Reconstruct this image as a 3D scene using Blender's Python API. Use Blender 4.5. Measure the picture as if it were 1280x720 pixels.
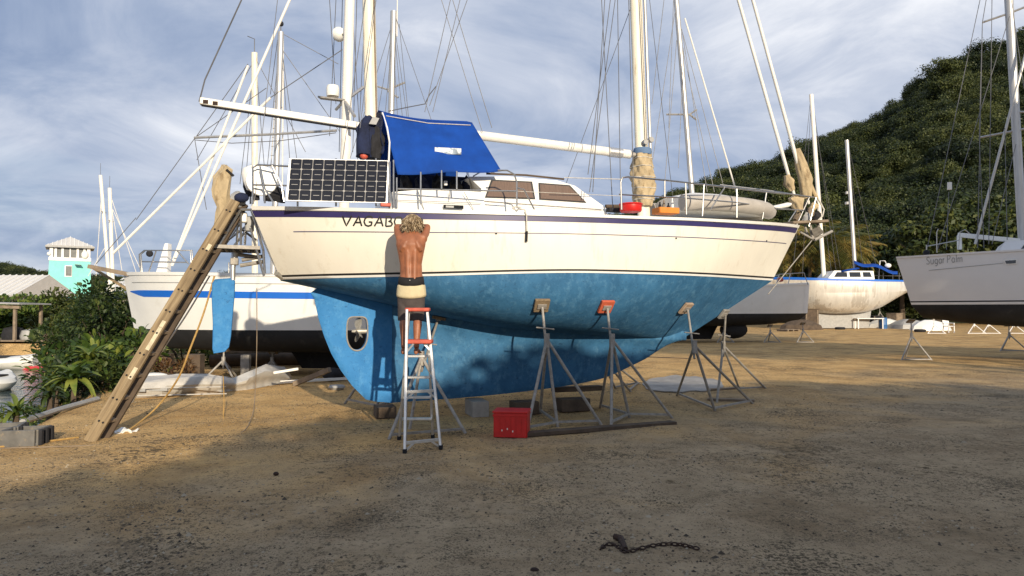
import bpy, bmesh, math, random
import numpy as np
from mathutils import Vector, Matrix, noise as mnoise

random.seed(7)
for o in list(bpy.data.objects):
    bpy.data.objects.remove(o, do_unlink=True)
SC = bpy.context.scene
COL = SC.collection
R = math.radians

# ------------------------------------------------------------------ camera
FPX, HOR, CAMH = 900.0, 386.0, 1.65
PITCH = math.atan((HOR - 360.0) / FPX)
cam_d = bpy.data.cameras.new('camera')
cam = bpy.data.objects.new('camera', cam_d)
COL.objects.link(cam)
cam_d.sensor_width = 36.0
cam_d.lens = FPX / 1280.0 * 36.0
cam_d.clip_start = 0.05
cam_d.clip_end = 3000.0
cam.location = (0, 0, CAMH)
cam.rotation_euler = (R(90) + PITCH, 0, 0)
SC.camera = cam

# ------------------------------------------------------------------ sky, sun, exposure
SUN_EL, SUN_AZ = R(16.5), R(20.0)          # the sun stands behind the camera, 20 degrees to the right
sun_from = Vector((math.sin(SUN_AZ) * math.cos(SUN_EL), -math.cos(SUN_AZ) * math.cos(SUN_EL), math.sin(SUN_EL)))
sd = bpy.data.lights.new('sun', 'SUN')
sun = bpy.data.objects.new('sun', sd)
COL.objects.link(sun)
sd.energy = 4.9
sd.angle = R(0.6)
sd.color = (1.0, 0.86, 0.66)
sun.rotation_euler = sun_from.to_track_quat('Z', 'Y').to_euler()
sun.location = sun_from * 60

w = bpy.data.worlds.new('World')
SC.world = w
w.use_nodes = True
nt = w.node_tree
nt.nodes.clear()
def N(tree, kind, **kw):
    n = tree.nodes.new(kind)
    for k, v in kw.items():
        setattr(n, k, v)
    return n
wo = N(nt, 'ShaderNodeOutputWorld')
bg = N(nt, 'ShaderNodeBackground')
bg.inputs['Strength'].default_value = 0.115
sky = N(nt, 'ShaderNodeTexSky', sky_type='NISHITA')
sky.sun_disc = False
sky.sun_elevation = SUN_EL
# azimuth of the sky's sun, measured clockwise from +Y
sky.sun_rotation = math.atan2(sun_from.x, sun_from.y)
sky.air_density = 1.0
sky.dust_density = 1.2
sky.ozone_density = 1.5
tc = N(nt, 'ShaderNodeTexCoord')
sep = N(nt, 'ShaderNodeSeparateXYZ')
nt.links.new(tc.outputs['Generated'], sep.inputs[0])
zc_ = N(nt, 'ShaderNodeMath', operation='MAXIMUM'); zc_.inputs[1].default_value = 0.0
nt.links.new(sep.outputs['Z'], zc_.inputs[0])
za = N(nt, 'ShaderNodeMath', operation='ADD'); za.inputs[1].default_value = 0.22
nt.links.new(zc_.outputs[0], za.inputs[0])
dx = N(nt, 'ShaderNodeMath', operation='DIVIDE'); dy = N(nt, 'ShaderNodeMath', operation='DIVIDE')
nt.links.new(sep.outputs['X'], dx.inputs[0]); nt.links.new(za.outputs[0], dx.inputs[1])
nt.links.new(sep.outputs['Y'], dy.inputs[0]); nt.links.new(za.outputs[0], dy.inputs[1])
cmb = N(nt, 'ShaderNodeCombineXYZ')
nt.links.new(dx.outputs[0], cmb.inputs['X']); nt.links.new(dy.outputs[0], cmb.inputs['Y'])
def wnoise(scale, detail, rough, dist, off):
    mp = N(nt, 'ShaderNodeMapping'); mp.inputs['Location'].default_value = off
    mp.inputs['Scale'].default_value = (1.0, 1.0, 1.0)
    nt.links.new(cmb.outputs[0], mp.inputs[0])
    t = N(nt, 'ShaderNodeTexNoise'); t.inputs['Scale'].default_value = scale
    t.inputs['Detail'].default_value = detail; t.inputs['Roughness'].default_value = rough
    t.inputs['Distortion'].default_value = dist
    nt.links.new(mp.outputs[0], t.inputs['Vector'])
    return t
def wramp(src, stops):
    r = N(nt, 'ShaderNodeValToRGB')
    el = r.color_ramp.elements
    while len(el) < len(stops): el.new(0.5)
    for e, (p, c) in zip(el, stops):
        e.position = p; e.color = (c[0], c[1], c[2], 1)
    nt.links.new(src, r.inputs[0])
    return r
# tone of the cloud deck: blue-grey bellies, pale thin parts
n1 = wnoise(0.55, 6.0, 0.5, 0.5, (3.1, 1.7, 0))
n2 = wnoise(2.0, 9.0, 0.62, 0.6, (-2.0, 4.4, 0))
mixn = N(nt, 'ShaderNodeMix', data_type='FLOAT'); mixn.inputs[0].default_value = 0.34
nt.links.new(n1.outputs['Fac'], mixn.inputs[2]); nt.links.new(n2.outputs['Fac'], mixn.inputs[3])
deck = wramp(mixn.outputs[0], [(0.38, (1.9, 2.6, 4.1)), (0.46, (3.1, 3.75, 5.1)), (0.54, (4.9, 5.35, 6.35)), (0.64, (8.3, 8.4, 8.7))])
# how much of the deck is closed
n3 = wnoise(0.5, 7.0, 0.55, 0.6, (6.3, -2.2, 0))
cov = wramp(n3.outputs['Fac'], [(0.30, (0.74, 0.74, 0.74)), (0.50, (0.98, 0.98, 0.98))])
mx = N(nt, 'ShaderNodeMix', data_type='RGBA')
nt.links.new(cov.outputs['Color'], mx.inputs[0])
nt.links.new(sky.outputs[0], mx.inputs[6]); nt.links.new(deck.outputs['Color'], mx.inputs[7])
nt.links.new(mx.outputs[2], bg.inputs['Color'])
nt.links.new(bg.outputs[0], wo.inputs[0])

SC.view_settings.view_transform = 'Standard'
SC.view_settings.look = 'None'
SC.view_settings.gamma = 1.0
SC.view_settings.use_curve_mapping = False
SC.view_settings.exposure = 0.1
SC.render.engine = 'CYCLES'

# ------------------------------------------------------------------ helpers
_ct, _st = math.cos(PITCH), math.sin(PITCH)
def ray(px, py):
    cx, cy = (px - 640.0) / FPX, (360.0 - py) / FPX
    return Vector((cx, _ct - cy * _st, _st + cy * _ct))
def P(px, py, d):
    """world point seen at photo pixel (px, py), d metres ahead of the camera"""
    r = ray(px, py)
    return Vector((0, 0, CAMH)) + r * (d / r.y)
def G(px, py, z=0.0):
    """world point on the level z at photo pixel"""
    r = ray(px, py)
    return Vector((0, 0, CAMH)) + r * ((z - CAMH) / r.z)

def spl(xs, ys):
    """smooth interpolation through points (cubic Hermite, limited slopes)"""
    n = len(xs)
    d = [(ys[i + 1] - ys[i]) / (xs[i + 1] - xs[i]) for i in range(n - 1)]
    m = [d[0]] + [0.0 if d[i - 1] * d[i] <= 0 else 2 * d[i - 1] * d[i] / (d[i - 1] + d[i]) for i in range(1, n - 1)] + [d[-1]]
    def f(x):
        if x <= xs[0]: return ys[0] + m[0] * (x - xs[0]) * 0
        if x >= xs[-1]: return ys[-1]
        i = 0
        while x > xs[i + 1]: i += 1
        h = xs[i + 1] - xs[i]; t = (x - xs[i]) / h
        return ((2*t**3 - 3*t*t + 1) * ys[i] + (t**3 - 2*t*t + t) * h * m[i] + (-2*t**3 + 3*t*t) * ys[i + 1] + (t**3 - t*t) * h * m[i + 1])
    return f
def lerp(a, b, t): return a + (b - a) * t

class MB:
    """collects shapes; build() links them as ONE mesh object"""
    def __init__(s): s.v = []; s.f = []; s.m = []; s.mi = 0
    def add(s, vs, fs):
        b = len(s.v); s.v += [tuple(v) for v in vs]; s.f += [tuple(b + i for i in f) for f in fs]; s.m += [s.mi] * len(fs); return s
    def box(s, c, size, rot=None, taper=1.0):
        hx, hy, hz = size[0] / 2, size[1] / 2, size[2] / 2
        vs = [Vector((x * (taper if z > 0 else 1), y * (taper if z > 0 else 1), z)) for z in (-hz, hz) for x, y in ((-hx, -hy), (hx, -hy), (hx, hy), (-hx, hy))]
        if rot is not None: vs = [rot @ v for v in vs]
        c = Vector(c)
        return s.add([v + c for v in vs], [(3, 2, 1, 0), (4, 5, 6, 7), (0, 1, 5, 4), (1, 2, 6, 5), (2, 3, 7, 6), (3, 0, 4, 7)])
    def beam(s, a, b, wd, ht, up=(0, 0, 1)):
        a, b = Vector(a), Vector(b); d = (b - a); L = d.length; d = d.normalized(); up = Vector(up)
        sd_ = d.cross(up)
        if sd_.length < 1e-4: sd_ = d.cross(Vector((1, 0, 0)))
        sd_.normalize(); u = sd_.cross(d)
        m = Matrix((d, sd_, u)).transposed()
        return s.box((a + b) / 2, (L, wd, ht), m)
    def tube(s, pts, r, n=8, caps=True, flat=1.0):
        pts = [Vector(p) for p in pts]; k = len(pts)
        rs = r if isinstance(r, (list, tuple)) else [r] * k
        rings = []; prev = None
        for i, p in enumerate(pts):
            t = (pts[min(i + 1, k - 1)] - pts[max(i - 1, 0)])
            t = t.normalized() if t.length > 1e-9 else Vector((0, 0, 1))
            if prev is None:
                a = Vector((0, 0, 1)) if abs(t.z) < 0.9 else Vector((1, 0, 0))
                u = t.cross(a).normalized()
            else:
                u = prev - t * prev.dot(t)
                u = u.normalized() if u.length > 1e-6 else t.orthogonal().normalized()
            prev = u; v = t.cross(u)
            rings.append([p + (u * math.cos(q) + v * math.sin(q) * flat) * rs[i] for q in (2 * math.pi * j / n for j in range(n))])
        vs = [q for ring in rings for q in ring]
        fs = [(i * n + j, i * n + (j + 1) % n, (i + 1) * n + (j + 1) % n, (i + 1) * n + j) for i in range(k - 1) for j in range(n)]
        if caps:
            fs.append(tuple(range(n - 1, -1, -1))); fs.append(tuple((k - 1) * n + j for j in range(n)))
        return s.add(vs, fs)
    def grid(s, rows, closed=False):
        nr, nc = len(rows), len(rows[0])
        fs = [(i * nc + j, i * nc + (j + 1) % nc, (i + 1) * nc + (j + 1) % nc, (i + 1) * nc + j) for i in range(nr - 1) for j in range(nc if closed else nc - 1)]
        return s.add([p for r_ in rows for p in r_], fs)
    def loft(s, rings, caps=True):
        n = len(rings[0]); s.grid(rings, closed=True)
        if caps:
            s.add(rings[0], [tuple(range(n - 1, -1, -1))]); s.add(rings[-1], [tuple(range(n))])
        return s
    def prism(s, poly, d):
        """poly: list of 3-D points in a plane, d: extrusion vector"""
        d = Vector(d); n = len(poly); poly = [Vector(p) for p in poly]
        vs = poly + [p + d for p in poly]
        return s.add(vs, [tuple(range(n - 1, -1, -1)), tuple(range(n, 2 * n))] + [(i, (i + 1) % n, n + (i + 1) % n, n + i) for i in range(n)])
    def lathe(s, prof, c=(0, 0, 0), n=16, rot=None, caps=True):
        c = Vector(c); rings = []
        for r_, z in prof:
            ring = [Vector((r_ * math.cos(2 * math.pi * j / n), r_ * math.sin(2 * math.pi * j / n), z)) for j in range(n)]
            if rot is not None: ring = [rot @ q for q in ring]
            rings.append([q + c for q in ring])
        return s.loft(rings, caps)
    def ball(s, c, rad, n=10, k=7, rot=None):
        rx, ry, rz = rad if isinstance(rad, (list, tuple)) else (rad, rad, rad); c = Vector(c); rings = []
        for i in range(k + 1):
            a = math.pi * (i / k) * 0.98 + 0.01 * math.pi
            ring = [Vector((rx * math.sin(a) * math.cos(2 * math.pi * j / n), ry * math.sin(a) * math.sin(2 * math.pi * j / n), -rz * math.cos(a))) for j in range(n)]
            if rot is not None: ring = [rot @ q for q in ring]
            rings.append([q + c for q in ring])
        return s.loft(rings, True)
    def mesh(s, name, mats, smooth=True, angle=38, recalc=True):
        me = bpy.data.meshes.new(name)
        me.from_pydata(s.v, [], s.f)
        if recalc:
            bm = bmesh.new(); bm.from_mesh(me); bmesh.ops.recalc_face_normals(bm, faces=bm.faces); bm.to_mesh(me); bm.free()
        for m_ in (mats if isinstance(mats, (list, tuple)) else [mats]):
            me.materials.append(m_)
        if any(s.m): me.polygons.foreach_set('material_index', s.m)
        if smooth:
            me.polygons.foreach_set('use_smooth', [True] * len(me.polygons))
            me.set_sharp_from_angle(angle=R(angle))
        me.update()
        return me
    def build(s, name, mats, parent=None, smooth=True, angle=38, bevel=0.0, recalc=True, loc=None):
        o = bpy.data.objects.new(name, s.mesh(name, mats, smooth, angle, recalc))
        COL.objects.link(o)
        if parent is not None: o.parent = parent
        if loc is not None: o.location = loc
        if bevel > 0:
            b = o.modifiers.new('bevel', 'BEVEL'); b.width = bevel; b.segments = 2; b.limit_method = 'ANGLE'; b.angle_limit = R(40)
        return o

def tag(o, label, cat, group=None):
    o['label'] = label; o['category'] = cat
    if group: o['group'] = group
    return o
def struct(o):
    o['kind'] = 'structure'; return o
def thing(name, label, cat, loc=(0, 0, 0), rotz=0.0, group=None):
    o = bpy.data.objects.new(name, None); COL.objects.link(o)
    o.empty_display_size = 0.2
    o.location = loc; o.rotation_euler = (0, 0, rotz)
    return tag(o, label, cat, group)
def inst(me, name, parent=None, loc=(0, 0, 0), rot=(0, 0, 0), scl=(1, 1, 1)):
    o = bpy.data.objects.new(name, me); COL.objects.link(o); o.parent = parent
    o.location = loc; o.rotation_euler = rot; o.scale = scl
    return o

def beam_obj(name, a, b, wd, ht, up, m_, parent=None, bevel=0.0):
    """timber along its own x axis, so the grain runs with it"""
    a, b = Vector(a), Vector(b); d = (b - a); L_ = d.length; d = d.normalized(); sd_ = d.cross(Vector(up)).normalized(); u = d.cross(sd_)
    o = MB().box((0, 0, 0), (L_, wd, ht)).build(name, m_, parent, bevel=bevel)
    m = Matrix((d, sd_, u)).transposed(); o.location = (a + b) / 2; o.rotation_euler = m.to_euler()
    return o
# ------------------------------------------------------------------ materials
MATS = {}
def mat(name, col, rough=0.55, metal=0.0, var=0.12, scale=4.0, bump=0.0, bscale=60.0, col2=None, stretch=(1, 1, 1), spec=0.5, wear=None, wear_shade_scale=9.0, wear_shade_t=(0.56, 0.66), world=False, trans=0.0):
    m = bpy.data.materials.new(name); m.use_nodes = True
    t = m.node_tree; b = t.nodes['Principled BSDF']
    b.inputs['Roughness'].default_value = rough; b.inputs['Metallic'].default_value = metal
    b.inputs['Specular IOR Level'].default_value = spec
    if trans: b.inputs['Transmission Weight'].default_value = trans
    c = N(t, 'ShaderNodeTexCoord')
    src = c.outputs['Object']
    if world:
        g = N(t, 'ShaderNodeNewGeometry'); src = g.outputs['Position']
    mp = N(t, 'ShaderNodeMapping'); mp.inputs['Scale'].default_value = stretch
    t.links.new(src, mp.inputs[0])
    n = N(t, 'ShaderNodeTexNoise'); n.inputs['Scale'].default_value = scale; n.inputs['Detail'].default_value = 7; n.inputs['Roughness'].default_value = 0.62
    t.links.new(mp.outputs[0], n.inputs['Vector'])
    rp = N(t, 'ShaderNodeValToRGB')
    a_ = [x * (1 - var) for x in col]; b_ = [min(1, x * (1 + var)) for x in (col2 or col)]
    if col2: a_ = list(col)
    rp.color_ramp.elements[0].position = 0.32; rp.color_ramp.elements[1].position = 0.68
    rp.color_ramp.elements[0].color = (*a_, 1); rp.color_ramp.elements[1].color = (*b_, 1)
    t.links.new(n.outputs['Fac'], rp.inputs[0])
    out = rp.outputs['Color']
    if wear:
        n2 = N(t, 'ShaderNodeTexNoise'); n2.inputs['Scale'].default_value = wear_shade_scale; n2.inputs['Detail'].default_value = 9; n2.inputs['Roughness'].default_value = 0.7
        t.links.new(mp.outputs[0], n2.inputs['Vector'])
        r2 = N(t, 'ShaderNodeValToRGB'); r2.color_ramp.elements[0].position = wear_shade_t[0]; r2.color_ramp.elements[1].position = wear_shade_t[1]
        t.links.new(n2.outputs['Fac'], r2.inputs[0])
        mxx = N(t, 'ShaderNodeMix', data_type='RGBA'); mxx.inputs[7].default_value = (*wear, 1)
        t.links.new(r2.outputs['Color'], mxx.inputs[0]); t.links.new(out, mxx.inputs[6]); out = mxx.outputs[2]
    t.links.new(out, b.inputs['Base Color'])
    if bump:
        n3 = N(t, 'ShaderNodeTexNoise'); n3.inputs['Scale'].default_value = bscale; n3.inputs['Detail'].default_value = 6
        t.links.new(mp.outputs[0], n3.inputs['Vector'])
        bp = N(t, 'ShaderNodeBump'); bp.inputs['Strength'].default_value = bump; bp.inputs['Distance'].default_value = 0.02
        t.links.new(n3.outputs['Fac'], bp.inputs['Height']); t.links.new(bp.outputs[0], b.inputs['Normal'])
    MATS[name] = m
    return m

M_gel = mat('gelcoat_cream', (0.80, 0.765, 0.67), 0.32, var=0.035, scale=1.2, stretch=(3.5, 3.5, 0.45), bump=0.02, bscale=2.0, wear=(0.58, 0.51, 0.39), wear_shade_scale=2.2, wear_shade_t=(0.55, 0.86))
M_gelw = mat('gelcoat_white', (0.78, 0.77, 0.73), 0.35, var=0.04, scale=2.0, wear=(0.62, 0.58, 0.5), wear_shade_scale=3, wear_shade_t=(0.6, 0.85))
def antifoul(name, c1, c2, c3, c4):
    m = mat(name, c1, 0.75, var=0.05, scale=2.6, col2=c2, stretch=(1.3, 1.3, 1.0), bump=0.25, bscale=14, wear=c3, wear_shade_scale=7.0, wear_shade_t=(0.50, 0.70), spec=0.25)
    t = m.node_tree; b = t.nodes['Principled BSDF']; old = b.inputs['Base Color'].links[0].from_socket
    c = N(t, 'ShaderNodeTexCoord'); mp = N(t, 'ShaderNodeMapping'); mp.inputs['Scale'].default_value = (2.6, 2.6, 3.6); mp.inputs['Rotation'].default_value = (0.15, 0.25, 0)
    t.links.new(c.outputs['Object'], mp.inputs[0])
    v = N(t, 'ShaderNodeTexNoise'); v.inputs['Scale'].default_value = 7.5; v.inputs['Detail'].default_value = 12; v.inputs['Roughness'].default_value = 0.75; v.inputs['Distortion'].default_value = 0.8
    t.links.new(mp.outputs[0], v.inputs['Vector'])
    r = N(t, 'ShaderNodeValToRGB'); r.color_ramp.elements[0].position = 0.56; r.color_ramp.elements[1].position = 0.70
    t.links.new(v.outputs['Fac'], r.inputs[0])
    x = N(t, 'ShaderNodeMix', data_type='RGBA'); x.inputs[7].default_value = (*c4, 1)
    t.links.new(r.outputs['Color'], x.inputs[0]); t.links.new(old, x.inputs[6]); t.links.new(x.outputs[2], b.inputs['Base Color'])
    return m
M_anti = antifoul('antifouling_blue', (0.026, 0.105, 0.215), (0.042, 0.150, 0.29), (0.078, 0.205, 0.345), (0.016, 0.045, 0.10))
M_anti_lit = antifoul('antifouling_blue_lit', (0.034, 0.180, 0.43), (0.046, 0.215, 0.48), (0.075, 0.265, 0.53), (0.016, 0.07, 0.18))  # brighter copy of the antifouling blue, sunlight on the rudder put into the colour
M_navy = mat('navy_stripe', (0.03, 0.025, 0.11), 0.4, var=0.2, scale=3)
M_black = mat('black_paint', (0.012, 0.012, 0.014), 0.5, var=0.3)
M_blackb = mat('black_bottom', (0.012, 0.012, 0.013), 0.75, var=0.4, scale=2, wear=(0.03, 0.028, 0.026), wear_shade_scale=3)
M_white = mat('white_paint', (0.78, 0.77, 0.74), 0.4, var=0.05)
M_steel = mat('stainless', (0.46, 0.45, 0.43), 0.34, 1.0, var=0.15, scale=20)
M_alu = mat('aluminium', (0.66, 0.66, 0.65), 0.42, 0.85, var=0.12, scale=12, bump=0.05)
M_galv = mat('galvanised_steel', (0.33, 0.31, 0.28), 0.65, 0.3, var=0.25, scale=14, wear=(0.20, 0.12, 0.07), wear_shade_scale=16, wear_shade_t=(0.58, 0.72))
M_mast = mat('mast_cream', (0.75, 0.70, 0.57), 0.42, var=0.10, scale=3, stretch=(4, 4, 0.4), wear=(0.52, 0.43, 0.28), wear_shade_scale=4)
M_mastw = mat('mast_white', (0.76, 0.73, 0.66), 0.42, var=0.08, scale=3, stretch=(4, 4, 0.4))
M_mastg = mat('mast_grey_alloy', (0.50, 0.49, 0.47), 0.4, 0.6, var=0.12, scale=3, stretch=(4, 4, 0.4))
M_wire = mat('rigging_wire', (0.13, 0.13, 0.135), 0.5, 0.3, var=0.2)
M_wirel = mat('light_rope', (0.55, 0.52, 0.46), 0.8, var=0.2, scale=30)
M_canvas = mat('beige_canvas', (0.42, 0.33, 0.20), 0.9, var=0.25, scale=5, stretch=(1, 1, .5), bump=1.0, bscale=11, wear=(0.25, 0.18, 0.10), wear_shade_scale=6)
M_blue = mat('royal_blue_canvas', (0.004, 0.052, 0.29), 0.8, var=0.18, scale=3, bump=0.35, bscale=5, spec=0.25)
M_navyc = mat('navy_cloth', (0.008, 0.014, 0.045), 0.9, var=0.4, scale=6, bump=0.3, bscale=10)
M_dark = mat('dark_cloth', (0.015, 0.015, 0.018), 0.9, var=0.4, scale=8)  # near-black tone for cloth, rubber and small fittings
M_glass = mat('dark_glass', (0.02, 0.022, 0.025), 0.06, var=0.2, spec=0.8)
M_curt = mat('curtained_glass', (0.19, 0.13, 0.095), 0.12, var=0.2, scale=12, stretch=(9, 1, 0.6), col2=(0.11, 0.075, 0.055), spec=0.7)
M_cell = mat('solar_cell', (0.010, 0.010, 0.014), 0.12, var=0.3, scale=9, spec=0.6)
M_wood = mat('weathered_timber', (0.13, 0.09, 0.05), 0.85, var=0.1, scale=4, col2=(0.29, 0.215, 0.12), stretch=(0.35, 5, 5), bump=0.5, bscale=12, wear=(0.40, 0.32, 0.2), wear_shade_scale=5, wear_shade_t=(0.55, 0.75))
M_woodd = mat('dark_timber', (0.085, 0.06, 0.04), 0.9, var=0.35, scale=4, bump=0.5, bscale=25)
M_woodg = mat('grey_timber', (0.22, 0.17, 0.12), 0.9, var=0.3, scale=5, bump=0.4, bscale=25)
M_red = mat('red_plastic', (0.56, 0.015, 0.012), 0.42, var=0.12, scale=8)
M_redp = mat('faded_red_plastic', (0.48, 0.085, 0.05), 0.55, var=0.2, scale=12)
M_orange = mat('orange_plastic', (0.62, 0.20, 0.015), 0.5, var=0.12, scale=8)
M_skin = mat('tanned_skin', (0.29, 0.108, 0.050), 0.5, var=0.24, scale=7, bump=0.12, bscale=50)
M_hair = mat('sun_bleached_hair', (0.16, 0.11, 0.06), 0.65, var=0.4, scale=40)
M_hairl = mat('pale_hair', (0.36, 0.28, 0.18), 0.65, var=0.3, scale=40)
M_short = mat('charcoal_shorts', (0.062, 0.050, 0.047), 0.85, var=0.25, scale=9, bump=0.4, bscale=15)
M_yoke = mat('cream_band', (0.55, 0.47, 0.29), 0.85, var=0.1, scale=9, bump=0.4, bscale=15)
M_waist = mat('black_waistband', (0.010, 0.009, 0.010), 0.85, var=0.2)
M_yel = mat('yellow_rope', (0.40, 0.25, 0.08), 0.85, var=0.25, scale=25)
M_brz = mat('bronze_prop', (0.42, 0.40, 0.35), 0.45, 0.4, var=0.2, scale=20)
M_conc = mat('concrete', (0.30, 0.28, 0.25), 0.9, var=0.2, scale=6, bump=0.4, bscale=40)
M_grey = mat('grey_plastic', (0.33, 0.33, 0.32), 0.55, var=0.15, scale=6)
M_wrap = mat('grey_plastic_sheet', (0.46, 0.44, 0.40), 0.38, var=0.18, scale=4, bump=0.5, bscale=7)
M_rust = mat('rusty_iron', (0.035, 0.018, 0.012), 0.85, var=0.5, scale=30, bump=0.4, bscale=50)
M_turq = mat('turquoise_render', (0.23, 0.66, 0.58), 0.8, var=0.06, scale=2)
M_roof = mat('pale_metal_roof', (0.60, 0.58, 0.54), 0.5, var=0.08, scale=1.5)
M_radome = mat('radome_white', (0.78, 0.77, 0.72), 0.35, var=0.04)
M_blus = mat('stripe_blue', (0.012, 0.13, 0.55), 0.4, var=0.05)
M_inf = mat('inflatable_grey', (0.40, 0.37, 0.33), 0.6, var=0.12, scale=5, bump=0.2, bscale=6)
# ------------------------------------------------------------------ ground, water, hill
def bank_x(y):
    return bank_f(y)
bank_f = spl([-60, 4, 9, 13, 17, 22, 28, 33, 36, 300], [-9.5, -7.6, -6.75, -7.9, -10.0, -11.5, -12.5, -16, -80, -80])
def ground_h(x, y):
    h = 0.035 * mnoise.noise(Vector((x * 0.35, y * 0.35, 0.3))) + 0.012 * mnoise.noise(Vector((x * 1.7, y * 1.7, 5.3)))
    if y < 9: h += 0.008 * mnoise.noise(Vector((x * 5.0, y * 5.0, 1.3)))
    e = (bank_x(y) - x)
    if e > -0.6:
        k = min(1.0, max(0.0, (e + 0.3) / 2.2)); k = k * k * (3 - 2 * k)
        h -= 1.6 * k
    return h
def graded(a, b, c0, c1, fine, grow, hi):
    out = [c0]; s = fine
    while out[-1] < c1: out.append(out[-1] + fine)
    s = fine
    while out[-1] < b: s = min(s * grow, hi); out.append(out[-1] + s)
    left = [c0]; s = fine
    while left[-1] > a: s = min(s * grow, hi); left.append(left[-1] - s)
    return left[::-1][:-1] + out
gx = graded(-420, 520, -9, 9, 0.14, 1.12, 22)
gy = graded(-90, 620, 3.5, 15, 0.12, 1.07, 22)
rows = [[(x, y, ground_h(x, y)) for x in gx] for y in gy]
gm = bpy.data.materials.new('gravel_ground'); gm.use_nodes = True
t = gm.node_tree; b = t.nodes['Principled BSDF']; b.inputs['Roughness'].default_value = 0.95; b.inputs['Specular IOR Level'].default_value = 0.15
geo = N(t, 'ShaderNodeNewGeometry')
def gn(scale, detail=8, rough=0.6, dist=0.0, st=(1, 1, 1)):
    mp = N(t, 'ShaderNodeMapping'); mp.inputs['Scale'].default_value = st
    t.links.new(geo.outputs['Position'], mp.inputs[0])
    n = N(t, 'ShaderNodeTexNoise'); n.inputs['Scale'].default_value = scale; n.inputs['Detail'].default_value = detail
    n.inputs['Roughness'].default_value = rough; n.inputs['Distortion'].default_value = dist
    t.links.new(mp.outputs[0], n.inputs['Vector']); return n
def gr(src, p0, p1, c0=(0, 0, 0), c1=(1, 1, 1)):
    r = N(t, 'ShaderNodeValToRGB'); r.color_ramp.elements[0].position = p0; r.color_ramp.elements[1].position = p1
    r.color_ramp.elements[0].color = (*c0, 1); r.color_ramp.elements[1].color = (*c1, 1)
    t.links.new(src, r.inputs[0]); return r.outputs['Color']
def gmix(f, a_, b_, blend='MIX'):
    x = N(t, 'ShaderNodeMix', data_type='RGBA'); x.blend_type = blend
    for s_, i in ((f, 0), (a_, 6), (b_, 7)):
        if isinstance(s_, (tuple, float)): x.inputs[i].default_value = s_ if isinstance(s_, float) else (*s_, 1)
        else: t.links.new(s_, x.inputs[i])
    return x.outputs[2]
sand = gr(gn(0.9, 9, 0.65, 0.3).outputs['Fac'], 0.3, 0.7, (0.54, 0.33, 0.125), (0.74, 0.49, 0.215))
grav = gr(gn(2.2, 9, 0.7).outputs['Fac'], 0.3, 0.7, (0.27, 0.205, 0.125), (0.46, 0.355, 0.225))
# the foreground is grey gravel, the left and the far yard are yellower sand
sepg = N(t, 'ShaderNodeSeparateXYZ'); t.links.new(geo.outputs['Position'], sepg.inputs[0])
mm = N(t, 'ShaderNodeMath', operation='MULTIPLY_ADD'); mm.inputs[1].default_value = 0.075; mm.inputs[2].default_value = -0.22
t.links.new(sepg.outputs['Y'], mm.inputs[0])
m2 = N(t, 'ShaderNodeMath', operation='MULTIPLY_ADD'); m2.inputs[1].default_value = -0.055
t.links.new(sepg.outputs['X'], m2.inputs[0]); t.links.new(mm.outputs[0], m2.inputs[2])
m3 = N(t, 'ShaderNodeMath', operation='MULTIPLY_ADD'); m3.inputs[1].default_value = 1.2; m3.inputs[2].default_value = -0.6
t.links.new(gn(0.45, 7, 0.6, 0.6).outputs['Fac'], m3.inputs[0])
m4 = N(t, 'ShaderNodeMath', operation='ADD'); t.links.new(m2.outputs[0], m4.inputs[0]); t.links.new(m3.outputs[0], m4.inputs[1])
base = gmix(gr(m4.outputs[0], 0.25, 0.75), grav, sand)
# dark trampled leaf litter and oily patches
lit = gmix(gr(gn(0.55, 8, 0.72, 0.8).outputs['Fac'], 0.48, 0.70), (1.0, 1.0, 1.0), (0.66, 0.61, 0.56))
base = gmix(1.0, base, lit, 'MULTIPLY')
def flecks(base_, fine, low, amount, thr, col, low_off=0.5):
    # fine dark scraps whose density follows a broad pattern
    f_ = N(t, 'ShaderNodeMath', operation='MULTIPLY_ADD'); f_.inputs[1].default_value = amount
    sb_ = N(t, 'ShaderNodeMath', operation='SUBTRACT'); sb_.inputs[1].default_value = low_off
    t.links.new(low, sb_.inputs[0]); t.links.new(sb_.outputs[0], f_.inputs[0]); t.links.new(fine, f_.inputs[2])
    return gmix(gr(f_.outputs[0], thr, thr + 0.06), base_, col)
base = flecks(base, gn(34, 3, 0.75, 0.4, (1, 0.75, 1)).outputs['Fac'], gn(0.7, 6, 0.65, 0.6).outputs['Fac'], 0.75, 0.60, (0.095, 0.074, 0.046))
base = flecks(base, gn(70, 2, 0.7).outputs['Fac'], gn(1.4, 6, 0.65, 0.4).outputs['Fac'], 0.6, 0.60, (0.10, 0.078, 0.05))
base = flecks(base, gn(11, 5, 0.8, 0.6).outputs['Fac'], gn(0.4, 6, 0.65, 0.6).outputs['Fac'], 0.9, 0.64, (0.12, 0.088, 0.05))
spk = gr(gn(15, 6, 0.8, 0, (1, 0.7, 1)).outputs['Fac'], 0.53, 0.63)
spk2 = N(t, 'ShaderNodeMath', operation='MULTIPLY'); t.links.new(spk, spk2.inputs[0]); t.links.new(gr(gn(1.1, 6, 0.6, 0.5).outputs['Fac'], 0.34, 0.60), spk2.inputs[1])
base = gmix(spk2.outputs[0], base, (0.055, 0.045, 0.032))
lsp = gr(gn(38, 3, 0.6).outputs['Fac'], 0.66, 0.74)
base = gmix(lsp, base, (0.40, 0.33, 0.23))
t.links.new(base, b.inputs['Base Color'])
hs = N(t, 'ShaderNodeMath', operation='ADD')
vor = N(t, 'ShaderNodeTexVoronoi'); vor.inputs['Scale'].default_value = 30.0
t.links.new(geo.outputs['Position'], vor.inputs['Vector'])
t.links.new(gn(16, 9, 0.75).outputs['Fac'], hs.inputs[0])
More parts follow.
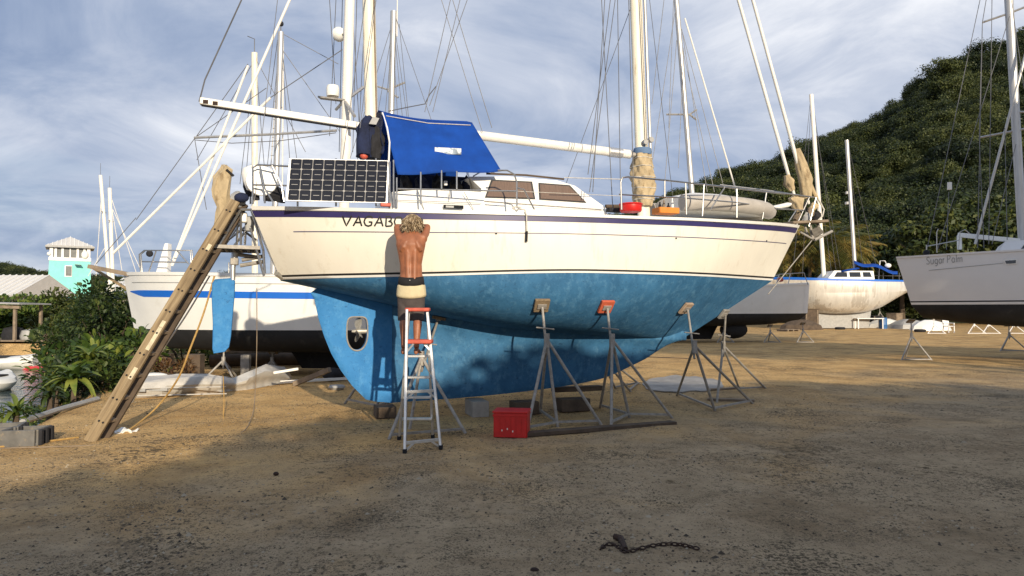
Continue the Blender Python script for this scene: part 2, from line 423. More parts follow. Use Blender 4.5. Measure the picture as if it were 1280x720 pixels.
vm = N(t, 'ShaderNodeMath', operation='MULTIPLY'); vm.inputs[1].default_value = -0.6; t.links.new(vor.outputs['Distance'], vm.inputs[0])
t.links.new(vm.outputs[0], hs.inputs[1])
bp = N(t, 'ShaderNodeBump'); bp.inputs['Strength'].default_value = 0.75; bp.inputs['Distance'].default_value = 0.03
t.links.new(hs.outputs[0], bp.inputs['Height']); t.links.new(bp.outputs[0], b.inputs['Normal'])
struct(MB().grid(rows).build('ground', gm, recalc=False, angle=180))

# loose stones and leaf scraps in the foreground, one mesh
def stones(n, seed):
    rnd = random.Random(seed); s = MB()
    base_v = [(1, 0, 0), (0.3, 0.9, 0), (-0.8, 0.6, 0), (-0.8, -0.6, 0), (0.3, -0.9, 0), (0.05, 0, 0.8)]
    fs = [(0, 1, 5), (1, 2, 5), (2, 3, 5), (3, 4, 5), (4, 0, 5)]
    k = 0
    while k < n:
        y = 3.6 + 12.5 * rnd.random() ** 1.5; x = (rnd.random() * 2 - 1) * (0.78 * y + 0.5)
        d = mnoise.noise(Vector((x * 0.6, y * 0.6, 9.0))) + 0.5 * mnoise.noise(Vector((x * 2.3, y * 2.3, 2.0)))
        if d < rnd.random() * 0.9 - 0.35 or x < bank_x(y) + 0.3: continue
        k += 1
        r_ = 0.005 + 0.014 * rnd.random() ** 3; a = rnd.random() * 6.28; z = ground_h(x, y) - 0.001
        s.mi = 0 if rnd.random() < 0.6 else (1 if rnd.random() < 0.6 else 2)
        if rnd.random() < 0.02: r_ *= 1.9
        q = [(x + r_ * (vx * math.cos(a) - vy * 0.7 * math.sin(a)) * rnd.uniform(0.8, 1.3), y + r_ * (vx * math.sin(a) + vy * 0.7 * math.cos(a)) * rnd.uniform(0.8, 1.3), z + vz * r_ * rnd.uniform(0.5, 1.1)) for vx, vy, vz in base_v]
        s.add(q, fs)
    return s
M_st1 = mat('stone_brown', (0.20, 0.15, 0.095), 0.95, var=0.3, scale=3, world=True)
M_st2 = mat('stone_dark', (0.06, 0.047, 0.034), 0.95, var=0.4, scale=3, world=True)
M_st3 = mat('stone_pale', (0.34, 0.29, 0.21), 0.95, var=0.2, scale=3, world=True)
so = stones(26000, 3).build('gravel', [M_st1, M_st2, M_st3], smooth=False, recalc=False)
so['kind'] = 'stuff'; so['label'] = 'loose gravel stones and leaf scraps strewn over the yard'

wm = bpy.data.materials.new('sheltered_water'); wm.use_nodes = True
t = wm.node_tree; b = t.nodes['Principled BSDF']
b.inputs['Base Color'].default_value = (0.045, 0.075, 0.085, 1); b.inputs['Roughness'].default_value = 0.08
geo = N(t, 'ShaderNodeNewGeometry')
n = gn(1.6, 6, 0.6, 0.4, (0.5, 1.2, 1))
bp = N(t, 'ShaderNodeBump'); bp.inputs['Strength'].default_value = 0.35; bp.inputs['Distance'].default_value = 0.12
t.links.new(n.outputs['Fac'], bp.inputs['Height']); t.links.new(bp.outputs[0], b.inputs['Normal'])
struct(MB().grid([[(x, y, -0.55) for x in (-420, -100, -40, -20, -5.9)] for y in (-89, -20, 0, 10, 20, 30, 37.5)]).build('water', wm, smooth=False))

# hill on the right, lower ridge on the left
SKY_R = spl([700, 800, 826, 872, 891, 919, 943, 971, 994, 1027, 1054, 1101, 1126, 1155, 1195, 1217, 1253, 1280, 1400, 1600, 1900],
            [300, 262, 245, 232, 222, 215, 212, 203, 192, 172, 162, 145, 127, 104, 71, 70, 54, 42, 5, -20, -20])
HR0, HR1 = 82.0, 205.0
def hill_pt(px, q):
    Y = HR0 + (HR1 - HR0) * q
    zc = CAMH + (HOR - SKY_R(px) - 15) / FPX * HR1
    if q <= 1.0:
        k = q ** 1.12
        z = zc * k
    else:
        z = zc * (1 - (q - 1) * 1.3)
    x = (px - 640) / FPX * Y
    z += 2.2 * mnoise.noise(Vector((x * 0.035, Y * 0.035, 2.0))) * min(1, q * 3) * (1.0 if q < 0.9 else 0.5)
    return Vector((x, Y, z - 0.4))
M_hill = mat('hillside_undergrowth', (0.022, 0.032, 0.010), 0.95, var=0.4, scale=0.2, world=True)
struct(MB().grid([[hill_pt(px, q / 30) for px in range(700, 1905, 15)] for q in range(0, 37)]).build('hill', M_hill))
def ridge_pt(px, q):
    Y = 190 + 60 * q
    top = spl([-600, -200, -60, 0, 30, 57, 90, 160, 260, 330, 420, 520], [318, 322, 326, 330, 331, 339, 344, 345, 342, 344, 352, 384])(px)
    zc = CAMH + (HOR - top) / FPX * 250 - 3.0
    return Vector(((px - 640) / FPX * Y, Y, max(-0.2, zc * min(1.0, q) if q <= 1 else zc * (2 - q)) - 0.3))
struct(MB().grid([[ridge_pt(px, q / 10) for px in range(-600, 521, 20)] for q in range(0, 16)]).build('far_ridge', M_hill))

# ---- foliage
def leafmat(name, c1, c2, c3, scale=0.25):
    m = bpy.data.materials.new(name); m.use_nodes = True
    t_ = m.node_tree; b_ = t_.nodes['Principled BSDF']; b_.inputs['Roughness'].default_value = 0.55; b_.inputs['Specular IOR Level'].default_value = 0.35
    g_ = N(t_, 'ShaderNodeNewGeometry'); n_ = N(t_, 'ShaderNodeTexNoise'); n_.inputs['Scale'].default_value = scale; n_.inputs['Detail'].default_value = 5
    t_.links.new(g_.outputs['Position'], n_.inputs['Vector'])
    r_ = N(t_, 'ShaderNodeValToRGB'); r_.color_ramp.elements[0].position = 0.33; r_.color_ramp.elements[1].position = 0.67
    r_.color_ramp.elements.new(0.5)
    for e, c_ in zip(r_.color_ramp.elements, (c1, c2, c3)): e.color = (*c_, 1)
    ri = N(t_, 'ShaderNodeMath', operation='MULTIPLY_ADD'); ri.inputs[1].default_value = 0.26
    t_.links.new(g_.outputs['Random Per Island'], ri.inputs[0])
    sb = N(t_, 'ShaderNodeMath', operation='SUBTRACT'); sb.inputs[1].default_value = 0.13
    t_.links.new(n_.outputs['Fac'], sb.inputs[0]); t_.links.new(sb.outputs[0], ri.inputs[2])
    oi = N(t_, 'ShaderNodeObjectInfo'); oj = N(t_, 'ShaderNodeMath', operation='MULTIPLY_ADD'); oj.inputs[1].default_value = 0.24
    t_.links.new(oi.outputs['Random'], oj.inputs[0]); t_.links.new(ri.outputs[0], oj.inputs[2])
    ok = N(t_, 'ShaderNodeMath', operation='SUBTRACT'); ok.inputs[1].default_value = 0.12; t_.links.new(oj.outputs[0], ok.inputs[0])
    t_.links.new(ok.outputs[0], r_.inputs[0]); t_.links.new(r_.outputs['Color'], b_.inputs['Base Color'])
    tr = N(t_, 'ShaderNodeBsdfTranslucent'); t_.links.new(r_.outputs['Color'], tr.inputs['Color'])
    ms = N(t_, 'ShaderNodeMixShader'); ms.inputs[0].default_value = 0.22
    o_ = t_.nodes['Material Output']
    t_.links.new(b_.outputs[0], ms.inputs[1]); t_.links.new(tr.outputs[0], ms.inputs[2]); t_.links.new(ms.outputs[0], o_.inputs['Surface'])
    return m
M_lf_hill = leafmat('hill_leaves', (0.014, 0.024, 0.007), (0.034, 0.050, 0.013), (0.085, 0.098, 0.024), 0.10)
M_lf_tree = leafmat('tree_leaves', (0.022, 0.036, 0.009), (0.046, 0.066, 0.015), (0.095, 0.105, 0.024), 0.5)
M_lf_bush = leafmat('shrub_leaves', (0.026, 0.052, 0.010), (0.06, 0.105, 0.018), (0.17, 0.21, 0.04), 2.2)
M_lf_dark = leafmat('dark_shrub_leaves', (0.016, 0.032, 0.008), (0.038, 0.064, 0.014), (0.10, 0.125, 0.03), 2.0)
M_lf_big = leafmat('broad_leaves', (0.030, 0.060, 0.010), (0.08, 0.13, 0.02), (0.24, 0.27, 0.05), 2.6)
M_palm = leafmat('palm_fronds', (0.05, 0.065, 0.014), (0.14, 0.13, 0.03), (0.28, 0.20, 0.05), 0.6)
M_bark = mat('bark', (0.085, 0.062, 0.042), 0.95, var=0.35, scale=6, bump=0.6, bscale=20)

def crown_mesh(name, seed, n, leaf, mats, rx=1.0, rz=0.8, clumps=14, hollow=0.35):
    """leaf-sized faces in uneven clumps inside a unit crown"""
    rnd = random.Random(seed); rg = np.random.default_rng(seed)
    cl = []
    for i in range(clumps):
        a = rnd.random() * 6.283; u = rnd.uniform(-0.55, 1.0); q = math.sqrt(max(0, 1 - u * u)); rr = rnd.uniform(0.45, 0.80)
        cl.append((math.cos(a) * q * rr * rx, math.sin(a) * q * rr * rx, u * rr * rz, rnd.uniform(0.24, 0.42)))
    cl = np.array(cl); idx = rg.integers(0, clumps, n)
    d = rg.normal(size=(n, 3)); d /= np.linalg.norm(d, axis=1)[:, None]
    rad = rg.random(n) ** 0.4
    c = cl[idx, :3] + d * (rad * cl[idx, 3])[:, None] * np.array([1, 1, 0.72])
    nrm = d + rg.normal(scale=0.55, size=(n, 3)) + np.array([0, 0, 0.35]); nrm /= np.linalg.norm(nrm, axis=1)[:, None]
    tv = np.cross(nrm, rg.normal(size=(n, 3))); tv /= np.linalg.norm(tv, axis=1)[:, None]
    bv = np.cross(nrm, tv)
    s_ = leaf * rg.uniform(0.6, 1.35, n)[:, None]
    v = np.stack([c - tv * s_, c + bv * s_ * 0.55, c + tv * s_, c - bv * s_ * 0.55], axis=1).reshape(-1, 3)
    me = bpy.data.meshes.new(name)
    me.vertices.add(4 * n); me.vertices.foreach_set('co', v.astype(np.float32).ravel())
    me.loops.add(4 * n); me.loops.foreach_set('vertex_index', np.arange(4 * n, dtype=np.int32))
    me.polygons.add(n); me.polygons.foreach_set('loop_start', np.arange(0, 4 * n, 4, dtype=np.int32)); me.polygons.foreach_set('loop_total', np.full(n, 4, dtype=np.int32))
    me.materials.append(mats); me.update(calc_edges=True); me.validate()
    return me

# the wood on the slopes: crowns instanced over the hill by geometry nodes (uncountable)
src = bpy.data.collections.new('wood_sources')
for i in range(4):
    o = bpy.data.objects.new('wood_crown', crown_mesh('wood_crown', 40 + i, 4200, 0.038, M_lf_hill, 1.0, 0.5, 26))
    src.objects.link(o)
def scatter_wood(name, pts, scl, label):
    me = bpy.data.meshes.new(name); me.from_pydata([tuple(p) for p in pts], [], [])
    a = me.attributes.new('scl', 'FLOAT', 'POINT'); a.data.foreach_set('value', scl)
    o = bpy.data.objects.new(name, me); COL.objects.link(o)
    ng = bpy.data.node_groups.new(name, 'GeometryNodeTree')
    ng.interface.new_socket('Geometry', in_out='INPUT', socket_type='NodeSocketGeometry')
    ng.interface.new_socket('Geometry', in_out='OUTPUT', socket_type='NodeSocketGeometry')
    gi = ng.nodes.new('NodeGroupInput'); go = ng.nodes.new('NodeGroupOutput')
    ci = ng.nodes.new('GeometryNodeCollectionInfo'); ci.inputs['Collection'].default_value = src
    ci.inputs['Separate Children'].default_value = True; ci.inputs['Reset Children'].default_value = True
    ip = ng.nodes.new('GeometryNodeInstanceOnPoints'); ip.inputs['Pick Instance'].default_value = True
    rv = ng.nodes.new('FunctionNodeRandomValue'); rv.data_type = 'FLOAT_VECTOR'
    rv.inputs[0].default_value = (-0.25, -0.25, 0); rv.inputs[1].default_value = (0.25, 0.25, 6.28)
    na = ng.nodes.new('GeometryNodeInputNamedAttribute'); na.data_type = 'FLOAT'; na.inputs['Name'].default_value = 'scl'
    l = ng.links.new
    l(gi.outputs[0], ip.inputs['Points']); l(ci.outputs[0], ip.inputs['Instance']); l(rv.outputs[0], ip.inputs['Rotation'])
    l(na.outputs[0], ip.inputs['Scale']); l(ip.outputs[0], go.inputs[0])
    md = o.modifiers.new('wood', 'NODES'); md.node_group = ng
    o['kind'] = 'stuff'; o['label'] = label
    return o
rnd = random.Random(11); pts = []; scl = []
for i in range(2700):
    q = rnd.random() ** 0.85 * 1.03; px = 720 + rnd.random() * 900
    p = hill_pt(px, q); s_ = rnd.uniform(2.0, 5.2) * (1.0 + 0.35 * (rnd.random() < 0.14)); pts.append(p + Vector((0, 0, s_ * 0.3 + rnd.random() ** 2 * 3.0))); scl.append(s_)
scatter_wood('wooded_hillside', pts, scl, 'dense dark green wood covering the steep hillside')
pts = []; scl = []
for i in range(700):
    px = -250 + rnd.random() * 720; q = rnd.uniform(0.25, 1.05); p = ridge_pt(px, q); s_ = rnd.uniform(2.6, 4.6); pts.append(p + Vector((0, 0, s_ * 0.5))); scl.append(s_)
scatter_wood('far_wood', pts, scl, 'dark low wood on the ridge beyond the turquoise tower')

def limb_tree(name, loc, h, rad, crown_me, label, group=None, trunk_r=0.22, rotz=0.0, crz=1.0):
    o = thing(name, label, 'tree', loc, rotz, group)
    rnd = random.Random(int(loc[0] * 100) + 5); s = MB()
    th = h - rad * 0.9 * crz
    s.tube([(0, 0, -0.2), (0.08 * rnd.uniform(-1, 1), 0.1, th * 0.4), (0.25 * rnd.uniform(-1, 1), 0, th * 0.8), (0, 0, th + rad * 0.3)], [trunk_r * 1.3, trunk_r, trunk_r * 0.8, trunk_r * 0.4], 10)
    for k in range(7):
        a = k * 0.9 + rnd.random(); z0 = th * rnd.uniform(0.55, 0.95); L = rad * rnd.uniform(0.55, 0.85)
        s.tube([(0, 0, z0), (math.cos(a) * L * 0.5, math.sin(a) * L * 0.5, z0 + L * 0.45), (math.cos(a) * L, math.sin(a) * L, z0 + L * 0.7)], [trunk_r * 0.45, trunk_r * 0.3, trunk_r * 0.1], 6)
    s.build('trunk', M_bark, o)
    inst(crown_me, 'crown', o, (0, 0, th + rad * 0.15 * crz), (0, 0, rnd.random() * 6), (rad, rad, rad * crz))
    return o
CR = [crown_mesh('tree_crown', 80 + i, 5200, 0.045, M_lf_tree, 1.0, 0.85, 22) for i in range(3)]
# trees at the foot of the hill
foot = [(1075, 86, 9.5, 5.2, 'behind the ketch with the blue awning'), (1128, 82, 11.5, 6.0, 'rising beside the sagging palm'),
        (1172, 76, 12.0, 6.0, 'above the stern of the grey sloop'), (1215, 80, 14.0, 6.6, 'behind the boom of the grey sloop'), (1262, 74, 12.5, 6.2, 'behind the mast of the grey sloop'),
        (950, 92, 9.0, 5.0, 'behind the foredeck of the blue bottomed yacht'), (905, 96, 8.0, 4.6, 'behind the rubber dinghy on the foredeck'), (1310, 70, 12, 6, 'past the mast of the grey sloop'), (1010, 96, 12, 5.5, 'behind the palms')]
for i, (px, d, h, rad, wh) in enumerate(foot):
    p = P(px, 386, d)
    limb_tree('broadleaf_tree', (p.x, p.y, 0 if d < 84 else 0.6), h, rad, CR[i % 3], 'leafy green tree at the hill foot ' + wh, 'trees at the foot of the hill', 0.25)
# unseen trees added behind the camera, placed and flattened to shade foreground and boats
CRS = crown_mesh('shade_crown', 95, 11000, 0.060, M_lf_tree, 1.0, 0.85, 46)
for i, (x, y, h, rad, cz) in enumerate([(4.2, -8.0, 5.1, 4.6, .5), (9.4, -9.0, 7.3, 5.2, .45), (14.8, -9.5, 7.4, 5.5, .45), (20.5, -10.5, 6.3, 5.5, .5), (23.0, -6.0, 12.9, 5.6, .34), (28.6, -9.0, 17.6, 7.5, .26)]):
    limb_tree('added_shade_tree', (x, y, 0), h, rad, CRS, ['added unseen wide leafy shade tree nearest the yachts', 'added unseen leafy shade tree second in the row', 'added unseen leafy shade tree in the middle of the row', 'added unseen leafy shade tree beside the tall flat crowned one', 'added unseen tall flat crowned shade tree before the tallest in the row', 'added unseen tallest flat crowned shade tree ending the row'][i], 'added shade trees out of view', 0.3, 0.0, cz)

# palms beside the ketch
def frond_mesh():
    s = MB(); rnd = random.Random(2); L = 3.0; nseg = 12; rib = []
    for i in range(nseg + 1):
        u = i / nseg; rib.append(Vector((L * (u - 0.12 * u * u), 0, 0.55 * u - 1.5 * u * u)))
    s.tube(rib, [0.035 * (1 - 0.8 * i / nseg) for i in range(nseg + 1)], 5)
    for i in range(1, 2 * nseg):
        u = i / (2 * nseg); k = min(nseg - 1, int(u * nseg)); f = u * nseg - k; p = rib[k].lerp(rib[k + 1], f)
        ln = 0.75 * math.sin(math.pi * (0.15 + 0.8 * u)) + 0.12
        for sg in (-1, 1):
            tip = p + Vector((0.35 * ln, sg * ln * 0.8, -0.55 * ln + rnd.uniform(-0.1, 0.05)))
            mid = p.lerp(tip, 0.5) + Vector((0, 0, 0.06)); wv = Vector((0.045, 0, 0))
            s.add([p - wv * 0.5, p + wv * 0.5, mid + wv, tip, mid - wv], [(0, 1, 2, 4), (4, 2, 3)])
    return s.mesh('frond', M_palm, smooth=False, recalc=False)
FR = frond_mesh()
def palm(loc, h, k, label, seed, sc=1.0):
    rnd = random.Random(seed); o = thing('palm_tree', label, 'palm tree', loc, 0, 'palms beside the yard')
    lean = rnd.uniform(-0.6, 0.6)
    pts_ = [(lean * u * u, 0.1 * u, h * u) for u in (0, 0.25, 0.5, 0.75, 1.0)]
    MB().tube([(0, 0, -0.2)] + pts_[1:], [0.24, 0.18, 0.16, 0.15, 0.15], 10).build('trunk', M_bark, o)
    for i in range(k):
        a = i * 2.399 + rnd.random() * 0.4; tilt = -0.9 + 1.9 * (i / k)
        inst(FR, 'frond', o, (lean, 0.1, h - 0.05), (rnd.uniform(-0.2, 0.2), tilt * 0.75, a), (sc, sc, sc))
    return o
for i, (px, py, d, lab, k, sc) in enumerate([(1030, 300, 66, 'ragged palm with drooping yellow fronds beside the two masts', 26, 1.5), (990, 305, 68, 'palm half hidden behind the yacht bow', 22, 1.3), (1054, 308, 70, 'shorter palm left of the blue awning', 22, 1.2), (1010, 290, 74, 'tall palm behind the bow railing', 22, 1.4)]):
    p = P(px, py, d); palm((p.x, p.y, 0), p.z, k, lab, 20 + i, sc)
# ------------------------------------------------------------------ hull generator
def make_hull(root, L, B, W, zd, zw, xa_w, xf_w, xa_c, xf_c, zc, gb, m_top, m_bot, nt_=56, nv=9, nu=12, pw=0.8, bulge=0.03, xd0=0.0, m_deck=None):
    """x runs from the stern (0) to the bow (L); y to port; returns surface functions"""
    def top(t, v, s):
        x = lerp(lerp(xd0, L, t), lerp(xa_w, xf_w, t), v); y = lerp(B(t), W(t), v) + bulge * math.sin(math.pi * v) * min(1, 4 * (1 - t)) * min(1.0, B(t) / 0.5)
        return Vector((x, s * y, lerp(zd(t), zw(t), v)))
    def und(t, u, s):
        f = u * math.pi / 2; sn, cs = math.sin(f), max(0.0, math.cos(f)) ** pw
        g_ = gb(t)
        return Vector((lerp(lerp(xa_w, xf_w, t), lerp(xa_c, xf_c, t), sn), s * (g_ + (W(t) - g_) * cs), lerp(zw(t), zc(t), sn)))
    T = [i / nt_ for i in range(nt_ + 1)]
    a = MB()
    for s in (-1, 1): a.grid([[top(t_, v / nv, s) for v in range(nv + 1)] for t_ in T])
    a.grid([[top(0, v / nv, s) for v in range(nv + 1)] for s in (-1, 1)])
    ts = a.build('topsides', m_top, root)
    c = MB()
    for s in (-1, 1): c.grid([[und(t_, u / nu, s) for u in range(nu + 1)] for t_ in T])
    c.grid([[und(t_, 1, s) for s in (-1, 1)] for t_ in T])
    c.grid([[und(0, u / nu, s) for u in range(nu + 1)] for s in (-1, 1)])
    ub = c.build('underbody', m_bot, root)
    d = MB()
    d.grid([[top(t_, 0.02, -1) + Vector((0, 0.01, 0))] + [Vector((top(t_, 0, 1).x, B(t_) * k, zd(t_) + 0.06 * (1 - k * k))) for k in (-0.6, 0, 0.6)] + [top(t_, 0.02, 1) - Vector((0, 0.01, 0))] for t_ in T])
    d.build('deck', m_deck or M_gelw, root)
    return top, und
def strip(root, name, top, v0, v1, m_, t0=0.0, t1=1.0, off=0.004, n=60, side=(-1, 1), sub=None, bow_extra=0.0):
    a = MB()
    for s in side:
        for tt in (0,):
            rows_ = []
            for i in range(n + 1):
                t_ = lerp(t0, t1, i / n)
                va, vb = (v0(t_) if callable(v0) else v0), (v1(t_) if callable(v1) else v1)
                p0, p1 = top(t_, va, s), top(t_, vb, s)
                nrm = Vector((0, s, 0.12)) if t_ < 0.97 else Vector((0.6, s, 0.1))
                o_ = nrm.normalized() * off
                pm_ = (p0 + p1) / 2
                rows_.append([p0 - o_ * 0.5, p0 + o_, p1 + o_, p1 - o_ * 0.5])
            a.grid(rows_)
    return a.build(name, m_, root, angle=50)

# ------------------------------------------------------------------ the blue bottomed yacht
YS = Vector((-3.78, 10.45, 0.0)); YA = math.atan2(3.05, 9.15); YL = 9.65
yacht = thing('sailing_yacht', 'cream two-masted sailing yacht with blue bottom propped on steel stands', 'yacht', YS, YA, 'yachts on the hard')
_M = Matrix.Translation(YS) @ Matrix.Rotation(YA, 4, 'Z'); _MI = _M.inverted()
def W2L(p): return _MI @ Vector(p)
def L2W(p): return _M @ Vector(p)
def BL(px, py, y=0.0):
    """yacht-local point at photo pixel on the lengthwise plane y"""
    o = W2L((0, 0, CAMH)); e = W2L(Vector((0, 0, CAMH)) + ray(px, py)); d = e - o
    return o + d * ((y - o.y) / d.y)
Bf = spl([0, .08, .2, .35, .5, .62, .75, .86, .94, .98, 1], [.80, 1.08, 1.36, 1.56, 1.62, 1.55, 1.28, .86, .44, .19, .035])
Wf = spl([0, .08, .2, .35, .5, .62, .75, .86, .94, .98, 1], [.22, .72, 1.18, 1.47, 1.56, 1.46, 1.12, .66, .29, .11, .02])
zdf = spl([0, .25, .5, .75, 1], [3.015, 2.985, 3.0, 3.06, 3.19])
zwf = spl([0, .2, .5, .8, 1], [2.07, 2.10, 2.17, 2.17, 2.17])
zcf = spl([0, .15, .3, .5, .7, .85, 1], [1.95, 1.74, 1.52, 1.32, 1.22, 1.15, 1.10])
gbf = spl([0, .1, .5, .85, 1], [.05, .14, .26, .16, .02])
top, und = make_hull(yacht, YL, Bf, Wf, zdf, zwf, .40, 9.05, .95, 7.1, zcf, gbf, M_gel, M_anti, nt_=80)
def half(x, z):
    t_ = min(1, max(0, x / YL))
    for _ in range(4):
        v = (zdf(t_) - z) / (zdf(t_) - zwf(t_)); v = min(1.2, max(-0.2, v)); a_ = lerp(0, .40, v); b_ = lerp(YL, 9.05, v); t_ = min(1, max(0, (x - a_) / (b_ - a_)))
    return lerp(Bf(t_), Wf(t_), v) + 0.03 * math.sin(math.pi * min(1, max(0, v))) * min(1, 4 * (1 - t_)) * min(1.0, Bf(t_) / 0.5)
def on_hull(px, py, off=0.004):
    y = -1.3
    for _ in range(14):
        p = BL(px, py, y); y = -half(p.x, p.z) - off
    return BL(px, py, y)
strip(yacht, 'rubbing_strake', top, -0.015, 0.035, M_gelw, 0, 0.992, 0.028)
strip(yacht, 'sheer_stripe', top, 0.042, 0.125, M_navy, 0, 0.995, 0.006)
strip(yacht, 'cove_line', top, 0.322, 0.335, M_navy, 0.045, 0.975, 0.004)
strip(yacht, 'boot_stripe', top, 0.935, 0.965, M_black, 0.004, 0.999, 0.005)
strip(yacht, 'boot_stripe', top, 0.968, 1.0, M_white, 0.004, 0.999, 0.007)
MB().tube([top(0, 0.9, -1) + Vector((-.02, 0, 0)), top(0, 1, -1) + Vector((.02, 0, .04))], 0.05, 8).build('exhaust_outlet', M_brz, yacht)

# keel and rudder plate
trail = [BL(*q) for q in ((388, 366), (393, 374), (398, 398), (405, 420), (414, 442), (426, 463), (440, 482), (457, 499))]
heel = [BL(470, 502), BL(489, 503)]
x_split = heel[-1].x
def zc_at(x): return zcf(min(1, max(0, (x - .95) / (7.1 - .95))))
zk_f = spl([x_split, BL(620, 492).x, BL(740, 475).x, BL(800, 451).x, BL(850, 425).x, 7.15], [heel[-1].z, BL(620, 492).z, BL(740, 475).z, BL(800, 451).z, BL(850, 425).z, 1.08])
def th(x, z):
    u = (z - 0.2) / max(0.3, zc_at(x) - 0.2); u = min(1, max(0, u))
    base_ = 0.055 + 0.10 * min(1, max(0, (x - x_split) / 0.9)) ** 0.7
    if x > 5.0: base_ *= max(0.12, 1 - (x - 5.0) / 2.3)
    fl = 0.16 * max(0, (u - 0.72) / 0.28) ** 2 * min(1, max(0, (x - x_split) / 0.8))
    return base_ + fl
ap_c = BL(445, 416); apx0, apx1 = BL(434, 416).x, BL(458, 416).x; apz0, apz1 = BL(445, 437).z, BL(445, 397).z
topedge = [Vector((x, 0, zc_at(x) + 0.10)) for x in (x_split, lerp(x_split, 1.0, .35), lerp(x_split, 1.0, .7), 1.02)]
outer = [p for p in trail] + heel + topedge
def hit_poly(c, a, poly):
    d = (math.cos(a), math.sin(a)); best = 0
    for i in range(len(poly)):
        p, q = poly[i], poly[(i + 1) % len(poly)]; ex, ez = q.x - p.x, q.z - p.z; den = d[0] * ez - d[1] * ex
        if abs(den) < 1e-9: continue
        tt = ((p.x - c.x) * ez - (p.z - c.z) * ex) / den; uu = ((p.x - c.x) * d[1] - (p.z - c.z) * d[0]) / den
        if tt > 0 and -1e-6 <= uu <= 1 + 1e-6: best = max(best, tt)
    return best
def ap_r(a):
    ca, sa = math.cos(a), math.sin(a); hx = (apx1 - apx0) / 2; hz = (apz1 - apz0) / 2
    e = 5.0 if sa > 0 else 2.2
    return 1.0 / ((abs(ca) / hx) ** e + (abs(sa) / hz) ** e) ** (1 / e)
apc = Vector(((apx0 + apx1) / 2, 0, (apz0 + apz1) / 2))
na = 96; rings = {}
angs = sorted([2 * math.pi * i / na for i in range(na)] + [math.atan2(p.z - apc.z, p.x - apc.x) % (2 * math.pi) for p in outer])
s = MB(); both = []
for sg in (-1, 1):
    rr = []
    for k in range(9):
        row = []
        for a in angs:
            r0, r1 = ap_r(a), hit_poly(apc, a, outer); r_ = lerp(r0, r1, k / 8)
            x, z = apc.x + r_ * math.cos(a), apc.z + r_ * math.sin(a)
            edge = 1.0 if k < 7 else (0.8 if k == 7 else 0.35 if x < x_split - 0.06 else 0.9)
            row.append(Vector((x, sg * th(x, z) * edge, z)))
        rr.append(row)
    both.append(rr); s.grid(rr, closed=True)
s.grid([both[0][0], both[1][0]], closed=True); s.grid([both[0][-1], both[1][-1]], closed=True)
s.build('rudder', M_anti_lit, yacht, angle=60)
s = MB(); both = []
for sg in (-1, 1):
    rr = []
    for i in range(61):
        x = lerp(x_split + 0.002, 7.12, i / 60); z0 = zk_f(x); z1 = zc_at(x) + 0.16
        rr.append([Vector((x, sg * th(x, lerp(z0, z1, k / 14)) * (0.75 if k == 0 else 1), lerp(z0, z1, k / 14))) for k in range(15)])
    both.append(rr); s.grid(rr)
s.grid([[r_[0] for r_ in both[0]], [r_[0] for r_ in both[1]]]); s.grid([both[0][0], both[1][0]])
s.build('keel', M_anti, yacht, angle=60)
# the worn rim round the propeller opening, the shaft and the propeller
s = MB(); rim = [Vector((apc.x + (ap_r(a) + 0.012) * math.cos(a), -0.062, apc.z + (ap_r(a) + 0.012) * math.sin(a))) for a in angs]
s.tube(rim + [rim[0]], 0.012, 6, caps=False); s.build('aperture_rim', M_galv, yacht)
pc = BL(448, 414, 0.0)
pr = MB(); pr.tube([pc + Vector((-.10, 0, 0)), pc + Vector((0.0, 0, 0)), pc + Vector((.16, 0, 0))], [.018, .042, .035], 12)
for k in range(3):
    a = R(75 + 120 * k); rowp = []
    for j, (r_, wd) in enumerate(((.03, .03), (.08, .06), (.14, .075), (.19, .06), (.215, .02))):
        c0 = pc + Vector((0, math.cos(a) * r_, math.sin(a) * r_)); tw = R(52 - 18 * j / 4)
        e = Vector((math.sin(tw), -math.sin(a) * math.cos(tw), math.cos(a) * math.cos(tw))) * wd
        nn = Vector((1, 0, 0)) * 0.008
        rowp.append([c0 - e, c0 + nn, c0 + e, c0 - nn])
    pr.loft(rowp)
pr.build('propeller', M_brz, yacht)
MB().lathe([(0.0, 0), (0.03, 0), (0.03, 0.012), (0, 0.014)], on_hull(845, 420, 0.0) + Vector((0, 0.5, 0)), 10)

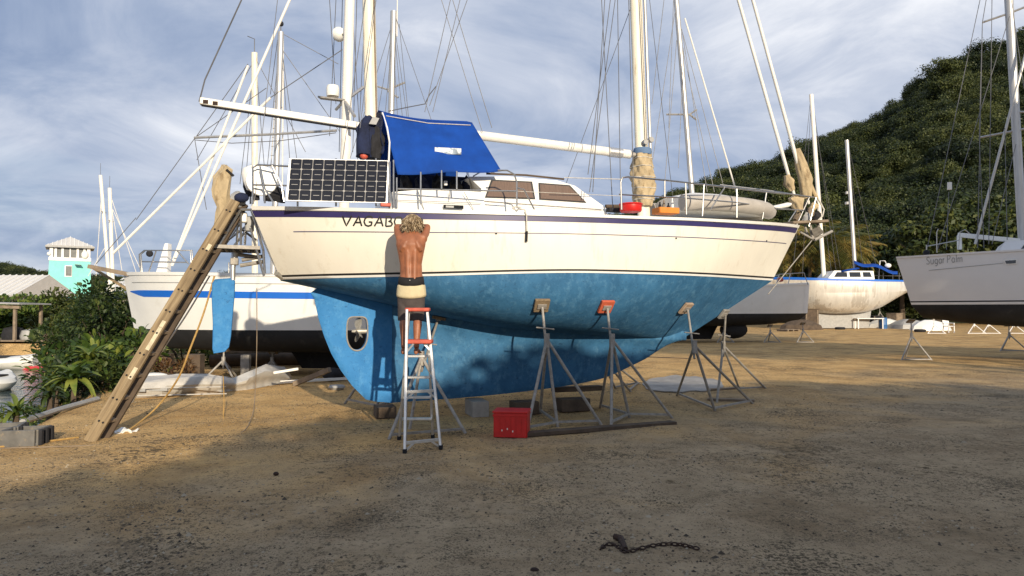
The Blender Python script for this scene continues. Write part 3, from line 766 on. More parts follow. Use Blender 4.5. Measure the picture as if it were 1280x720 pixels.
# the name on the quarter, hand-lettered strokes
GLY = {'V': [[(0, 1), (.42, 0), (1, 1.05)]], 'A': [[(0, 0), (.62, 1), (.95, 0)], [(.2, .36), (.85, .36)]],
       'G': [[(.98, .82), (.8, .97), (.5, 1), (.18, .8), (.05, .45), (.2, .1), (.5, 0), (.82, .1), (.9, .42), (.55, .44)]],
       'B': [[(.12, 0), (.2, 1), (.6, 1), (.84, .86), (.78, .62), (.5, .52), (.82, .45), (.95, .25), (.78, .05), (.12, 0)]],
       'O': [[(.5, 1), (.18, .85), (.04, .5), (.16, .12), (.5, 0), (.84, .14), (.97, .5), (.84, .87), (.5, 1)]],
       'N': [[(.06, 0), (.16, 1), (.8, .02), (.94, 1)]], 'D': [[(.1, 0), (.18, 1), (.55, .97), (.9, .75), (.94, .4), (.7, .08), (.1, 0)]],
       'S': [[(.9, .85), (.6, 1), (.25, .92), (.18, .7), (.45, .52), (.8, .38), (.88, .15), (.6, 0), (.1, .1)]],
       'u': [[(.1, .62), (.1, .2), (.3, 0), (.6, 0), (.85, .2)], [(.85, .62), (.85, 0)]], 'g': [[(.85, .5), (.6, .63), (.3, .6), (.1, .32), (.3, .02), (.6, 0), (.85, .15)], [(.85, .62), (.85, -.15), (.6, -.32), (.2, -.26)]],
       'a': [[(.85, .5), (.6, .63), (.3, .6), (.1, .32), (.3, .02), (.6, 0), (.85, .15)], [(.85, .62), (.85, 0)]], 'r': [[(.2, 0), (.2, .62)], [(.2, .4), (.4, .6), (.75, .62)]],
       'P': [[(.12, 0), (.12, 1), (.6, 1), (.88, .78), (.6, .5), (.12, .5)]], 'l': [[(.5, 0), (.5, 1)]], 'm': [[(.08, 0), (.08, .62)], [(.08, .45), (.3, .62), (.48, .5), (.5, 0)], [(.5, .45), (.72, .62), (.92, .5), (.94, 0)]]}
def lettering(text, adv, base_fn, wpx, surf, hgt):
    """strokes laid on a surface; base_fn(u) -> pixel of the base line, surf(px, py) -> local point"""
    s = MB(); u0 = 0.0
    for ch in text:
        wd = adv.get(ch, adv['*'])
        for st in GLY.get(ch, []):
            pts_ = []
            for i in range(len(st) - 1):
                for k in range(4): pts_.append((lerp(st[i][0], st[i + 1][0], k / 4), lerp(st[i][1], st[i + 1][1], k / 4)))
            pts_.append(st[-1])
            pp = []
            for (gx_, gy_) in pts_:
                bx_, by_ = base_fn(u0 + gx_ * wd * 0.86); pp.append((bx_, by_ - gy_ * hgt))
            row = []
            for i, (x, y) in enumerate(pp):
                x0, y0 = pp[max(0, i - 1)]; x1, y1 = pp[min(len(pp) - 1, i + 1)]
                tx, ty = x1 - x0, y1 - y0; l_ = math.hypot(tx, ty) or 1
                ox, oy = -ty / l_ * wpx / 2, tx / l_ * wpx / 2
                row.append([surf(x + ox, y + oy), surf(x - ox, y - oy)])
            s.grid(row)
        u0 += wd
    return s
lettering('VAGABOND', {'*': 13.0, 'V': 13.5, 'G': 13.5, 'B': 11.5, 'O': 13.0, 'N': 13.0, 'D': 12.0}, lambda u: (428 + u, 282.3 + u * 0.012), 2.0, lambda a_, b_: on_hull(a_, b_, 0.006), 12.2).build('name_lettering', M_black, yacht, smooth=False)
# skin fittings and scuppers
for q in ((845, 298), (958, 301), (620, 292)):
    p = on_hull(*q, 0.0); MB().lathe([(0.0, -.01), (.014, -.01), (.012, .012), (0, .012)], p, 10, Matrix.Rotation(R(90), 3, 'X')).build('skin_fitting', M_dark, yacht)
for q in ((893, 277), (962, 281), (684, 269)):
    p = on_hull(*q, 0.01); MB().ball(p, (.022, .012, .018)).build('stripe_stud', M_steel, yacht)

# coachroof and cockpit coaming
CY = -1.02
def poly_house(name, prof, y_bot, y_top, m_, parent, zlo, zhi, bev=0.03):
    """side profile points (x, z) swept across the boat, narrowing upwards"""
    s = MB()
    def yy(z): return lerp(y_bot, y_top, min(1, max(0, (z - zlo) / (zhi - zlo))))
    n = len(prof)
    a_ = [Vector((x, -yy(z), z)) for x, z in prof]; b_ = [Vector((x, yy(z), z)) for x, z in prof]
    mid = [Vector((x, 0, z + (0.05 if z > zhi - 0.3 else 0))) for x, z in prof]
    s.add(a_, [tuple(range(n))]); s.add(b_, [tuple(range(n - 1, -1, -1))])
    s.grid([a_ + [a_[0]], mid + [mid[0]], b_ + [b_[0]]])
    return s.build(name, m_, parent, bevel=bev, angle=30)
def LX(px, py, y): p = BL(px, py, y); return (p.x, p.z)
roof = poly_house('coachroof', [LX(597, 268, CY), LX(603, 235, CY), LX(588, 219, CY), LX(640, 219, CY), LX(700, 224, CY), LX(722, 231, CY), LX(757, 259, CY), LX(759, 272, CY)], 1.08, 0.90, M_gelw, yacht, 2.95, BL(640, 219, CY).z, 0.035)
def yh(z, zlo=2.95, zhi=None): return lerp(1.08, 0.90, (z - 2.95) / (BL(640, 219, CY).z - 2.95))
def on_house(px, py, off):
    y = -1.0
    for _ in range(8):
        p = BL(px, py, y); y = -yh(p.z) - off
    return BL(px, py, y)
for quad in (((614, 224.5), (665, 227), (669, 249), (606, 247)), ((673, 228.5), (712, 231.5), (733, 253.5), (674, 249.5))):
    cx_ = sum(q[0] for q in quad) / 4; cy_ = sum(q[1] for q in quad) / 4
    MB().prism([on_house(*q, 0.006) for q in quad], (0, -0.008, 0)).build('window_frame', M_black, roof, smooth=False)
    inn = [(cx_ + (q[0] - cx_) * 0.93, cy_ + (q[1] - cy_) * 0.86) for q in quad]
    MB().prism([on_house(*q, 0.016) for q in inn], (0, -0.006, 0)).build('window_pane', M_curt, roof, smooth=False)
a_, b_ = BL(608, 217, -0.8), BL(705, 224, -0.8)
MB().tube([a_, a_.lerp(b_, .5) + Vector((0, 0, .02)), b_], 0.016, 6).build('grab_rail', M_woodd, roof)
MB().tube([on_house(598, 251, .01), on_house(680, 257, .01), on_house(752, 262, .01)], 0.008, 5).build('coachroof_line', M_galv, roof)
poly_house('cockpit_coaming', [LX(487, 266, -1.12), LX(489, 240, -1.12), LX(540, 236, -1.12), LX(603, 240, -1.12), LX(606, 268, -1.12)], 1.22, 1.12, M_gelw, yacht, 2.95, 3.3, 0.04)
hatch = BL(598, 219, -.9)
MB().tube([BL(588, 236, -.6), BL(592, 220, -.6), BL(606, 212, -.6), BL(622, 218, -.6)], 0.012, 6).build('spray_hood_hoop', M_steel, yacht)
s = MB()
s.grid([[BL(583 + 6 * (1 - k / 6), 240 - 22 * math.sin(k / 6 * 1.57), y) + Vector((0.0, 0, .10 * (1 - (y / .9) ** 2))) for k in range(7)] for y in (-.9, -.6, -.2, .2, .6, .9)])
s.build('spray_hood', mat('grey_vinyl', (.35, .35, .36), .35, var=.15), yacht)
# coaming portlight and seams
pp_ = [on_hull(554, 256, -0.36), on_hull(579, 257, -0.36), on_hull(579, 261, -0.36), on_hull(554, 260, -0.36)]
cq = [BL(554, 256, -1.225), BL(579, 257, -1.225), BL(579, 261.5, -1.225), BL(554, 260.5, -1.225)]
MB().prism(cq, (0, -0.02, 0)).build('portlight', M_glass, yacht, smooth=False)
MB().prism([q + Vector((0.02, -0.021, 0.0)) for q in (BL(555, 257, -1.225), BL(565, 257.5, -1.225), BL(565, 260, -1.225), BL(555, 259.5, -1.225))], (0, -0.006, 0)).build('portlight_patch', M_grey, yacht, smooth=False)  # plain grey patch laid over the aft half of the pane
for q0, q1 in (((490, 250), (602, 254)), ((522, 238), (530, 262)), ((580, 240), (592, 262)), ((562, 238), (562, 250))):
    MB().tube([BL(*q0, -1.215), BL(*q1, -1.215)], 0.006, 5).build('seam', M_grey, yacht)
# toe-rail gear
MB().box(BL(770, 263, -1.1), (.30, .10, .06)).build('deck_vent', M_dark, yacht, bevel=.01)
MB().tube([BL(757, 258, -1.0), BL(775, 258, -1.0), BL(793, 260, -1.0)], .03, 8).build('winch_handle_bag', M_woodd, yacht)

# masts, booms, rigging (centre-line plane y = 0)
def spar(name, a, b, wd, lg, m_, n=14, up=None):
    """oval spar"""
    a, b = Vector(a), Vector(b); d = (b - a).normalized(); fore = Vector((1, 0, 0)) if abs(d.x) < 0.7 else Vector((0, 0, 1))
    sd_ = d.cross(fore).normalized(); fo = sd_.cross(d); rings_ = []
    for f in (0, .33, .66, 1):
        c = a.lerp(b, f); rings_.append([c + sd_ * math.cos(2 * math.pi * j / n) * wd + fo * math.sin(2 * math.pi * j / n) * lg for j in range(n)])
    return MB().loft(rings_).build(name, m_, yacht if up is None else up)
def ext(p, q, zt): return p + (q - p) * ((zt - p.z) / (q.z - p.z))
m0, m1 = BL(804.5, 258, 0), BL(795, 0, 0); mt = ext(m0, m1, 14.2); m0 = m0 + (m0 - m1).normalized() * .3
spar('mainmast', m0, mt, .085, .115, M_mast)
f0, f1 = BL(815.5, 250, 0), BL(806.0, 0, 0)
MB().tube([f0, ext(f0, f1, 13.6)], .027, 8).build('mast_track_pole', M_mastg, yacht)
for dx_, col_ in ((-12, M_wire), (8, M_wirel), (5, M_wire)):
    q0, q1 = BL(804 + dx_, 240, -.09), BL(795 + dx_ * .75, 0, -.09); MB().tube([q0, ext(q0, q1, 13.8)], .008, 5).build('halyard', col_, yacht)
for q in ((806, 178), (813, 175)):
    p = BL(*q, -.12); MB().lathe([(.045, -.03), (.05, -.02), (.03, 0), (.05, .03), (.045, .05)], p, 12, Matrix.Rotation(R(90), 3, 'X')).build('mast_winch', M_steel, yacht)
# sail cover bunched round the mast foot
cv = MB(); rg_ = []
for i in range(25):
    u = i / 24; cx_ = lerp(804.5, 802.5, u); py_ = lerp(258, 193, u); c = BL(cx_, py_, 0); r_ = .155 + .05 * math.sin(u * 3.1) - .05 * max(0, u - .8) * 5 * .2
    rg_.append([c + Vector((math.cos(a), math.sin(a), 0)) * (r_ * (.98 + .09 * math.sin(a * 3 + u * 9) + .06 * math.sin(a * 7 - u * 20) + .045 * math.sin(a * 11 + u * 31))) for a in (2 * math.pi * j / 56 for j in range(56))])
cv.loft(rg_); cvo = cv.build('mast_sail_cover', M_canvas, yacht)
for k in (3, 8, 13, 18, 22):
    lp = [lerp(0, 1, 0) or (rg_[k][j] + (rg_[k][j] - BL(lerp(804.5, 802.5, k / 24), lerp(258, 193, k / 24), 0)) * .03) for j in range(56)]
    MB().tube(lp + [lp[0]], .007, 5, caps=False).build('lashing', M_wirel, cvo)
MB().lathe([(.15, -.05), (.165, 0), (.15, .06)], BL(803, 190, 0), 16).build('cover_tie', mat('faded_blue_cloth', (.12, .2, .34), .8), yacht)
def bpx(px): return lerp(170.0, 193.0, (px - 597) / (790 - 597))
spar('main_boom', BL(788, 193, 0), BL(572, 166, 0), .07, .075, M_mastw)
MB().tube([BL(777, 191.7, 0), BL(761, 189.7, 0)], .085, 12).build('boom_collar', M_alu, yacht)
MB().tube([BL(796, 194, 0), BL(784, 193, 0)], .045, 10).build('gooseneck', M_galv, yacht)
MB().tube([BL(615, 160, -.02), BL(584, 60, 0), BL(566, 0, 0)], .006, 5).build('topping_lift', M_wire, yacht)
z0, z1 = BL(466, 235, 0), BL(461, 0, 0); zt = ext(z0, z1, 10.6)
spar('mizzen_mast', z0, zt, .075, .10, M_mast)
MB().tube([BL(470.5, 150, -.05), ext(BL(470.5, 150, -.05), BL(467, 0, -.05), 10.2)], .016, 6).build('mizzen_track', M_woodg, yacht)
bo = MB(); ba, bb = BL(449, 157.5, 0), BL(250, 126.5, 0); bo.beam(ba, bb, .11, .10); bo.build('mizzen_boom', M_mastw, yacht, bevel=.015)
bg_ = MB(); bg_.beam(ba + Vector((0, 0, -.055)), bb + Vector((0.02, 0, -.055)), .06, .02); bg_.build('boom_groove', M_dark, yacht)
for px in (257, 269): MB().box(BL(px, 126 + (px - 250) * .155, -.058), (.07, .02, .05)).build('boom_sheave_box', M_rust, yacht)
MB().tube([BL(455, 159, 0), BL(447, 157.5, 0)], .04, 10).build('gooseneck', M_galv, yacht)
MB().tube([BL(249, 127, 0), BL(256, 100, 0), BL(300, 4, 0), BL(330, -64, 0)], .011, 6).build('mizzen_topping_lift', M_wire, yacht)
def wire(pts_, r_=.006, m_=None, name='stay', par=None): return MB().tube(pts_, r_, 5).build(name, m_ or M_wire, yacht if par is None else par)
def wpx(pa, ya, pb, yb, zt_=None, r_=.006, m_=None, name='shroud'):
    p, q = BL(*pa, ya), BL(*pb, yb)
    if zt_: q = ext(p, q, zt_)
    return wire([p, q], r_, m_, name)
for pa, pb in (((735, 218), (763, 0)), ((741, 240), (756, 0)), ((766, 262), (752, 0)), ((776, 262), (772, 0)), ((737, 240), (769, 0))):
    wpx(pa, -1.3, pb, -.55, 11.5, .0065)
for pa, pb in (((700, 250), (770, 60)), ((842, 255), (812, 0))): wpx(pa, 1.3, pb, .5, 12.0, .0055)
# mizzen rigging
for pa, pb, y0, y1 in (((531, 140), (563, 0), -.5, -.2), ((541, 140), (575, 0), -.5, -.2), ((537, 132), (584, 0), -.5, -.2), ((603, 165), (552, 0), -.1, -.1), ((450, 160), (470, 0), -.9, -.3), ((428, 200), (457, 0), -.9, -.3)): wpx(pa, y0, pb, y1, 9.5, .0055)
wire([BL(486, 139, -.4), BL(510, 134, -.4), BL(531, 130, -.4), BL(537, 118, -.4), BL(545, 108, -.4)], .008, M_wire, 'awning_ridge_line')
# triatic wires aft
wpx((318, 252), -.7, (340, 60), -.2, 9.0, .005, M_wire, 'backstay'); 
# two furled headsails
def furled(pa, pb, r_, zt_, nm):
    p, q = BL(*pa, 0), BL(*pb, 0); e = ext(p, q, zt_); return MB().tube([p, p.lerp(e, .1), p.lerp(e, .6), e], [r_ * .8, r_, r_ * .8, r_ * .5], 10).build(nm, M_mastw, yacht)
furled((993, 245), (923, 0), .035, 13.4, 'furled_staysail'); furled((1011, 255), (941, 0), .035, 13.9, 'furled_jib')
def bag(name, pts_, rs, m_, n=34, rough_=.14, seed=1, parent=None, flat=1.0):
    """lumpy cloth bundle along a line"""
    rnd_ = random.Random(seed); s_ = MB(); pts_ = [Vector(p) for p in pts_]; fine = []; fr = []
    for i in range(len(pts_) - 1):
        for k in range(4): fine.append(pts_[i].lerp(pts_[i + 1], k / 4)); fr.append(lerp(rs[i], rs[i + 1], k / 4))
    fine.append(pts_[-1]); fr.append(rs[-1]); rings_ = []
    t_ = (fine[-1] - fine[0]).normalized(); a0 = t_.orthogonal().normalized(); b0 = t_.cross(a0)
    for i, (c, r_) in enumerate(zip(fine, fr)):
        rings_.append([c + (a0 * math.cos(a) + b0 * math.sin(a) * flat) * r_ * (1 + .07 * math.sin(7 * a + i * .55) + .05 * math.sin(11 * a - i * .9) + rough_ * 2 * mnoise.noise(Vector((math.cos(a) * 1.6 + seed * 7, math.sin(a) * 1.6, i * .35)))) for a in (2 * math.pi * j / n for j in range(n))])
    s_.loft(rings_); return s_.build(name, m_, yacht if parent is None else parent, angle=60)
bag('furler_bag', [BL(983, 219, 0), BL(986, 228, 0), BL(990, 238, 0)], [.05, .09, .05], M_canvas, seed=3)
bag('furler_bag', [BL(996, 186, 0), BL(1001, 204, 0), BL(1006, 226, 0), BL(1008, 248, 0)], [.05, .10, .12, .09], M_canvas, seed=5)
bag('furler_bag', [BL(1004, 205, 0), BL(1012, 228, 0), BL(1021, 248, 0)], [.03, .035, .03], M_canvas, seed=6)
bag('rope_coil', [BL(990, 246, -.1), BL(996, 252, -.1), BL(999, 264, -.1)], [.07, .12, .07], M_canvas, seed=8)
# pulpit, guard rails, stanchions
def rail(pts_, r_=.0135, m_=None, name='rail'): return MB().tube(pts_, r_, 8).build(name, m_ or M_steel, yacht)
def dk(px, py, inset=.06, it=10):
    """point above the deck edge at photo pixel, inset from the hull side"""
    y = -1.0
    for _ in range(it):
        p = BL(px, py, y); t_ = min(1, max(0, p.x / YL)); y = -max(0.05, Bf(t_) - inset)
    return BL(px, py, y)
rail([dk(777, 262), dk(776, 228), dk(778, 222), dk(784, 221), dk(830, 225), dk(900, 233), dk(950, 239), dk(990, 243), BL(1012, 246, -.16)], .0145, name='pulpit_rail')
rail([dk(774, 243), dk(850, 247), dk(920, 253), dk(975, 261), BL(1004, 263, -.2)], .012, name='pulpit_rail')
for a_, b_ in (((831, 226), (831, 246)), ((857, 229), (858, 268)), ((880, 231), (878, 270)), ((921, 236), (921, 272)), ((958, 241), (953, 274)), ((906, 234), (888, 262))): rail([dk(*a_), dk(*b_)], .012, name='stanchion')
for a_, b_ in (((1012, 246), (996, 281)), ((996, 262), (986, 277)), ((1020, 247), (1011, 283))): rail([BL(*a_, -.16), BL(*b_, -.12)], .013, name='pulpit_leg')
# port side of the pulpit
rail([BL(1012, 246, -.16), BL(1020, 247, 0.0), BL(1006, 245, .35), BL(960, 238, .75), BL(900, 231, 1.1)], .013, name='pulpit_rail')
rail([dk(496, 261), dk(496, 236), dk(640, 239), dk(645, 239)], .011, name='lifeline')
for a_, b_ in (((646, 262), (646, 226)),): rail([dk(622, 213), dk(634, 213), dk(643, 218), dk(646, 228), dk(646, 258)], .013, name='boarding_gate')
rail([dk(647, 235), dk(655, 237), dk(668, 262)], .011, name='gate_brace')
rail([dk(646, 239), dk(776, 245)], .004, M_wirel, 'lifeline'); rail([dk(705, 222), dk(776, 224)], .006, M_wirel, 'lifeline')
for px, y0, y1 in ((496, 222, 259), (526, 215, 256), (552, 213, 236), (571, 214, 236), (492, 200, 260), (487, 202, 262)): rail([dk(px, y1), dk(px, y0)], .012 if px > 490 else .016, name='stanchion')
# stern rail
for pts_ in ([dk(316, 255), dk(316, 210), dk(322, 206), dk(366, 208)], [dk(316, 231), dk(358, 232)], [BL(316, 208, -.7), BL(313, 207, 0), BL(316, 207, .7), BL(352, 207, .95)], [dk(331, 254), dk(330, 235), dk(326, 230)], [dk(340, 207), dk(352, 232), dk(355, 252)], [dk(325, 208), dk(331, 236), dk(341, 252)], [BL(313, 207, 0), BL(313, 255, 0)]): rail(pts_, .013, name='pushpit_rail')
# rope and hook hanging over the side
MB().tube([dk(646, 259), on_hull(651, 262, .06), on_hull(656, 262, .06), on_hull(658, 270, .04), on_hull(658.5, 292, .03)], .011, 6).build('hanging_rope', M_wirel, yacht)
MB().tube([on_hull(658.5, 289, .03), on_hull(658, 302, .03)], .018, 8).build('rope_toggle', M_dark, yacht)
MB().tube([dk(640, 260), dk(646, 263), dk(652, 260), dk(646, 258), dk(640, 260)], .012, 6).build('coiled_line', M_wirel, yacht)

# solar panel on the quarter rail
cor = [dk(361.5, 198, -.04), dk(486, 201, -.04), dk(484, 254, -.04), dk(357.5, 251, -.04)]
yy_ = sum(c.y for c in cor) / 4 - .05
cor = [BL(361.5, 197.5, yy_), BL(487, 200.5, yy_), BL(484.5, 254, yy_ - .12), BL(357, 251, yy_ - .12)]
sp = MB().prism(cor, (0, .035, 0)).build('solar_panel', M_alu, yacht, smooth=False, bevel=.004)
bk = [cor[0].lerp(cor[2], .018), cor[1].lerp(cor[3], .018), cor[2].lerp(cor[0], .018), cor[3].lerp(cor[1], .018)]
MB().prism([c + Vector((0, -.002, 0)) for c in bk], (0, -.004, 0)).build('backing_sheet', mat('panel_backing', (.27, .27, .27), .4), sp, smooth=False)
def bil(u, v): return bk[0].lerp(bk[1], u).lerp(bk[3].lerp(bk[2], u), v)
du, dv = 1 / 9, 1 / 4
for i in range(9):
    for j in range(4):
        u0, u1, v0, v1 = (i + .025) * du, (i + .975) * du, (j + .022) * dv, (j + .978) * dv; c_ = .13
        pl = [(u0 + c_ * du * .8, v0), (u1 - c_ * du * .8, v0), (u1, v0 + c_ * dv * .6), (u1, v1 - c_ * dv * .6), (u1 - c_ * du * .8, v1), (u0 + c_ * du * .8, v1), (u0, v1 - c_ * dv * .6), (u0, v0 + c_ * dv * .6)]
        MB().prism([bil(*q) + Vector((0, -.0065, 0)) for q in pl], (0, -.004, 0)).build('solar_cell', M_cell, sp, smooth=False)
        vm_ = (v0 + v1) / 2
        MB().prism([bil(*q) + Vector((0, -.0112, 0)) for q in ((u0 + .2 * du, vm_ - .005), (u1 - .2 * du, vm_ - .005), (u1 - .2 * du, vm_ + .005), (u0 + .2 * du, vm_ + .005))], (0, -.001, 0)).build('busbar', M_grey, sp, smooth=False)
for px in (372, 420, 470): rail([BL(px, 198, yy_ + .05), BL(px, 258, yy_ + .12)], .013, name='panel_bracket')
MB().box(BL(482, 256, yy_ - .1), (.14, .05, .05)).build('stern_lamp', M_redp, yacht, bevel=.01)

# blue awning over the cockpit
aw = MB(); nu_, nv_ = 26, 16
def sag(u, v, k): return k * (math.sin(math.pi * u) * .6 + .25 * math.sin(u * 17 + v * 3) * .3)
tl, tr, br, bl = (477, 139), (590, 153), (627, 214), (497, 218)
def aw_px(u, v):
    t_x = lerp(tl[0], tr[0], u); t_y = lerp(tl[1], tr[1], u) + 5.5 * math.sin(math.pi * u) * (1 - .5 * u); b_x = lerp(bl[0], br[0], u); b_y = lerp(bl[1], br[1], u) + 2.0 * math.sin(math.pi * u * 3) * .5
    return lerp(t_x, b_x, v), lerp(t_y, b_y, v)
rows_ = []
for j in range(nv_ + 1):
    v = j / nv_; row = []
    for i in range(nu_ + 1):
        u = i / nu_; y = lerp(-.62, -1.18, v ** .8) + .035 * math.sin(u * 9 + 1.5 * v) * math.sin(math.pi * v) + .03 * math.exp(-((u - .32) / .07) ** 2) * v
        row.append(BL(*aw_px(u, v), y))
    rows_.append(row)
aw.grid(rows_)
ridge = rows_[0]
aw.grid([ridge, [p + Vector((0.0, .32, .10)) for p in ridge], [p + Vector((0, .62, .12)) for p in ridge], [p + Vector((0, .92, .10)) for p in ridge], [p + Vector((0, 1.24, 0)) for p in ridge]])
aw.grid([[Vector((p.x, -p.y, p.z)) for p in r_] for r_ in rows_])
am = aw.build('cockpit_awning', M_blue, yacht, angle=60)
sol = am.modifiers.new('thick', 'SOLIDIFY'); sol.thickness = .006
MB().prism([p + Vector((0, -.02, 0)) for p in (BL(543, 184.5, -1.0), BL(576, 186, -1.0), BL(576, 193.5, -1.0), BL(543, 193, -1.0))], (0, -.006, 0)).build('awning_window', mat('clear_vinyl', (.30, .36, .42), .12, var=.5, scale=9, wear=(.75, .78, .8), wear_shade_scale=7, wear_shade_t=(.5, .56)), am, smooth=False)
MB().tube([BL(478, 141, -.64), BL(484, 160, -.8), BL(487, 178, -.95), BL(486, 202, -1.1)], .013, 6).build('awning_pole', M_white, yacht)
MB().tube([rows_[1][1] + Vector((0, -.012, 0)), rows_[1][13] + Vector((0, -.012, 0)), rows_[1][25] + Vector((0, -.012, 0))], .006, 5).build('hem_rope', M_wirel, am)
# aft flap of the awning with a clear window, gear heaped beneath it
fl = MB(); rows_f = []
for j in range(11):
    v = j / 10
    rows_f.append([BL(lerp(478, 463, u) - 14 * v * u + 3 * math.sin(v * 9 + u * 4) * v, lerp(140, 139 + 7 * u, u) + 52 * v, lerp(-.62, .62, u) - .2 * v * (1 - u)) for u in (0, .2, .4, .6, .8, 1)])
fl.grid(rows_f); fo_ = fl.build('awning_end_flap', M_navyc, yacht, angle=60); fo_.modifiers.new('thick', 'SOLIDIFY').thickness = .006
MB().prism([BL(466, 146, -.66), BL(474, 148, -.66), BL(470, 156, -.70), BL(461, 155, -.70)], (0, -.01, 0)).build('flap_window', M_grey, fo_, smooth=False)
bag('rolled_flap', [BL(462, 148, -.5), BL(457, 165, -.6), BL(455, 196, -.7)], [.08, .12, .10], M_navyc, seed=12, rough_=.3)
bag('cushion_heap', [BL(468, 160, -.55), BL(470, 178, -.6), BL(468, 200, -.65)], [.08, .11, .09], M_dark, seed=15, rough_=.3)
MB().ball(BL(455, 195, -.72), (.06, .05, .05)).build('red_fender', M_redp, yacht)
# dark cockpit clutter seen under the awning hem
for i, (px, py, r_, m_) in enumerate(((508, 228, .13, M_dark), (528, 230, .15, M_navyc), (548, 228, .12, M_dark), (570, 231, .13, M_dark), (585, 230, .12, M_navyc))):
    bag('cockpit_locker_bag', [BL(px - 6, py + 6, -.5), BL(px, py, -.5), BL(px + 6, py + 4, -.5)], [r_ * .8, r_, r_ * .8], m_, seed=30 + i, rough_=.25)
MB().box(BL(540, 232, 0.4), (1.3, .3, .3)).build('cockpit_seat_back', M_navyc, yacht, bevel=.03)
MB().box(BL(557, 229, -.8), (.05, .04, .07)).build('shackle_block', M_white, yacht, bevel=.01)

# stern: outboard, bags, self-steering gear, boarding platform
ob = MB(); ob.loft([[BL(317 + x, 221 + z, -.55) + Vector((0, y, 0)) for x, y in ((-8, -.09), (8, -.09), (9, .09), (-8, .09))] if False else [BL(318, z, -.5) + Vector((math.cos(a) * rx, math.sin(a) * .10, 0)) for a in (2 * math.pi * j / 14 for j in range(14))] for z, rx in ((238, .10), (228, .15), (218, .17), (211, .15), (208, .07))])
ob.build('outboard_cowl', M_radome, yacht)
MB().tube([BL(319, 236, -.5), BL(320, 250, -.5)], .05, 8).build('outboard_leg', M_dark, yacht)
bag('stowed_bag', [BL(329, 246, -.5), BL(340, 240, -.5), BL(356, 246, -.5)], [.06, .13, .08], M_dark, seed=21)
bag('stowed_bag', [BL(309, 225, -.3), BL(312, 232, -.3), BL(314, 245, -.3)], [.06, .08, .06], M_dark, seed=22)
for q in ((318, 214), (325, 240), (352, 250)): pass
MB().lathe([(.0, -.02), (.20, -.02), (.21, 0), (.2, .02), (0, .02)], BL(327, 226, -.62), 20, Matrix.Rotation(R(90), 3, 'X')).build('life_ring', M_radome, yacht)
# platform with pierced plate
pf = MB(); pa_, pb_ = BL(266, 309, -.35), BL(325, 311, -.35)
pf.box((pa_ + pb_) / 2 + Vector((0, .35, 0)), ((pb_ - pa_).length, .75, .03)); pfo = pf.build('stern_platform', M_dark, yacht, bevel=.005)
for i in range(6):
    for j in range(4):
        MB().lathe([(.0, -.004), (.02, -.004), (.02, .002), (0, .002)], pa_.lerp(pb_, (i + .6) / 6.2) + Vector((0, .1 + j * .18, -.018)), 8).build('plate_hole', M_wirel, pfo)
MB().beam(pa_ + Vector((0, -.03, 0.012)), pb_ + Vector((0, -.03, 0.012)), .02, .05).build('platform_edge', M_galv, pfo)
for a_, b_, y in (((274, 308), (301, 262), -.35), ((280, 308), (308, 268), .35), ((301, 262), (316, 262), -.35), ((301, 306), (301, 262), -.3), ((296, 306), (297, 275), -.1), ((306, 306), (308, 268), 0), ((314, 262), (329, 312), -.4), ((313, 285), (330, 345), -.35), ((329, 312), (331, 342), -.35), ((292, 308), (310, 285), 0.2), ((320, 300), (300, 285), .1), ((285, 300), (318, 275), .3)):
    MB().tube([BL(*a_, y), BL(*b_, y)], .017, 8).build('platform_strut', M_steel, yacht)
for a_, b_ in (((302, 325), (331, 320)), ((300, 332), (330, 327)), ((296, 318), (325, 322))):
    MB().tube([BL(*a_, 0), BL(*b_, 0)], .028, 8).build('steering_gear_arm', M_galv, yacht)
MB().box(BL(303, 272, -.2), (.13, .12, .15)).build('steering_gear_head', M_radome, yacht, bevel=.02)
MB().box(BL(312, 280, -.1), (.12, .12, .22)).build('steering_gear_body', M_grey, yacht, bevel=.02)
MB().tube([BL(294, 316, 0), BL(291, 334, 0), BL(291, 350, 0)], [.05, .04, .035], 10).build('paddle_shaft', M_alu, yacht)
MB().box(BL(293, 327, 0), (.11, .12, .10)).build('shaft_clamp', M_galv, yacht, bevel=.01)
padl = [(265, 354), (269, 349), (289, 347.5), (294, 351), (293.5, 368), (289, 420), (286.5, 434), (281, 440), (267, 442), (265.5, 436), (266, 405), (264.5, 372)]
pm = MB(); rg_ = []
for y, k in ((-.022, .90), (-.03, .97), (-.012, 1.0), (.012, 1.0), (.03, .97), (.022, .9)):
    cc = BL(279, 395, 0); rg_.append([Vector((cc.x + (BL(*q, 0).x - cc.x) * k, y, cc.z + (BL(*q, 0).z - cc.z) * (1 - (1 - k) * .4))) for q in padl])
pm.loft(rg_); pm.build('steering_paddle', M_anti_lit, yacht, angle=30)
# canvas-covered vane
vn = MB(); rings_ = []
vp = [(280, 207, .03), (283, 212, .08), (278, 222, .13), (276, 236, .15), (277, 246, .13), (279, 258, .08), (279, 266, .09), (278, 282, .10), (277, 292, .08)]
for i, (px, py, r_) in enumerate(vp):
    c = BL(px, py, 0); rings_.append([c + Vector((math.cos(a) * r_ * (.92 + .16 * math.cos(2 * a + i) + .10 * math.sin(7 * a + i * .8)), math.sin(a) * r_ * .55 * (1 + .2 * math.sin(3 * a + i * 1.3) + .12 * math.sin(9 * a - i)), .02 * math.sin(a * 3))) for a in (2 * math.pi * j / 36 for j in range(36))])
vn.loft(rings_); vn.build('covered_wind_vane', M_canvas, yacht, angle=50)
MB().tube([BL(283, 212, -.05), BL(292, 220, -.05)], .02, 6).build('vane_tie', M_dark, yacht)
bag('folded_tarpaulin', [BL(288, 250, -.2), BL(298, 249, -.2), BL(307, 252, -.2)], [.08, .12, .09], M_grey, seed=26)
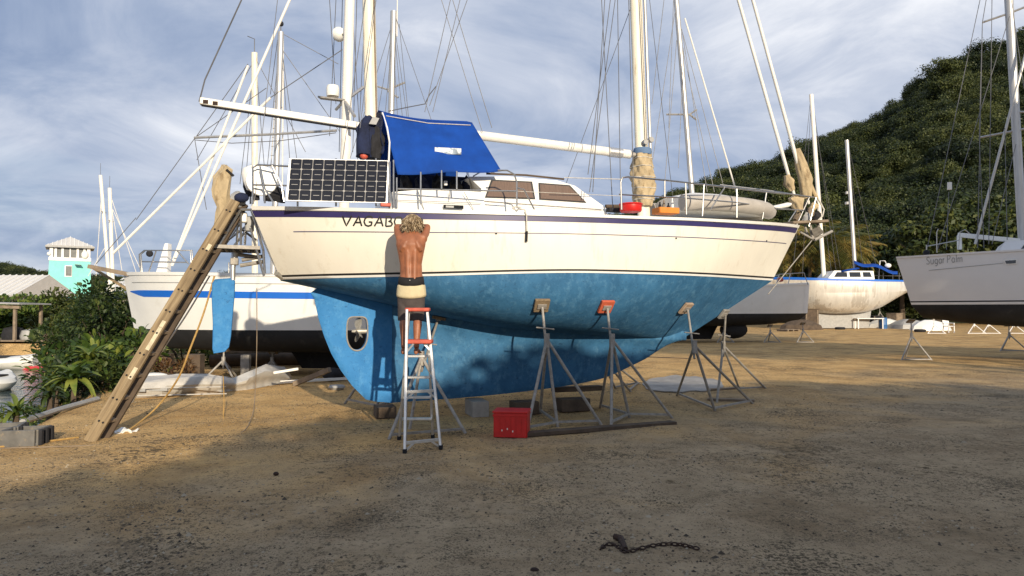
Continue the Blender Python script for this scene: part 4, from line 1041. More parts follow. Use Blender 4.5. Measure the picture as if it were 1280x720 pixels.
MB().ball(BL(302, 247, -.38), (.10, .08, .07)).build('dark_cap', M_navyc, yacht)
# bow fitting, anchors and sprit
sp_a, sp_b = BL(985, 279, 0), BL(1029, 277, 0)
MB().beam(sp_a, sp_b, .30, .05).build('bow_platform', M_woodg, yacht, bevel=.01)
for i, (a_, b_, r_) in enumerate((((1018, 300), (1040, 289), .028), ((1000, 290), (1018, 300), .02), ((1012, 280), (1016, 298), .03), ((1022, 280), (1026, 292), .03), ((1006, 281), (1010, 296), .02))):
    MB().tube([BL(*a_, -.05 + .03 * i), BL(*b_, -.05 + .03 * i)], r_, 8).build('anchor_shank' if i < 2 else 'bow_roller', M_galv, yacht)
an = MB(); an.loft([[BL(1014, 287, -.1), BL(1024, 283, -.2), BL(1030, 290, -.1), BL(1018, 297, 0)], [BL(1014, 288, .1), BL(1024, 285, .15), BL(1030, 291, .1), BL(1018, 298, .05)]]); an.build('anchor_fluke', M_galv, yacht)
MB().tube([BL(1038, 290, 0), BL(1016, 299, 0), BL(978, 346, -.02), BL(960, 368, -.04)], .010, 6).build('bobstay', M_galv, yacht)
for i, (px, py, r_) in enumerate(((1003, 258, .07), (1012, 266, .08), (1018, 258, .07), (1008, 272, .07), (1021, 270, .06), (997, 270, .06))):
    bag('bow_clutter', [BL(px - 3, py + 5, .05 * (i % 3)), BL(px, py, .05 * (i % 3)), BL(px + 2, py - 5, .05 * (i % 3))], [r_ * .7, r_, r_ * .6], (M_dark, M_woodg, M_canvas, M_grey)[i % 4], seed=60 + i, rough_=.35, n=10)
MB().tube([BL(955, 262, -.3), BL(985, 256, -.25), BL(989, 255, -.25)], [.03, .045, .02], 8).build('bow_fender', M_radome, yacht)
MB().tube([BL(1022, 247, 0), BL(1030, 262, 0), BL(1028, 270, 0), BL(1022, 276, 0)], .016, 6).build('anchor_line', M_wirel, yacht)
# ------------------------------------------------------------------ the other boats
class Boat:
    def __init__(s, name, label, loc, ang, group='yachts on the hard', cat='yacht'):
        s.root = thing(name, label, cat, loc, ang, group)
        s.M = Matrix.Translation(Vector(loc)) @ Matrix.Rotation(ang, 4, 'Z'); s.MI = s.M.inverted()
    def L(s, p): return s.MI @ Vector(p)
    def PL(s, px, py, y=0.0):
        o = s.L((0, 0, CAMH)); d = s.L(Vector((0, 0, CAMH)) + ray(px, py)) - o
        return o + d * ((y - o.y) / d.y)
    def tube(s, name, pts_, r_, m_, n=6, parent=None): return MB().tube(pts_, r_, n).build(name, m_, parent or s.root)
    def mast(s, name, pa, pb, r_, m_, ztop=None, y=0.0):
        a, b_ = s.PL(*pa, y), s.PL(*pb, y)
        if ztop: b_ = ext(a, b_, ztop)
        d = b_ - a
        return spar(name, a, b_, r_ * .85, r_ * 1.1, m_, 12, s.root), a, b_
    def rig(s, base_pts, head, r_=.010, name='shroud', m_=None):
        for p in base_pts: s.tube(name, [p, head], r_, m_ or M_wire, 5)
    def spreader(s, a, b_, f, half_, r_=.03, m_=None):
        c = Vector(a).lerp(Vector(b_), f); s.tube('spreader', [c + Vector((-.1, -half_, .1)), c, c + Vector((-.1, half_, .1))], r_, m_ or M_mastg, 6)
        return c
    def fin(s, name, x0, x1, z0, z1, th_, m_, rake=.3):
        rings_ = []
        for z, k in ((z1, 1.0), (lerp(z1, z0, .5), .92), (z0, .85)):
            off = rake * (z1 - z); xm = (x0 + x1) / 2 - off; hw = (x1 - x0) / 2 * k
            rings_.append([Vector((xm + hw * math.cos(a), th_ * k * math.sin(a) * (1 - .35 * math.cos(a)), z)) for a in (2 * math.pi * j / 20 for j in range(20))])
        return MB().loft(rings_).build(name, m_, s.root)

def cabin(bt, name, prof, hw, m_, wins=(), zhi=None, glass=None):
    n = len(prof); s_ = MB(); zt = max(z for x, z in prof); zb = min(z for x, z in prof)
    def yy(z): return lerp(hw, hw * .84, (z - zb) / (zt - zb))
    a = [Vector((x, -yy(z), z)) for x, z in prof]; b_ = [Vector((x, yy(z), z)) for x, z in prof]
    s_.add(a, [tuple(range(n))]); s_.add(b_, [tuple(range(n - 1, -1, -1))]); s_.grid([a + [a[0]], b_ + [b_[0]]])
    c = s_.build(name, m_, bt.root, bevel=.03, angle=30)
    for side in (-1, 1):
        for q in wins:
            MB().prism([Vector((x, side * (yy(z) + .004), z)) for x, z in q], (0, side * .012, 0)).build('window_pane', glass or M_glass, c, smooth=False)
    return c

# --- white yacht with a blue stripe, behind the stern, bow to the left
A = Boat('sailing_yacht', 'white yacht with broad blue stripe and black bottom behind the leaning ladder', (1.0, 18.6, 0), math.pi)
aB = spl([0, .15, .4, .65, .82, .93, 1], [1.35, 1.6, 1.72, 1.62, 1.25, .72, .10]); aW = spl([0, .15, .4, .65, .82, .93, 1], [1.1, 1.5, 1.66, 1.52, 1.08, .52, .06])
aL = 11.0
at_, au_ = make_hull(A.root, aL, aB, aW, spl([0, .5, 1], [2.42, 2.44, 2.55]), spl([0, 1], [1.15, 1.14]), .35, 10.72, .9, 10.2, spl([0, .3, .7, 1], [.66, .58, .60, .66]), spl([0, .3, .8, 1], [.5, .9, .45, .03]), M_gelw, M_blackb, pw=.55)
strip(A.root, 'blue_stripe', at_, lambda t_: lerp(.33, .30, t_) + (max(0, (t_ - .95) / .05)) * .02, lambda t_: lerp(.45, .42, t_) - max(0, (t_ - .94) / .05) * .10, M_blus, .02, .985, .005, side=(-1, 1))
strip(A.root, 'cove_line', at_, .155, .172, M_grey, .05, .97, .005)
strip(A.root, 'rubbing_strake', at_, -.02, .035, M_gelw, 0, .99, .03)
am_, a0, a1 = A.mast('mast', (427.5, 345), (437, 0), .118, M_mastw, 13.6)
c = a0.lerp(a1, .0)
p = A.PL(424, 43, -.25); MB().lathe([(.0, -.16), (.14, -.13), (.19, -.03), (.19, .05), (.14, .14), (0, .17)], p, 14, Matrix.Rotation(R(90), 3, 'Y')).build('radar_reflector', M_radome, A.root)
MB().tube([p, A.PL(433, 43, 0)], .03, 6).build('reflector_bracket', M_galv, A.root)
p = A.PL(416, 114, -.1); MB().lathe([(.0, -.14), (.16, -.14), (.17, -.06), (.17, .06), (.15, .14), (0, .15)], p, 16).build('radome', M_radome, A.root)
MB().beam(A.PL(399, 122, -.1), A.PL(433, 126, 0), .2, .04).build('radome_bracket', M_galv, A.root)
for e in ((454, 109), (443, 145)):
    A.tube('spreader', [A.PL(431, 126, 0), A.PL(*e, -.9 if e[1] < 120 else .9)], .045, M_mastg)
A.tube('spreader', [A.PL(430, 126, 0), A.PL(420, 137, -.3)], .04, M_mastg)
for (pa, y0, pb, y1, r_, m_) in (((215, 332), 0, (362, 0), 0, .036, M_mastw), ((214, 332), -.15, (310, 82), 0, .031, M_mastw), ((141, 317), 0, (338, 122), 0, .034, M_mastw), ((338, 122), 0, (428, 62), 0, .012, M_wire)):
    a_, b_ = A.PL(*pa, y0), A.PL(*pb, y1)
    if pb == (362, 0): b_ = ext(a_, b_, 13.2)
    A.tube('furled_sail' if r_ > .03 else 'forestay', [a_, a_.lerp(b_, .5), b_], r_, m_, 8)
A.tube('staysail_boom', [A.PL(243, 172, -.2), A.PL(335, 168, -.1), A.PL(421, 163, 0)], .035, M_mastg, 8)
A.tube('slack_line', [A.PL(244, 175, -.2), A.PL(290, 179, -.2), A.PL(350, 176, -.2), A.PL(420, 166, 0)], .010, M_wire)
for pa, pb in (((244, 172), (170, 275)), ((243, 174), (310, 80)), ((243, 172), (258, 262)), ((244, 172), (333, 110)), ((170, 272), (120, 330))): A.tube('line', [A.PL(*pa, -.2), A.PL(*pb, -.1)], .010, M_wire, 5)
for pa, pb in (((412, 170), (420, 0)), ((424, 190), (428, 0)), ((441, 190), (446, 0)), ((447, 200), (456, 20)), ((451, 190), (440, 0)), ((420, 130), (412, 0))):
    a_, b_ = A.PL(*pa, -1.3), A.PL(*pb, -.6); A.tube('shroud', [a_, ext(a_, b_, 11.5)], .010, M_wire, 5)
# bow gear
bw = A.PL(163, 345, 0)
MB().beam(A.PL(111, 333, .25), A.PL(172, 345, .25), .12, .10).build('bowsprit_plank', M_woodg, A.root); MB().beam(A.PL(113, 333, -.25), A.PL(160, 362, -.25), .06, .06).build('bowsprit_strut', M_wood, A.root)
MB().prism([A.PL(q[0], q[1], -.12) for q in ((199, 345), (211, 305), (215, 305), (214, 345))], (0, .24, 0)).build('mooring_post', M_white, A.root, bevel=.02)
for pts_ in ([(176, 343), (174, 318), (180, 313), (238, 313), (240, 345)], [(178, 327), (234, 328)], [(185, 343), (195, 314)], [(222, 314), (236, 330)], [(255, 341), (345, 343)], [(255, 343), (255, 336)], [(286, 341), (286, 328)]):
    A.tube('pulpit_rail', [A.PL(x, y, .55 if i else .5) for i, (x, y) in enumerate(pts_)], .018, M_steel, 8)
    if len(pts_) > 2: A.tube('pulpit_rail', [A.PL(x + 2, y, -.55) for x, y in pts_], .018, M_steel, 8)
MB().ball(A.PL(187, 317, -.55), .09).build('anchor_ball', M_dark, A.root)
A.fin('keel', 3.2, 6.8, .12, .70, .16, M_blackb, .2)
cabin(A, 'coachroof', [(1.6, 2.4), (1.9, 2.78), (5.2, 2.82), (6.6, 2.44)], 1.05, M_gelw, [[(2.3, 2.55), (3.3, 2.55), (3.3, 2.7), (2.4, 2.7)], [(3.6, 2.55), (4.9, 2.55), (4.8, 2.7), (3.6, 2.7)]])

# --- two more hulls behind it, of which only masts show
def hidden_boat(label, bowx, y, L_, mats_, flip, zd_=2.3):
    bt = Boat('sailing_yacht', label, ((bowx + (L_ if flip else -L_)), y, 0), math.pi if flip else 0.0)
    Bz = spl([0, .2, .5, .8, .95, 1], [1.0, 1.4, 1.6, 1.1, .4, .05]); Wz = spl([0, .2, .5, .8, .95, 1], [.7, 1.2, 1.5, .9, .25, .03])
    make_hull(bt.root, L_, Bz, Wz, spl([0, 1], [zd_, zd_ + .12]), spl([0, 1], [1.35, 1.35]), .4, L_ - .6, 1.0, L_ - 2.2, spl([0, .5, 1], [1.05, .8, .95]), spl([0, .5, 1], [.1, .25, .03]), mats_[0], mats_[1], nt_=24)
    bt.fin('keel', L_ * .35, L_ * .58, .15, 1.0, .14, mats_[1]); cabin(bt, 'coachroof', [(L_ * .25, zd_ - .05), (L_ * .27, zd_ + .32), (L_ * .5, zd_ + .34), (L_ * .64, zd_)], .95, M_gelw, [[(L_ * .3, zd_ + .1), (L_ * .45, zd_ + .1), (L_ * .44, zd_ + .24), (L_ * .3, zd_ + .24)]])
    return bt
E = hidden_boat('old wooden-masted ketch behind the blue striped yacht', -13.2, 25.5, 9.0, (M_gelw, M_anti), True, 2.25)
m_, e0, e1 = E.mast('mizzen_mast', (318.5, 350), (318, 66), .10, M_mast); m_, e2, e3 = E.mast('mainmast', (341, 350), (351, 40), .10, M_mastg)
E.tube('wind_instrument', [e1, e1 + Vector((.0, 0, .5)), e1 + Vector((.25, 0, .6))], .015, M_wire); E.tube('wind_instrument', [e3, e3 + Vector((0, 0, .35))], .02, M_wire); MB().ball(e3 + Vector((0, 0, .3)), .1).build('masthead_lamp', M_dark, E.root)
E.tube('mast_ladder', [E.PL(337, 230, -.2), E.PL(349, 60, -.2)], .015, M_wirel)
E.tube('mast_pole', [E.PL(353, 235, -.25), E.PL(354, 45, -.1)], .025, M_mastw)
for k in range(14):
    f = k / 14; E.tube('ladder_rung', [E.PL(lerp(336, 347, f), lerp(228, 70, f), -.2), E.PL(lerp(341, 350, f), lerp(228, 70, f), -.1)], .012, M_wirel, 4)
for pa, pb in (((300, 230), (318, 80)), ((306, 240), (318, 90)), ((333, 240), (320, 80)), ((378, 250), (352, 60)), ((366, 250), (352, 62)), ((330, 250), (350, 50)), ((425, 165), (353, 62)), ((423, 80), (353, 42)), ((382, 190), (318, 70)), ((338, 118), (347, 50)), ((246, 200), (318, 75))):
    E.tube('shroud', [E.PL(*pa, -.9), E.PL(*pb, 0)], .012, M_wire, 5)
F = hidden_boat('slim-masted sloop behind the blue awning', 3.4, 25.0, 9.4, (M_gelw, M_anti), False, 2.2)
m_, f0, f1 = F.mast('mast', (484, 350), (492, 14), .10, M_mastg)
F.tube('masthead_pole', [f1 + Vector((.12, 0, -.9)), f1 + Vector((.14, 0, 1.6))], .02, M_mastw)
for pa, pb, y_ in (((472, 108), (485, 112), -1.0), ((485, 112), (506, 103), 1.0), ((485, 114), (498, 122), -1.2)): F.tube('spreader', [F.PL(*pa, 0), F.PL(*pb, 0)], .035, M_mastg)
for pa, pb in (((462, 200), (490, 40)), ((508, 200), (493, 40)), ((500, 200), (492, 60)), ((476, 200), (490, 50)), ((516, 200), (494, 38)), ((560, 210), (494, 20)), ((437, 200), (490, 30)), ((512, 160), (499, 30))): F.tube('shroud', [F.PL(*pa, -.7), F.PL(*pb, 0)], .010, M_wire, 5)

# --- grey-sided yacht behind the bow
Bb = Boat('sailing_yacht', 'white yacht with plumb bow and black bottom behind the blue yacht bow', (3.9, 36.4, 0), 0.0)
bB = spl([0, .2, .5, .75, .9, 1], [1.2, 1.65, 1.8, 1.45, .75, .08]); bWf = spl([0, .2, .5, .75, .9, 1], [1.0, 1.5, 1.7, 1.3, .6, .05])
bt_, bu_ = make_hull(Bb.root, 11.1, bB, bWf, spl([0, .6, 1], [2.72, 2.75, 2.92]), spl([0, 1], [1.40, 1.42]), .3, 11.0, .8, 10.6, spl([0, .4, .8, 1], [1.0, .78, .86, 1.1]), spl([0, .4, .8, 1], [.4, .7, .3, .02]), M_gelw, M_blackb, nt_=40, pw=.6)
strip(Bb.root, 'rubbing_strake', bt_, -.02, .05, M_gelw, 0, .99, .03)
strip(Bb.root, 'lit_stem_strip', bt_, 0.0, .98, M_white, .975, 1.0, .012, n=3)  # strip where the stem catches sun, put on as white paint
Bb.fin('keel', 4.2, 6.6, .12, 1.0, .18, M_blackb)
p = Bb.PL(917, 412, -.6); MB().ball(p, (.7, .4, .45), 14, 9).build('keel_bulb', M_blackb, Bb.root)
MB().box(Bb.PL(963, 366, -.62) + Vector((0, -.03, 0)), (.30, .03, .12)).build('hawse_hole', M_black, Bb.root)
m_, b0, b1 = Bb.mast('mast', (874, 350), (845, -5), .125, M_mastg, 17.5)
for pa, pb in (((833, 143), (862, 143)), ((862, 143), (871, 137)), ((862, 143), (871, 150))): Bb.tube('spreader', [Bb.PL(*pa, 0), Bb.PL(*pb, 0)], .05, M_mastg)
for pa, pb in (((816, 200), (846, 0)), ((836, 160), (842, 0)), ((848, 210), (855, 60)), ((884, 240), (853, 40)), ((905, 235), (852, 36)), ((893, 240), (853, 60)), ((815, 130), (830, 0)), ((830, 240), (846, 50)), ((862, 210), (848, 30))): Bb.tube('shroud', [Bb.PL(*pa, -.5), Bb.PL(*pb, 0)], .016, M_wire, 5)
Bb.tube('furled_headsail', [Bb.PL(922, 245, 0), ext(Bb.PL(922, 245, 0), Bb.PL(876, 90, 0), 16.5)], .04, M_mastw)
for pts_ in ([(970, 356), (974, 343), (1005, 341), (1010, 356)], [(945, 356), (947, 345), (974, 344)], [(985, 356), (988, 342)], [(930, 350), (960, 350)]): Bb.tube('pulpit_rail', [Bb.PL(x, y, -.5) for x, y in pts_], .025, M_steel)
MB().tube([Bb.PL(972, 350, -.3), Bb.PL(978, 349, -.3)], .12, 8).build('windlass', M_redp, Bb.root)

# --- aluminium ketch with blue awning, far right
Cc = Boat('sailing_yacht', 'bare aluminium ketch with white deckhouse and blue awning near the palms', (32.6, 60.0, 0), math.pi)
cB = spl([0, .05, .15, .4, .65, .85, .95, 1], [.7, 1.15, 1.5, 1.9, 1.8, 1.1, .45, .06]); cW = spl([0, .05, .15, .4, .65, .85, .95, 1], [.6, 1.05, 1.42, 1.85, 1.7, .95, .33, .04])
M_bare = mat('bare_aluminium', (.70, .68, .63), .35, .35, var=.2, scale=.9, stretch=(1.6, 1.6, .12), wear=(.50, .47, .42), wear_shade_scale=.9, wear_shade_t=(.5, .56))  # vertical bands of light and shade put into the hull colour
ct_, cu_ = make_hull(Cc.root, 12.0, cB, cW, spl([0, .4, 1], [3.95, 4.0, 4.25]), spl([0, .2, 1], [3.2, 3.0, 2.9]), -.35, 11.4, 1.6, 8.6, spl([0, .12, .3, .6, 1], [2.1, 1.65, 1.35, 1.25, 1.5]), spl([0, .4, .8, 1], [.2, .4, .15, .03]), M_bare, M_bare, nt_=40, pw=.75)
strip(Cc.root, 'rubbing_strake', ct_, -.05, .12, M_blus, 0, .99, .03)
Cc.fin('keel', 2.6, 8.8, .05, 2.0, .24, M_grey, .1)
dk_ = cabin(Cc, 'deckhouse', [(3.0, 3.95), (3.0, 4.75), (6.2, 4.78), (6.9, 4.0)], 1.3, M_gelw, [[(3.2, 4.25), (3.9, 4.25), (3.9, 4.65), (3.3, 4.65)], [(4.1, 4.25), (5.0, 4.25), (5.0, 4.65), (4.1, 4.65)], [(5.2, 4.25), (6.3, 4.25), (6.0, 4.65), (5.2, 4.65)]])
Cc.mast('mainmast', (1030.5, 352), (1014, 118), .16, M_mastw); m_, c2, c3 = Cc.mast('mizzen_mast', (1070, 352), (1058.5, 175), .15, M_mastg)
MB().lathe([(0, -.12), (.3, -.1), (.3, .1), (0, .13)], Cc.PL(1061, 254, -.3), 12).build('radome', M_radome, Cc.root); MB().lathe([(0, -.1), (.2, -.1), (.2, .1), (0, .1)], Cc.PL(1060, 241, -.2), 10).build('radar_reflector', M_radome, Cc.root)
for pa, pb in (((1003, 345), (1014, 122)), ((1046, 345), (1016, 125)), ((1040, 345), (1015, 160)), ((1098, 345), (1060, 180)), ((1080, 345), (1060, 185)), ((992, 330), (1013, 125)), ((1052, 345), (1018, 150))): Cc.tube('shroud', [Cc.PL(*pa, -1.2), Cc.PL(*pb, 0)], .018, M_wire, 4)
s = MB(); s.grid([[Cc.PL(lerp(1068, 1122, u), lerp(329, 342, u) + 2 * math.sin(u * 9), y_) + Vector((0, 0, .25 * (1 - (y_ / 1.5) ** 2))) for u in [k / 10 for k in range(11)]] for y_ in (-1.5, -.8, 0, .8, 1.5)])
s.build('awning', M_blue, Cc.root).modifiers.new('t', 'SOLIDIFY').thickness = .02
s = MB(); s.grid([[Cc.PL(lerp(1052, 1074, u), lerp(338, 334, u), y_) for u in (0, .5, 1)] for y_ in (-1.2, 0, 1.2)]); s.build('sail_cover', M_blue, Cc.root).modifiers.new('t', 'SOLIDIFY').thickness = .15
for px in (1040, 1052, 1064, 1092, 1104, 1116, 1124): Cc.tube('stanchion', [Cc.PL(px, 353, -1.3), Cc.PL(px, 341, -1.3)], .025, M_steel)
Cc.tube('guard_rail', [Cc.PL(1030, 343, -1.3), Cc.PL(1126, 345, -1.1)], .025, M_steel); Cc.tube('arch', [Cc.PL(1098, 352, -1.2), Cc.PL(1100, 326, -1.2), Cc.PL(1106, 326, -1.2), Cc.PL(1110, 334, -1.2)], .04, M_white)
MB().ball(Cc.PL(1110, 332, -.8), (.28, .2, .2)).build('satellite_dome', M_radome, Cc.root)
for dx_ in (0, 3.5): Cc.tube('ladder_rail', [Cc.PL(1064 + dx_, 358, -2.0), Cc.PL(1078 + dx_, 398, -3.4)], .05, M_woodd)

# --- the grey sloop on the right
D = Boat('sailing_yacht', 'pale grey sloop named Sugar Palm with black bottom near the hillside', (13.25, 24.75, 0), R(-29))
dB = spl([0, .1, .3, .5, .7, .88, 1], [1.45, 1.62, 1.8, 1.8, 1.5, .75, .06]); dW = spl([0, .1, .3, .5, .7, .88, 1], [1.25, 1.5, 1.7, 1.7, 1.35, .6, .04])
M_gelg = mat('gelcoat_pale', (.70, .69, .68), .35, var=.03, scale=1)
dt_, du_ = make_hull(D.root, 12.5, dB, dW, spl([0, .3, 1], [3.32, 3.42, 3.6]), spl([0, 1], [1.78, 1.80]), .42, 12.3, .75, 12.0, spl([0, .15, .45, .8, 1], [1.35, 1.15, 1.0, 1.15, 1.5]), spl([0, .4, .8, 1], [.5, .8, .4, .02]), M_gelg, M_blackb, nt_=48, pw=.65)
strip(D.root, 'boot_stripe', dt_, .955, .985, M_white, 0, .99, .006); strip(D.root, 'boot_stripe', dt_, .925, .95, M_black, 0, .99, .006)
strip(D.root, 'rubbing_strake', dt_, -.015, .02, M_gelg, 0, .99, .03)
def d_half(x, z):
    t_ = min(1, max(0, x / 12.5)); v = min(1, max(0, (spl([0, .3, 1], [3.32, 3.42, 3.6])(t_) - z) / 1.6)); return lerp(dB(t_), dW(t_), v) + .03 * math.sin(math.pi * v)
def on_d(px, py, off=.006):
    y = -1.5
    for _ in range(12): p = D.PL(px, py, y); y = -d_half(p.x, p.z) - off
    return D.PL(px, py, y)
lettering('Sugar Palm', {'*': 5.0, 'S': 5.6, 'r': 3.6, ' ': 2.0, 'P': 5.6, 'l': 2.6, 'm': 7.0}, lambda u: (1157.5 + u, 330.5 - u * .075), 1.0, on_d, 9.0).build('name_lettering', M_grey, D.root, smooth=False)
s = MB(); s.grid([[on_d(lerp(1161, 1254, k / 12), lerp(337.7, 328.5, k / 12)), on_d(lerp(1161, 1254, k / 12), lerp(338.4, 329.2, k / 12))] for k in range(13)]); s.build('cove_line', M_grey, D.root)
MB().prism([on_d(*q) for q in ((1254, 325.5), (1257, 324), (1270, 323.5), (1272, 325), (1271, 330), (1257, 331))], (0, -.012, 0)).build('portlight_frame', M_white, D.root, smooth=False)
MB().prism([on_d(*q, .02) for q in ((1256, 326), (1270, 325), (1269.5, 329), (1258, 329.8))], (0, -.006, 0)).build('portlight', M_glass, D.root, smooth=False)
m_, d0, d1 = D.mast('mast', (1280, 330), (1261, 0), .115, M_mastg, 16.5)
MB().beam(D.PL(1197, 293.5, 0), D.PL(1284, 302, 0), .16, .14).build('boom', M_gelw, D.root, bevel=.02)
MB().beam(D.PL(1199, 294, 0), D.PL(1199.5, 312, 0), .1, .14).build('boom_crutch', M_gelw, D.root, bevel=.02)
for pa, pb, y_ in (((1228, 28), (1263, 16), 0), ((1263, 16), (1298, 2), 0), ((1224, 172), (1271, 163), 0), ((1272, 140), (1295, 140), 0), ((1271, 163), (1310, 155), 0)): D.tube('spreader', [D.PL(*pa, 0), D.PL(*pb, 0)], .035, M_mastg)
D.tube('furled_sail', [D.PL(1219, 305, -.3), ext(D.PL(1219, 305, -.3), D.PL(1280, 75, -.3), 14)], .045, M_mastg)
for pa, pb in (((1158, 315), (1225, 0)), ((1172, 312), (1262, 20)), ((1222, 310), (1228, 28)), ((1228, 28), (1236, -20)), ((1230, 310), (1224, 172)), ((1224, 172), (1228, 28)), ((1236, 305), (1240, 0)), ((1259, 300), (1256, 160)), ((1240, 305), (1270, 180)), ((1183, 312), (1186, 240)), ((1280, 110), (1264, 0))):
    a_, b_ = D.PL(*pa, -1.0), D.PL(*pb, -.6)
    if pb[1] == 0: b_ = ext(a_, b_, 14)
    D.tube('stay', [a_, b_], .011, M_wire, 5)
MB().tube([D.PL(1187, 237, -.9), D.PL(1187, 228, -.9)], .07, 10).build('lamp_box', M_radome, D.root)
for pts_ in ([(1158, 318), (1158, 306)], [(1158, 308), (1200, 300)], [(1198, 312), (1200, 290), (1206, 287), (1212, 292)], [(1171, 316), (1171, 290), (1173, 286)]): D.tube('stern_rail', [D.PL(x, y, -1.2) for x, y in pts_], .016, M_steel)
MB().ball(D.PL(1158, 316, -1.3), .10).build('fairlead', M_dark, D.root)
D.fin('keel', 4.8, 7.2, .1, 1.15, .2, M_blackb)
cabin(D, 'coachroof', [(2.8, 3.4), (3.0, 3.75), (6.2, 3.9), (9.0, 3.5)], 1.1, M_gelg, [[(3.4, 3.5), (5.6, 3.5), (5.4, 3.68), (3.5, 3.66)]])

# --- ketch afloat, masts above the shrubs
K = Boat('moored_ketch', 'moored white ketch with two bare masts behind the dark shrub', (-29.5, 47, -.55), R(12), 'boats afloat in the creek', 'yacht')
kB = spl([0, .3, .6, .9, 1], [.8, 1.4, 1.5, .6, .05])
make_hull(K.root, 10.5, kB, kB, spl([0, .5, 1], [1.1, 1.0, 1.35]), spl([0, 1], [.05, .05]), .4, 10.0, 1.2, 9, spl([0, 1], [-.5, -.5]), spl([0, 1], [.1, .05]), M_gelw, M_anti, nt_=20)
cabin(K, 'coachroof', [(2.5, 1.0), (2.6, 1.5), (5.5, 1.5), (6.2, 1.05)], .9, M_gelw, [[(3, 1.2), (5, 1.2), (5, 1.4), (3, 1.4)]])
for nm, pa, pb, r_ in (('mainmast', (138, 372), (125.5, 219), .10), ('mizzen_mast', (141.5, 372), (137, 235), .11)):
    m_, k0, k1 = K.mast(nm, pa, pb, r_, M_mastw); K.tube('spreader', [k0.lerp(k1, .7) + Vector((0, -.5, 0)), k0.lerp(k1, .7) + Vector((0, .5, 0))], .03, M_mastg)
    K.tube('masthead_aerial', [k1, k1 + Vector((0, 0, .8))], .012, M_wire)
for pa, pb in (((170, 340), (140, 250)), ((178, 342), (141, 262)), ((110, 345), (132, 308)), ((153, 342), (139, 255)), ((120, 345), (127, 240))): K.tube('shroud', [K.PL(*pa, 0), K.PL(*pb, 0)], .02, M_mastw, 4)
# ------------------------------------------------------------------ jack stands
def near_hull(px, py):
    best = None
    for i in range(0, 161):
        for j in range(0, 41):
            p = und(i / 160, j / 40, -1); q = L2W(p); d = q - Vector((0, 0, CAMH)); f = d.y * _ct + d.z * _st; u_ = 640 + FPX * d.x / f; v_ = 360 - FPX * (-d.y * _st + d.z * _ct) / f
            e = (u_ - px) ** 2 + (v_ - py) ** 2
            if best is None or e < best[0]: best = (e, i / 160, j / 40)
    _, t_, u_ = best
    p = L2W(und(t_, u_, -1)); a = L2W(und(min(1, t_ + .02), u_, -1)) - L2W(und(max(0, t_ - .02), u_, -1)); b_ = L2W(und(t_, min(1, u_ + .04), -1)) - L2W(und(t_, max(0, u_ - .04), -1))
    n_ = a.cross(b_).normalized()
    if n_.y > 0: n_ = -n_
    return p, n_
def jack_stand(label, feet, apex, padp, padn, padm, group='steel jack stands', r_=.022, bars=((0, 1), (1, 2)), legm=None, handle=True, scale=1.0, pad=.22):
    legm = legm or M_galv
    base = sum((Vector(f) for f in feet), Vector()) / len(feet); base.z = 0
    o = thing('jack_stand', label, 'boat stand', base, 0, group); L_ = lambda p: Vector(p) - base
    apex = Vector(apex)
    for f in feet:
        MB().tube([L_(f) + Vector((0, 0, -.01)), L_(apex)], r_, 8).build('leg', legm, o)
    for i, j in bars:
        a, b_ = Vector(feet[i]), Vector(feet[j]); MB().beam(L_(a.lerp(apex, .05)), L_(b_.lerp(apex, .05)), .03 * scale, .03 * scale).build('base_bar', legm, o)
    MB().tube([L_(apex) + Vector((0, 0, -.12 * scale)), L_(apex) + Vector((0, 0, .08 * scale))], r_ * 1.9, 10).build('collar', legm, o)
    if padp is not None:
        padp = Vector(padp); padn = Vector(padn); end = padp + padn * .075
        MB().tube([L_(apex) + Vector((0, 0, -.2)), L_(end)], r_ * .85, 8).build('screw', legm, o)
        if handle:
            h = L_(apex).lerp(L_(end), .35); MB().tube([h + Vector((-.13, -.05, .01)), h + Vector((.13, .05, -.02))], .010, 6).build('handle', legm, o)
        x = padn.cross(Vector((0, 0, 1))); x = x.normalized() if x.length > .1 else Vector((1, 0, 0)); u_ = padn.cross(x); m_ = Matrix((x, u_, padn)).transposed()
        MB().box(L_(padp + padn * .03), (pad, pad, .045), m_).build('pad', padm, o, bevel=.006)
        MB().box(L_(padp + padn * .06), (pad * .6, pad * .35, .02), m_).build('pad_plate', legm, o)
    return o
def stand_px(label, pad_px, apex_px, ad, feet_px, padm, **kw):
    pp, pn = near_hull(*pad_px); ap = P(*apex_px, ad)
    return jack_stand(label, [G(*f) for f in feet_px], ap, pp, pn, padm, **kw)
M_padw = mat('wood_pad', (.20, .145, .085), .9, var=.4, scale=20, stretch=(1, 6, 1))
M_padr = mat('red_pad', (.50, .10, .045), .75, var=.2, scale=10)
M_padt = mat('tan_pad', (.36, .26, .18), .85, var=.2, scale=10)
stand_px('steel stand with dark wooden pad beside the red crate', (677, 381), (683.5, 424), 10.2, [(658, 540), (697, 533), (752, 531), (675, 517)], M_padw, bars=((0, 1), (1, 2), (1, 3)))
stand_px('steel stand with red pad at the end of the long plank', (757, 383), (765, 424), 10.5, [(764, 533), (787, 522), (841, 523), (750, 510)], M_padr, bars=((0, 1), (1, 2), (1, 3)))
stand_px('steel stand with tan pad tilted under the yacht forefoot', (856, 383), (868, 432), 11.2, [(894, 514), (846, 494), (941, 504)], M_padt, bars=((0, 2), (1, 0)))
stand_px('steel stand tucked behind the others under the yacht bow', (906, 398), (904, 432), 13.2, [(896, 503), (925, 488), (958, 486)], M_galv, bars=((1, 2),), pad=.2)
stand_px('steel stand standing behind the stepladder', (545, 412), (527, 446), 10.1, [(486, 549), (582, 541), (512, 536)], M_padw, bars=((0, 1),), pad=.2)
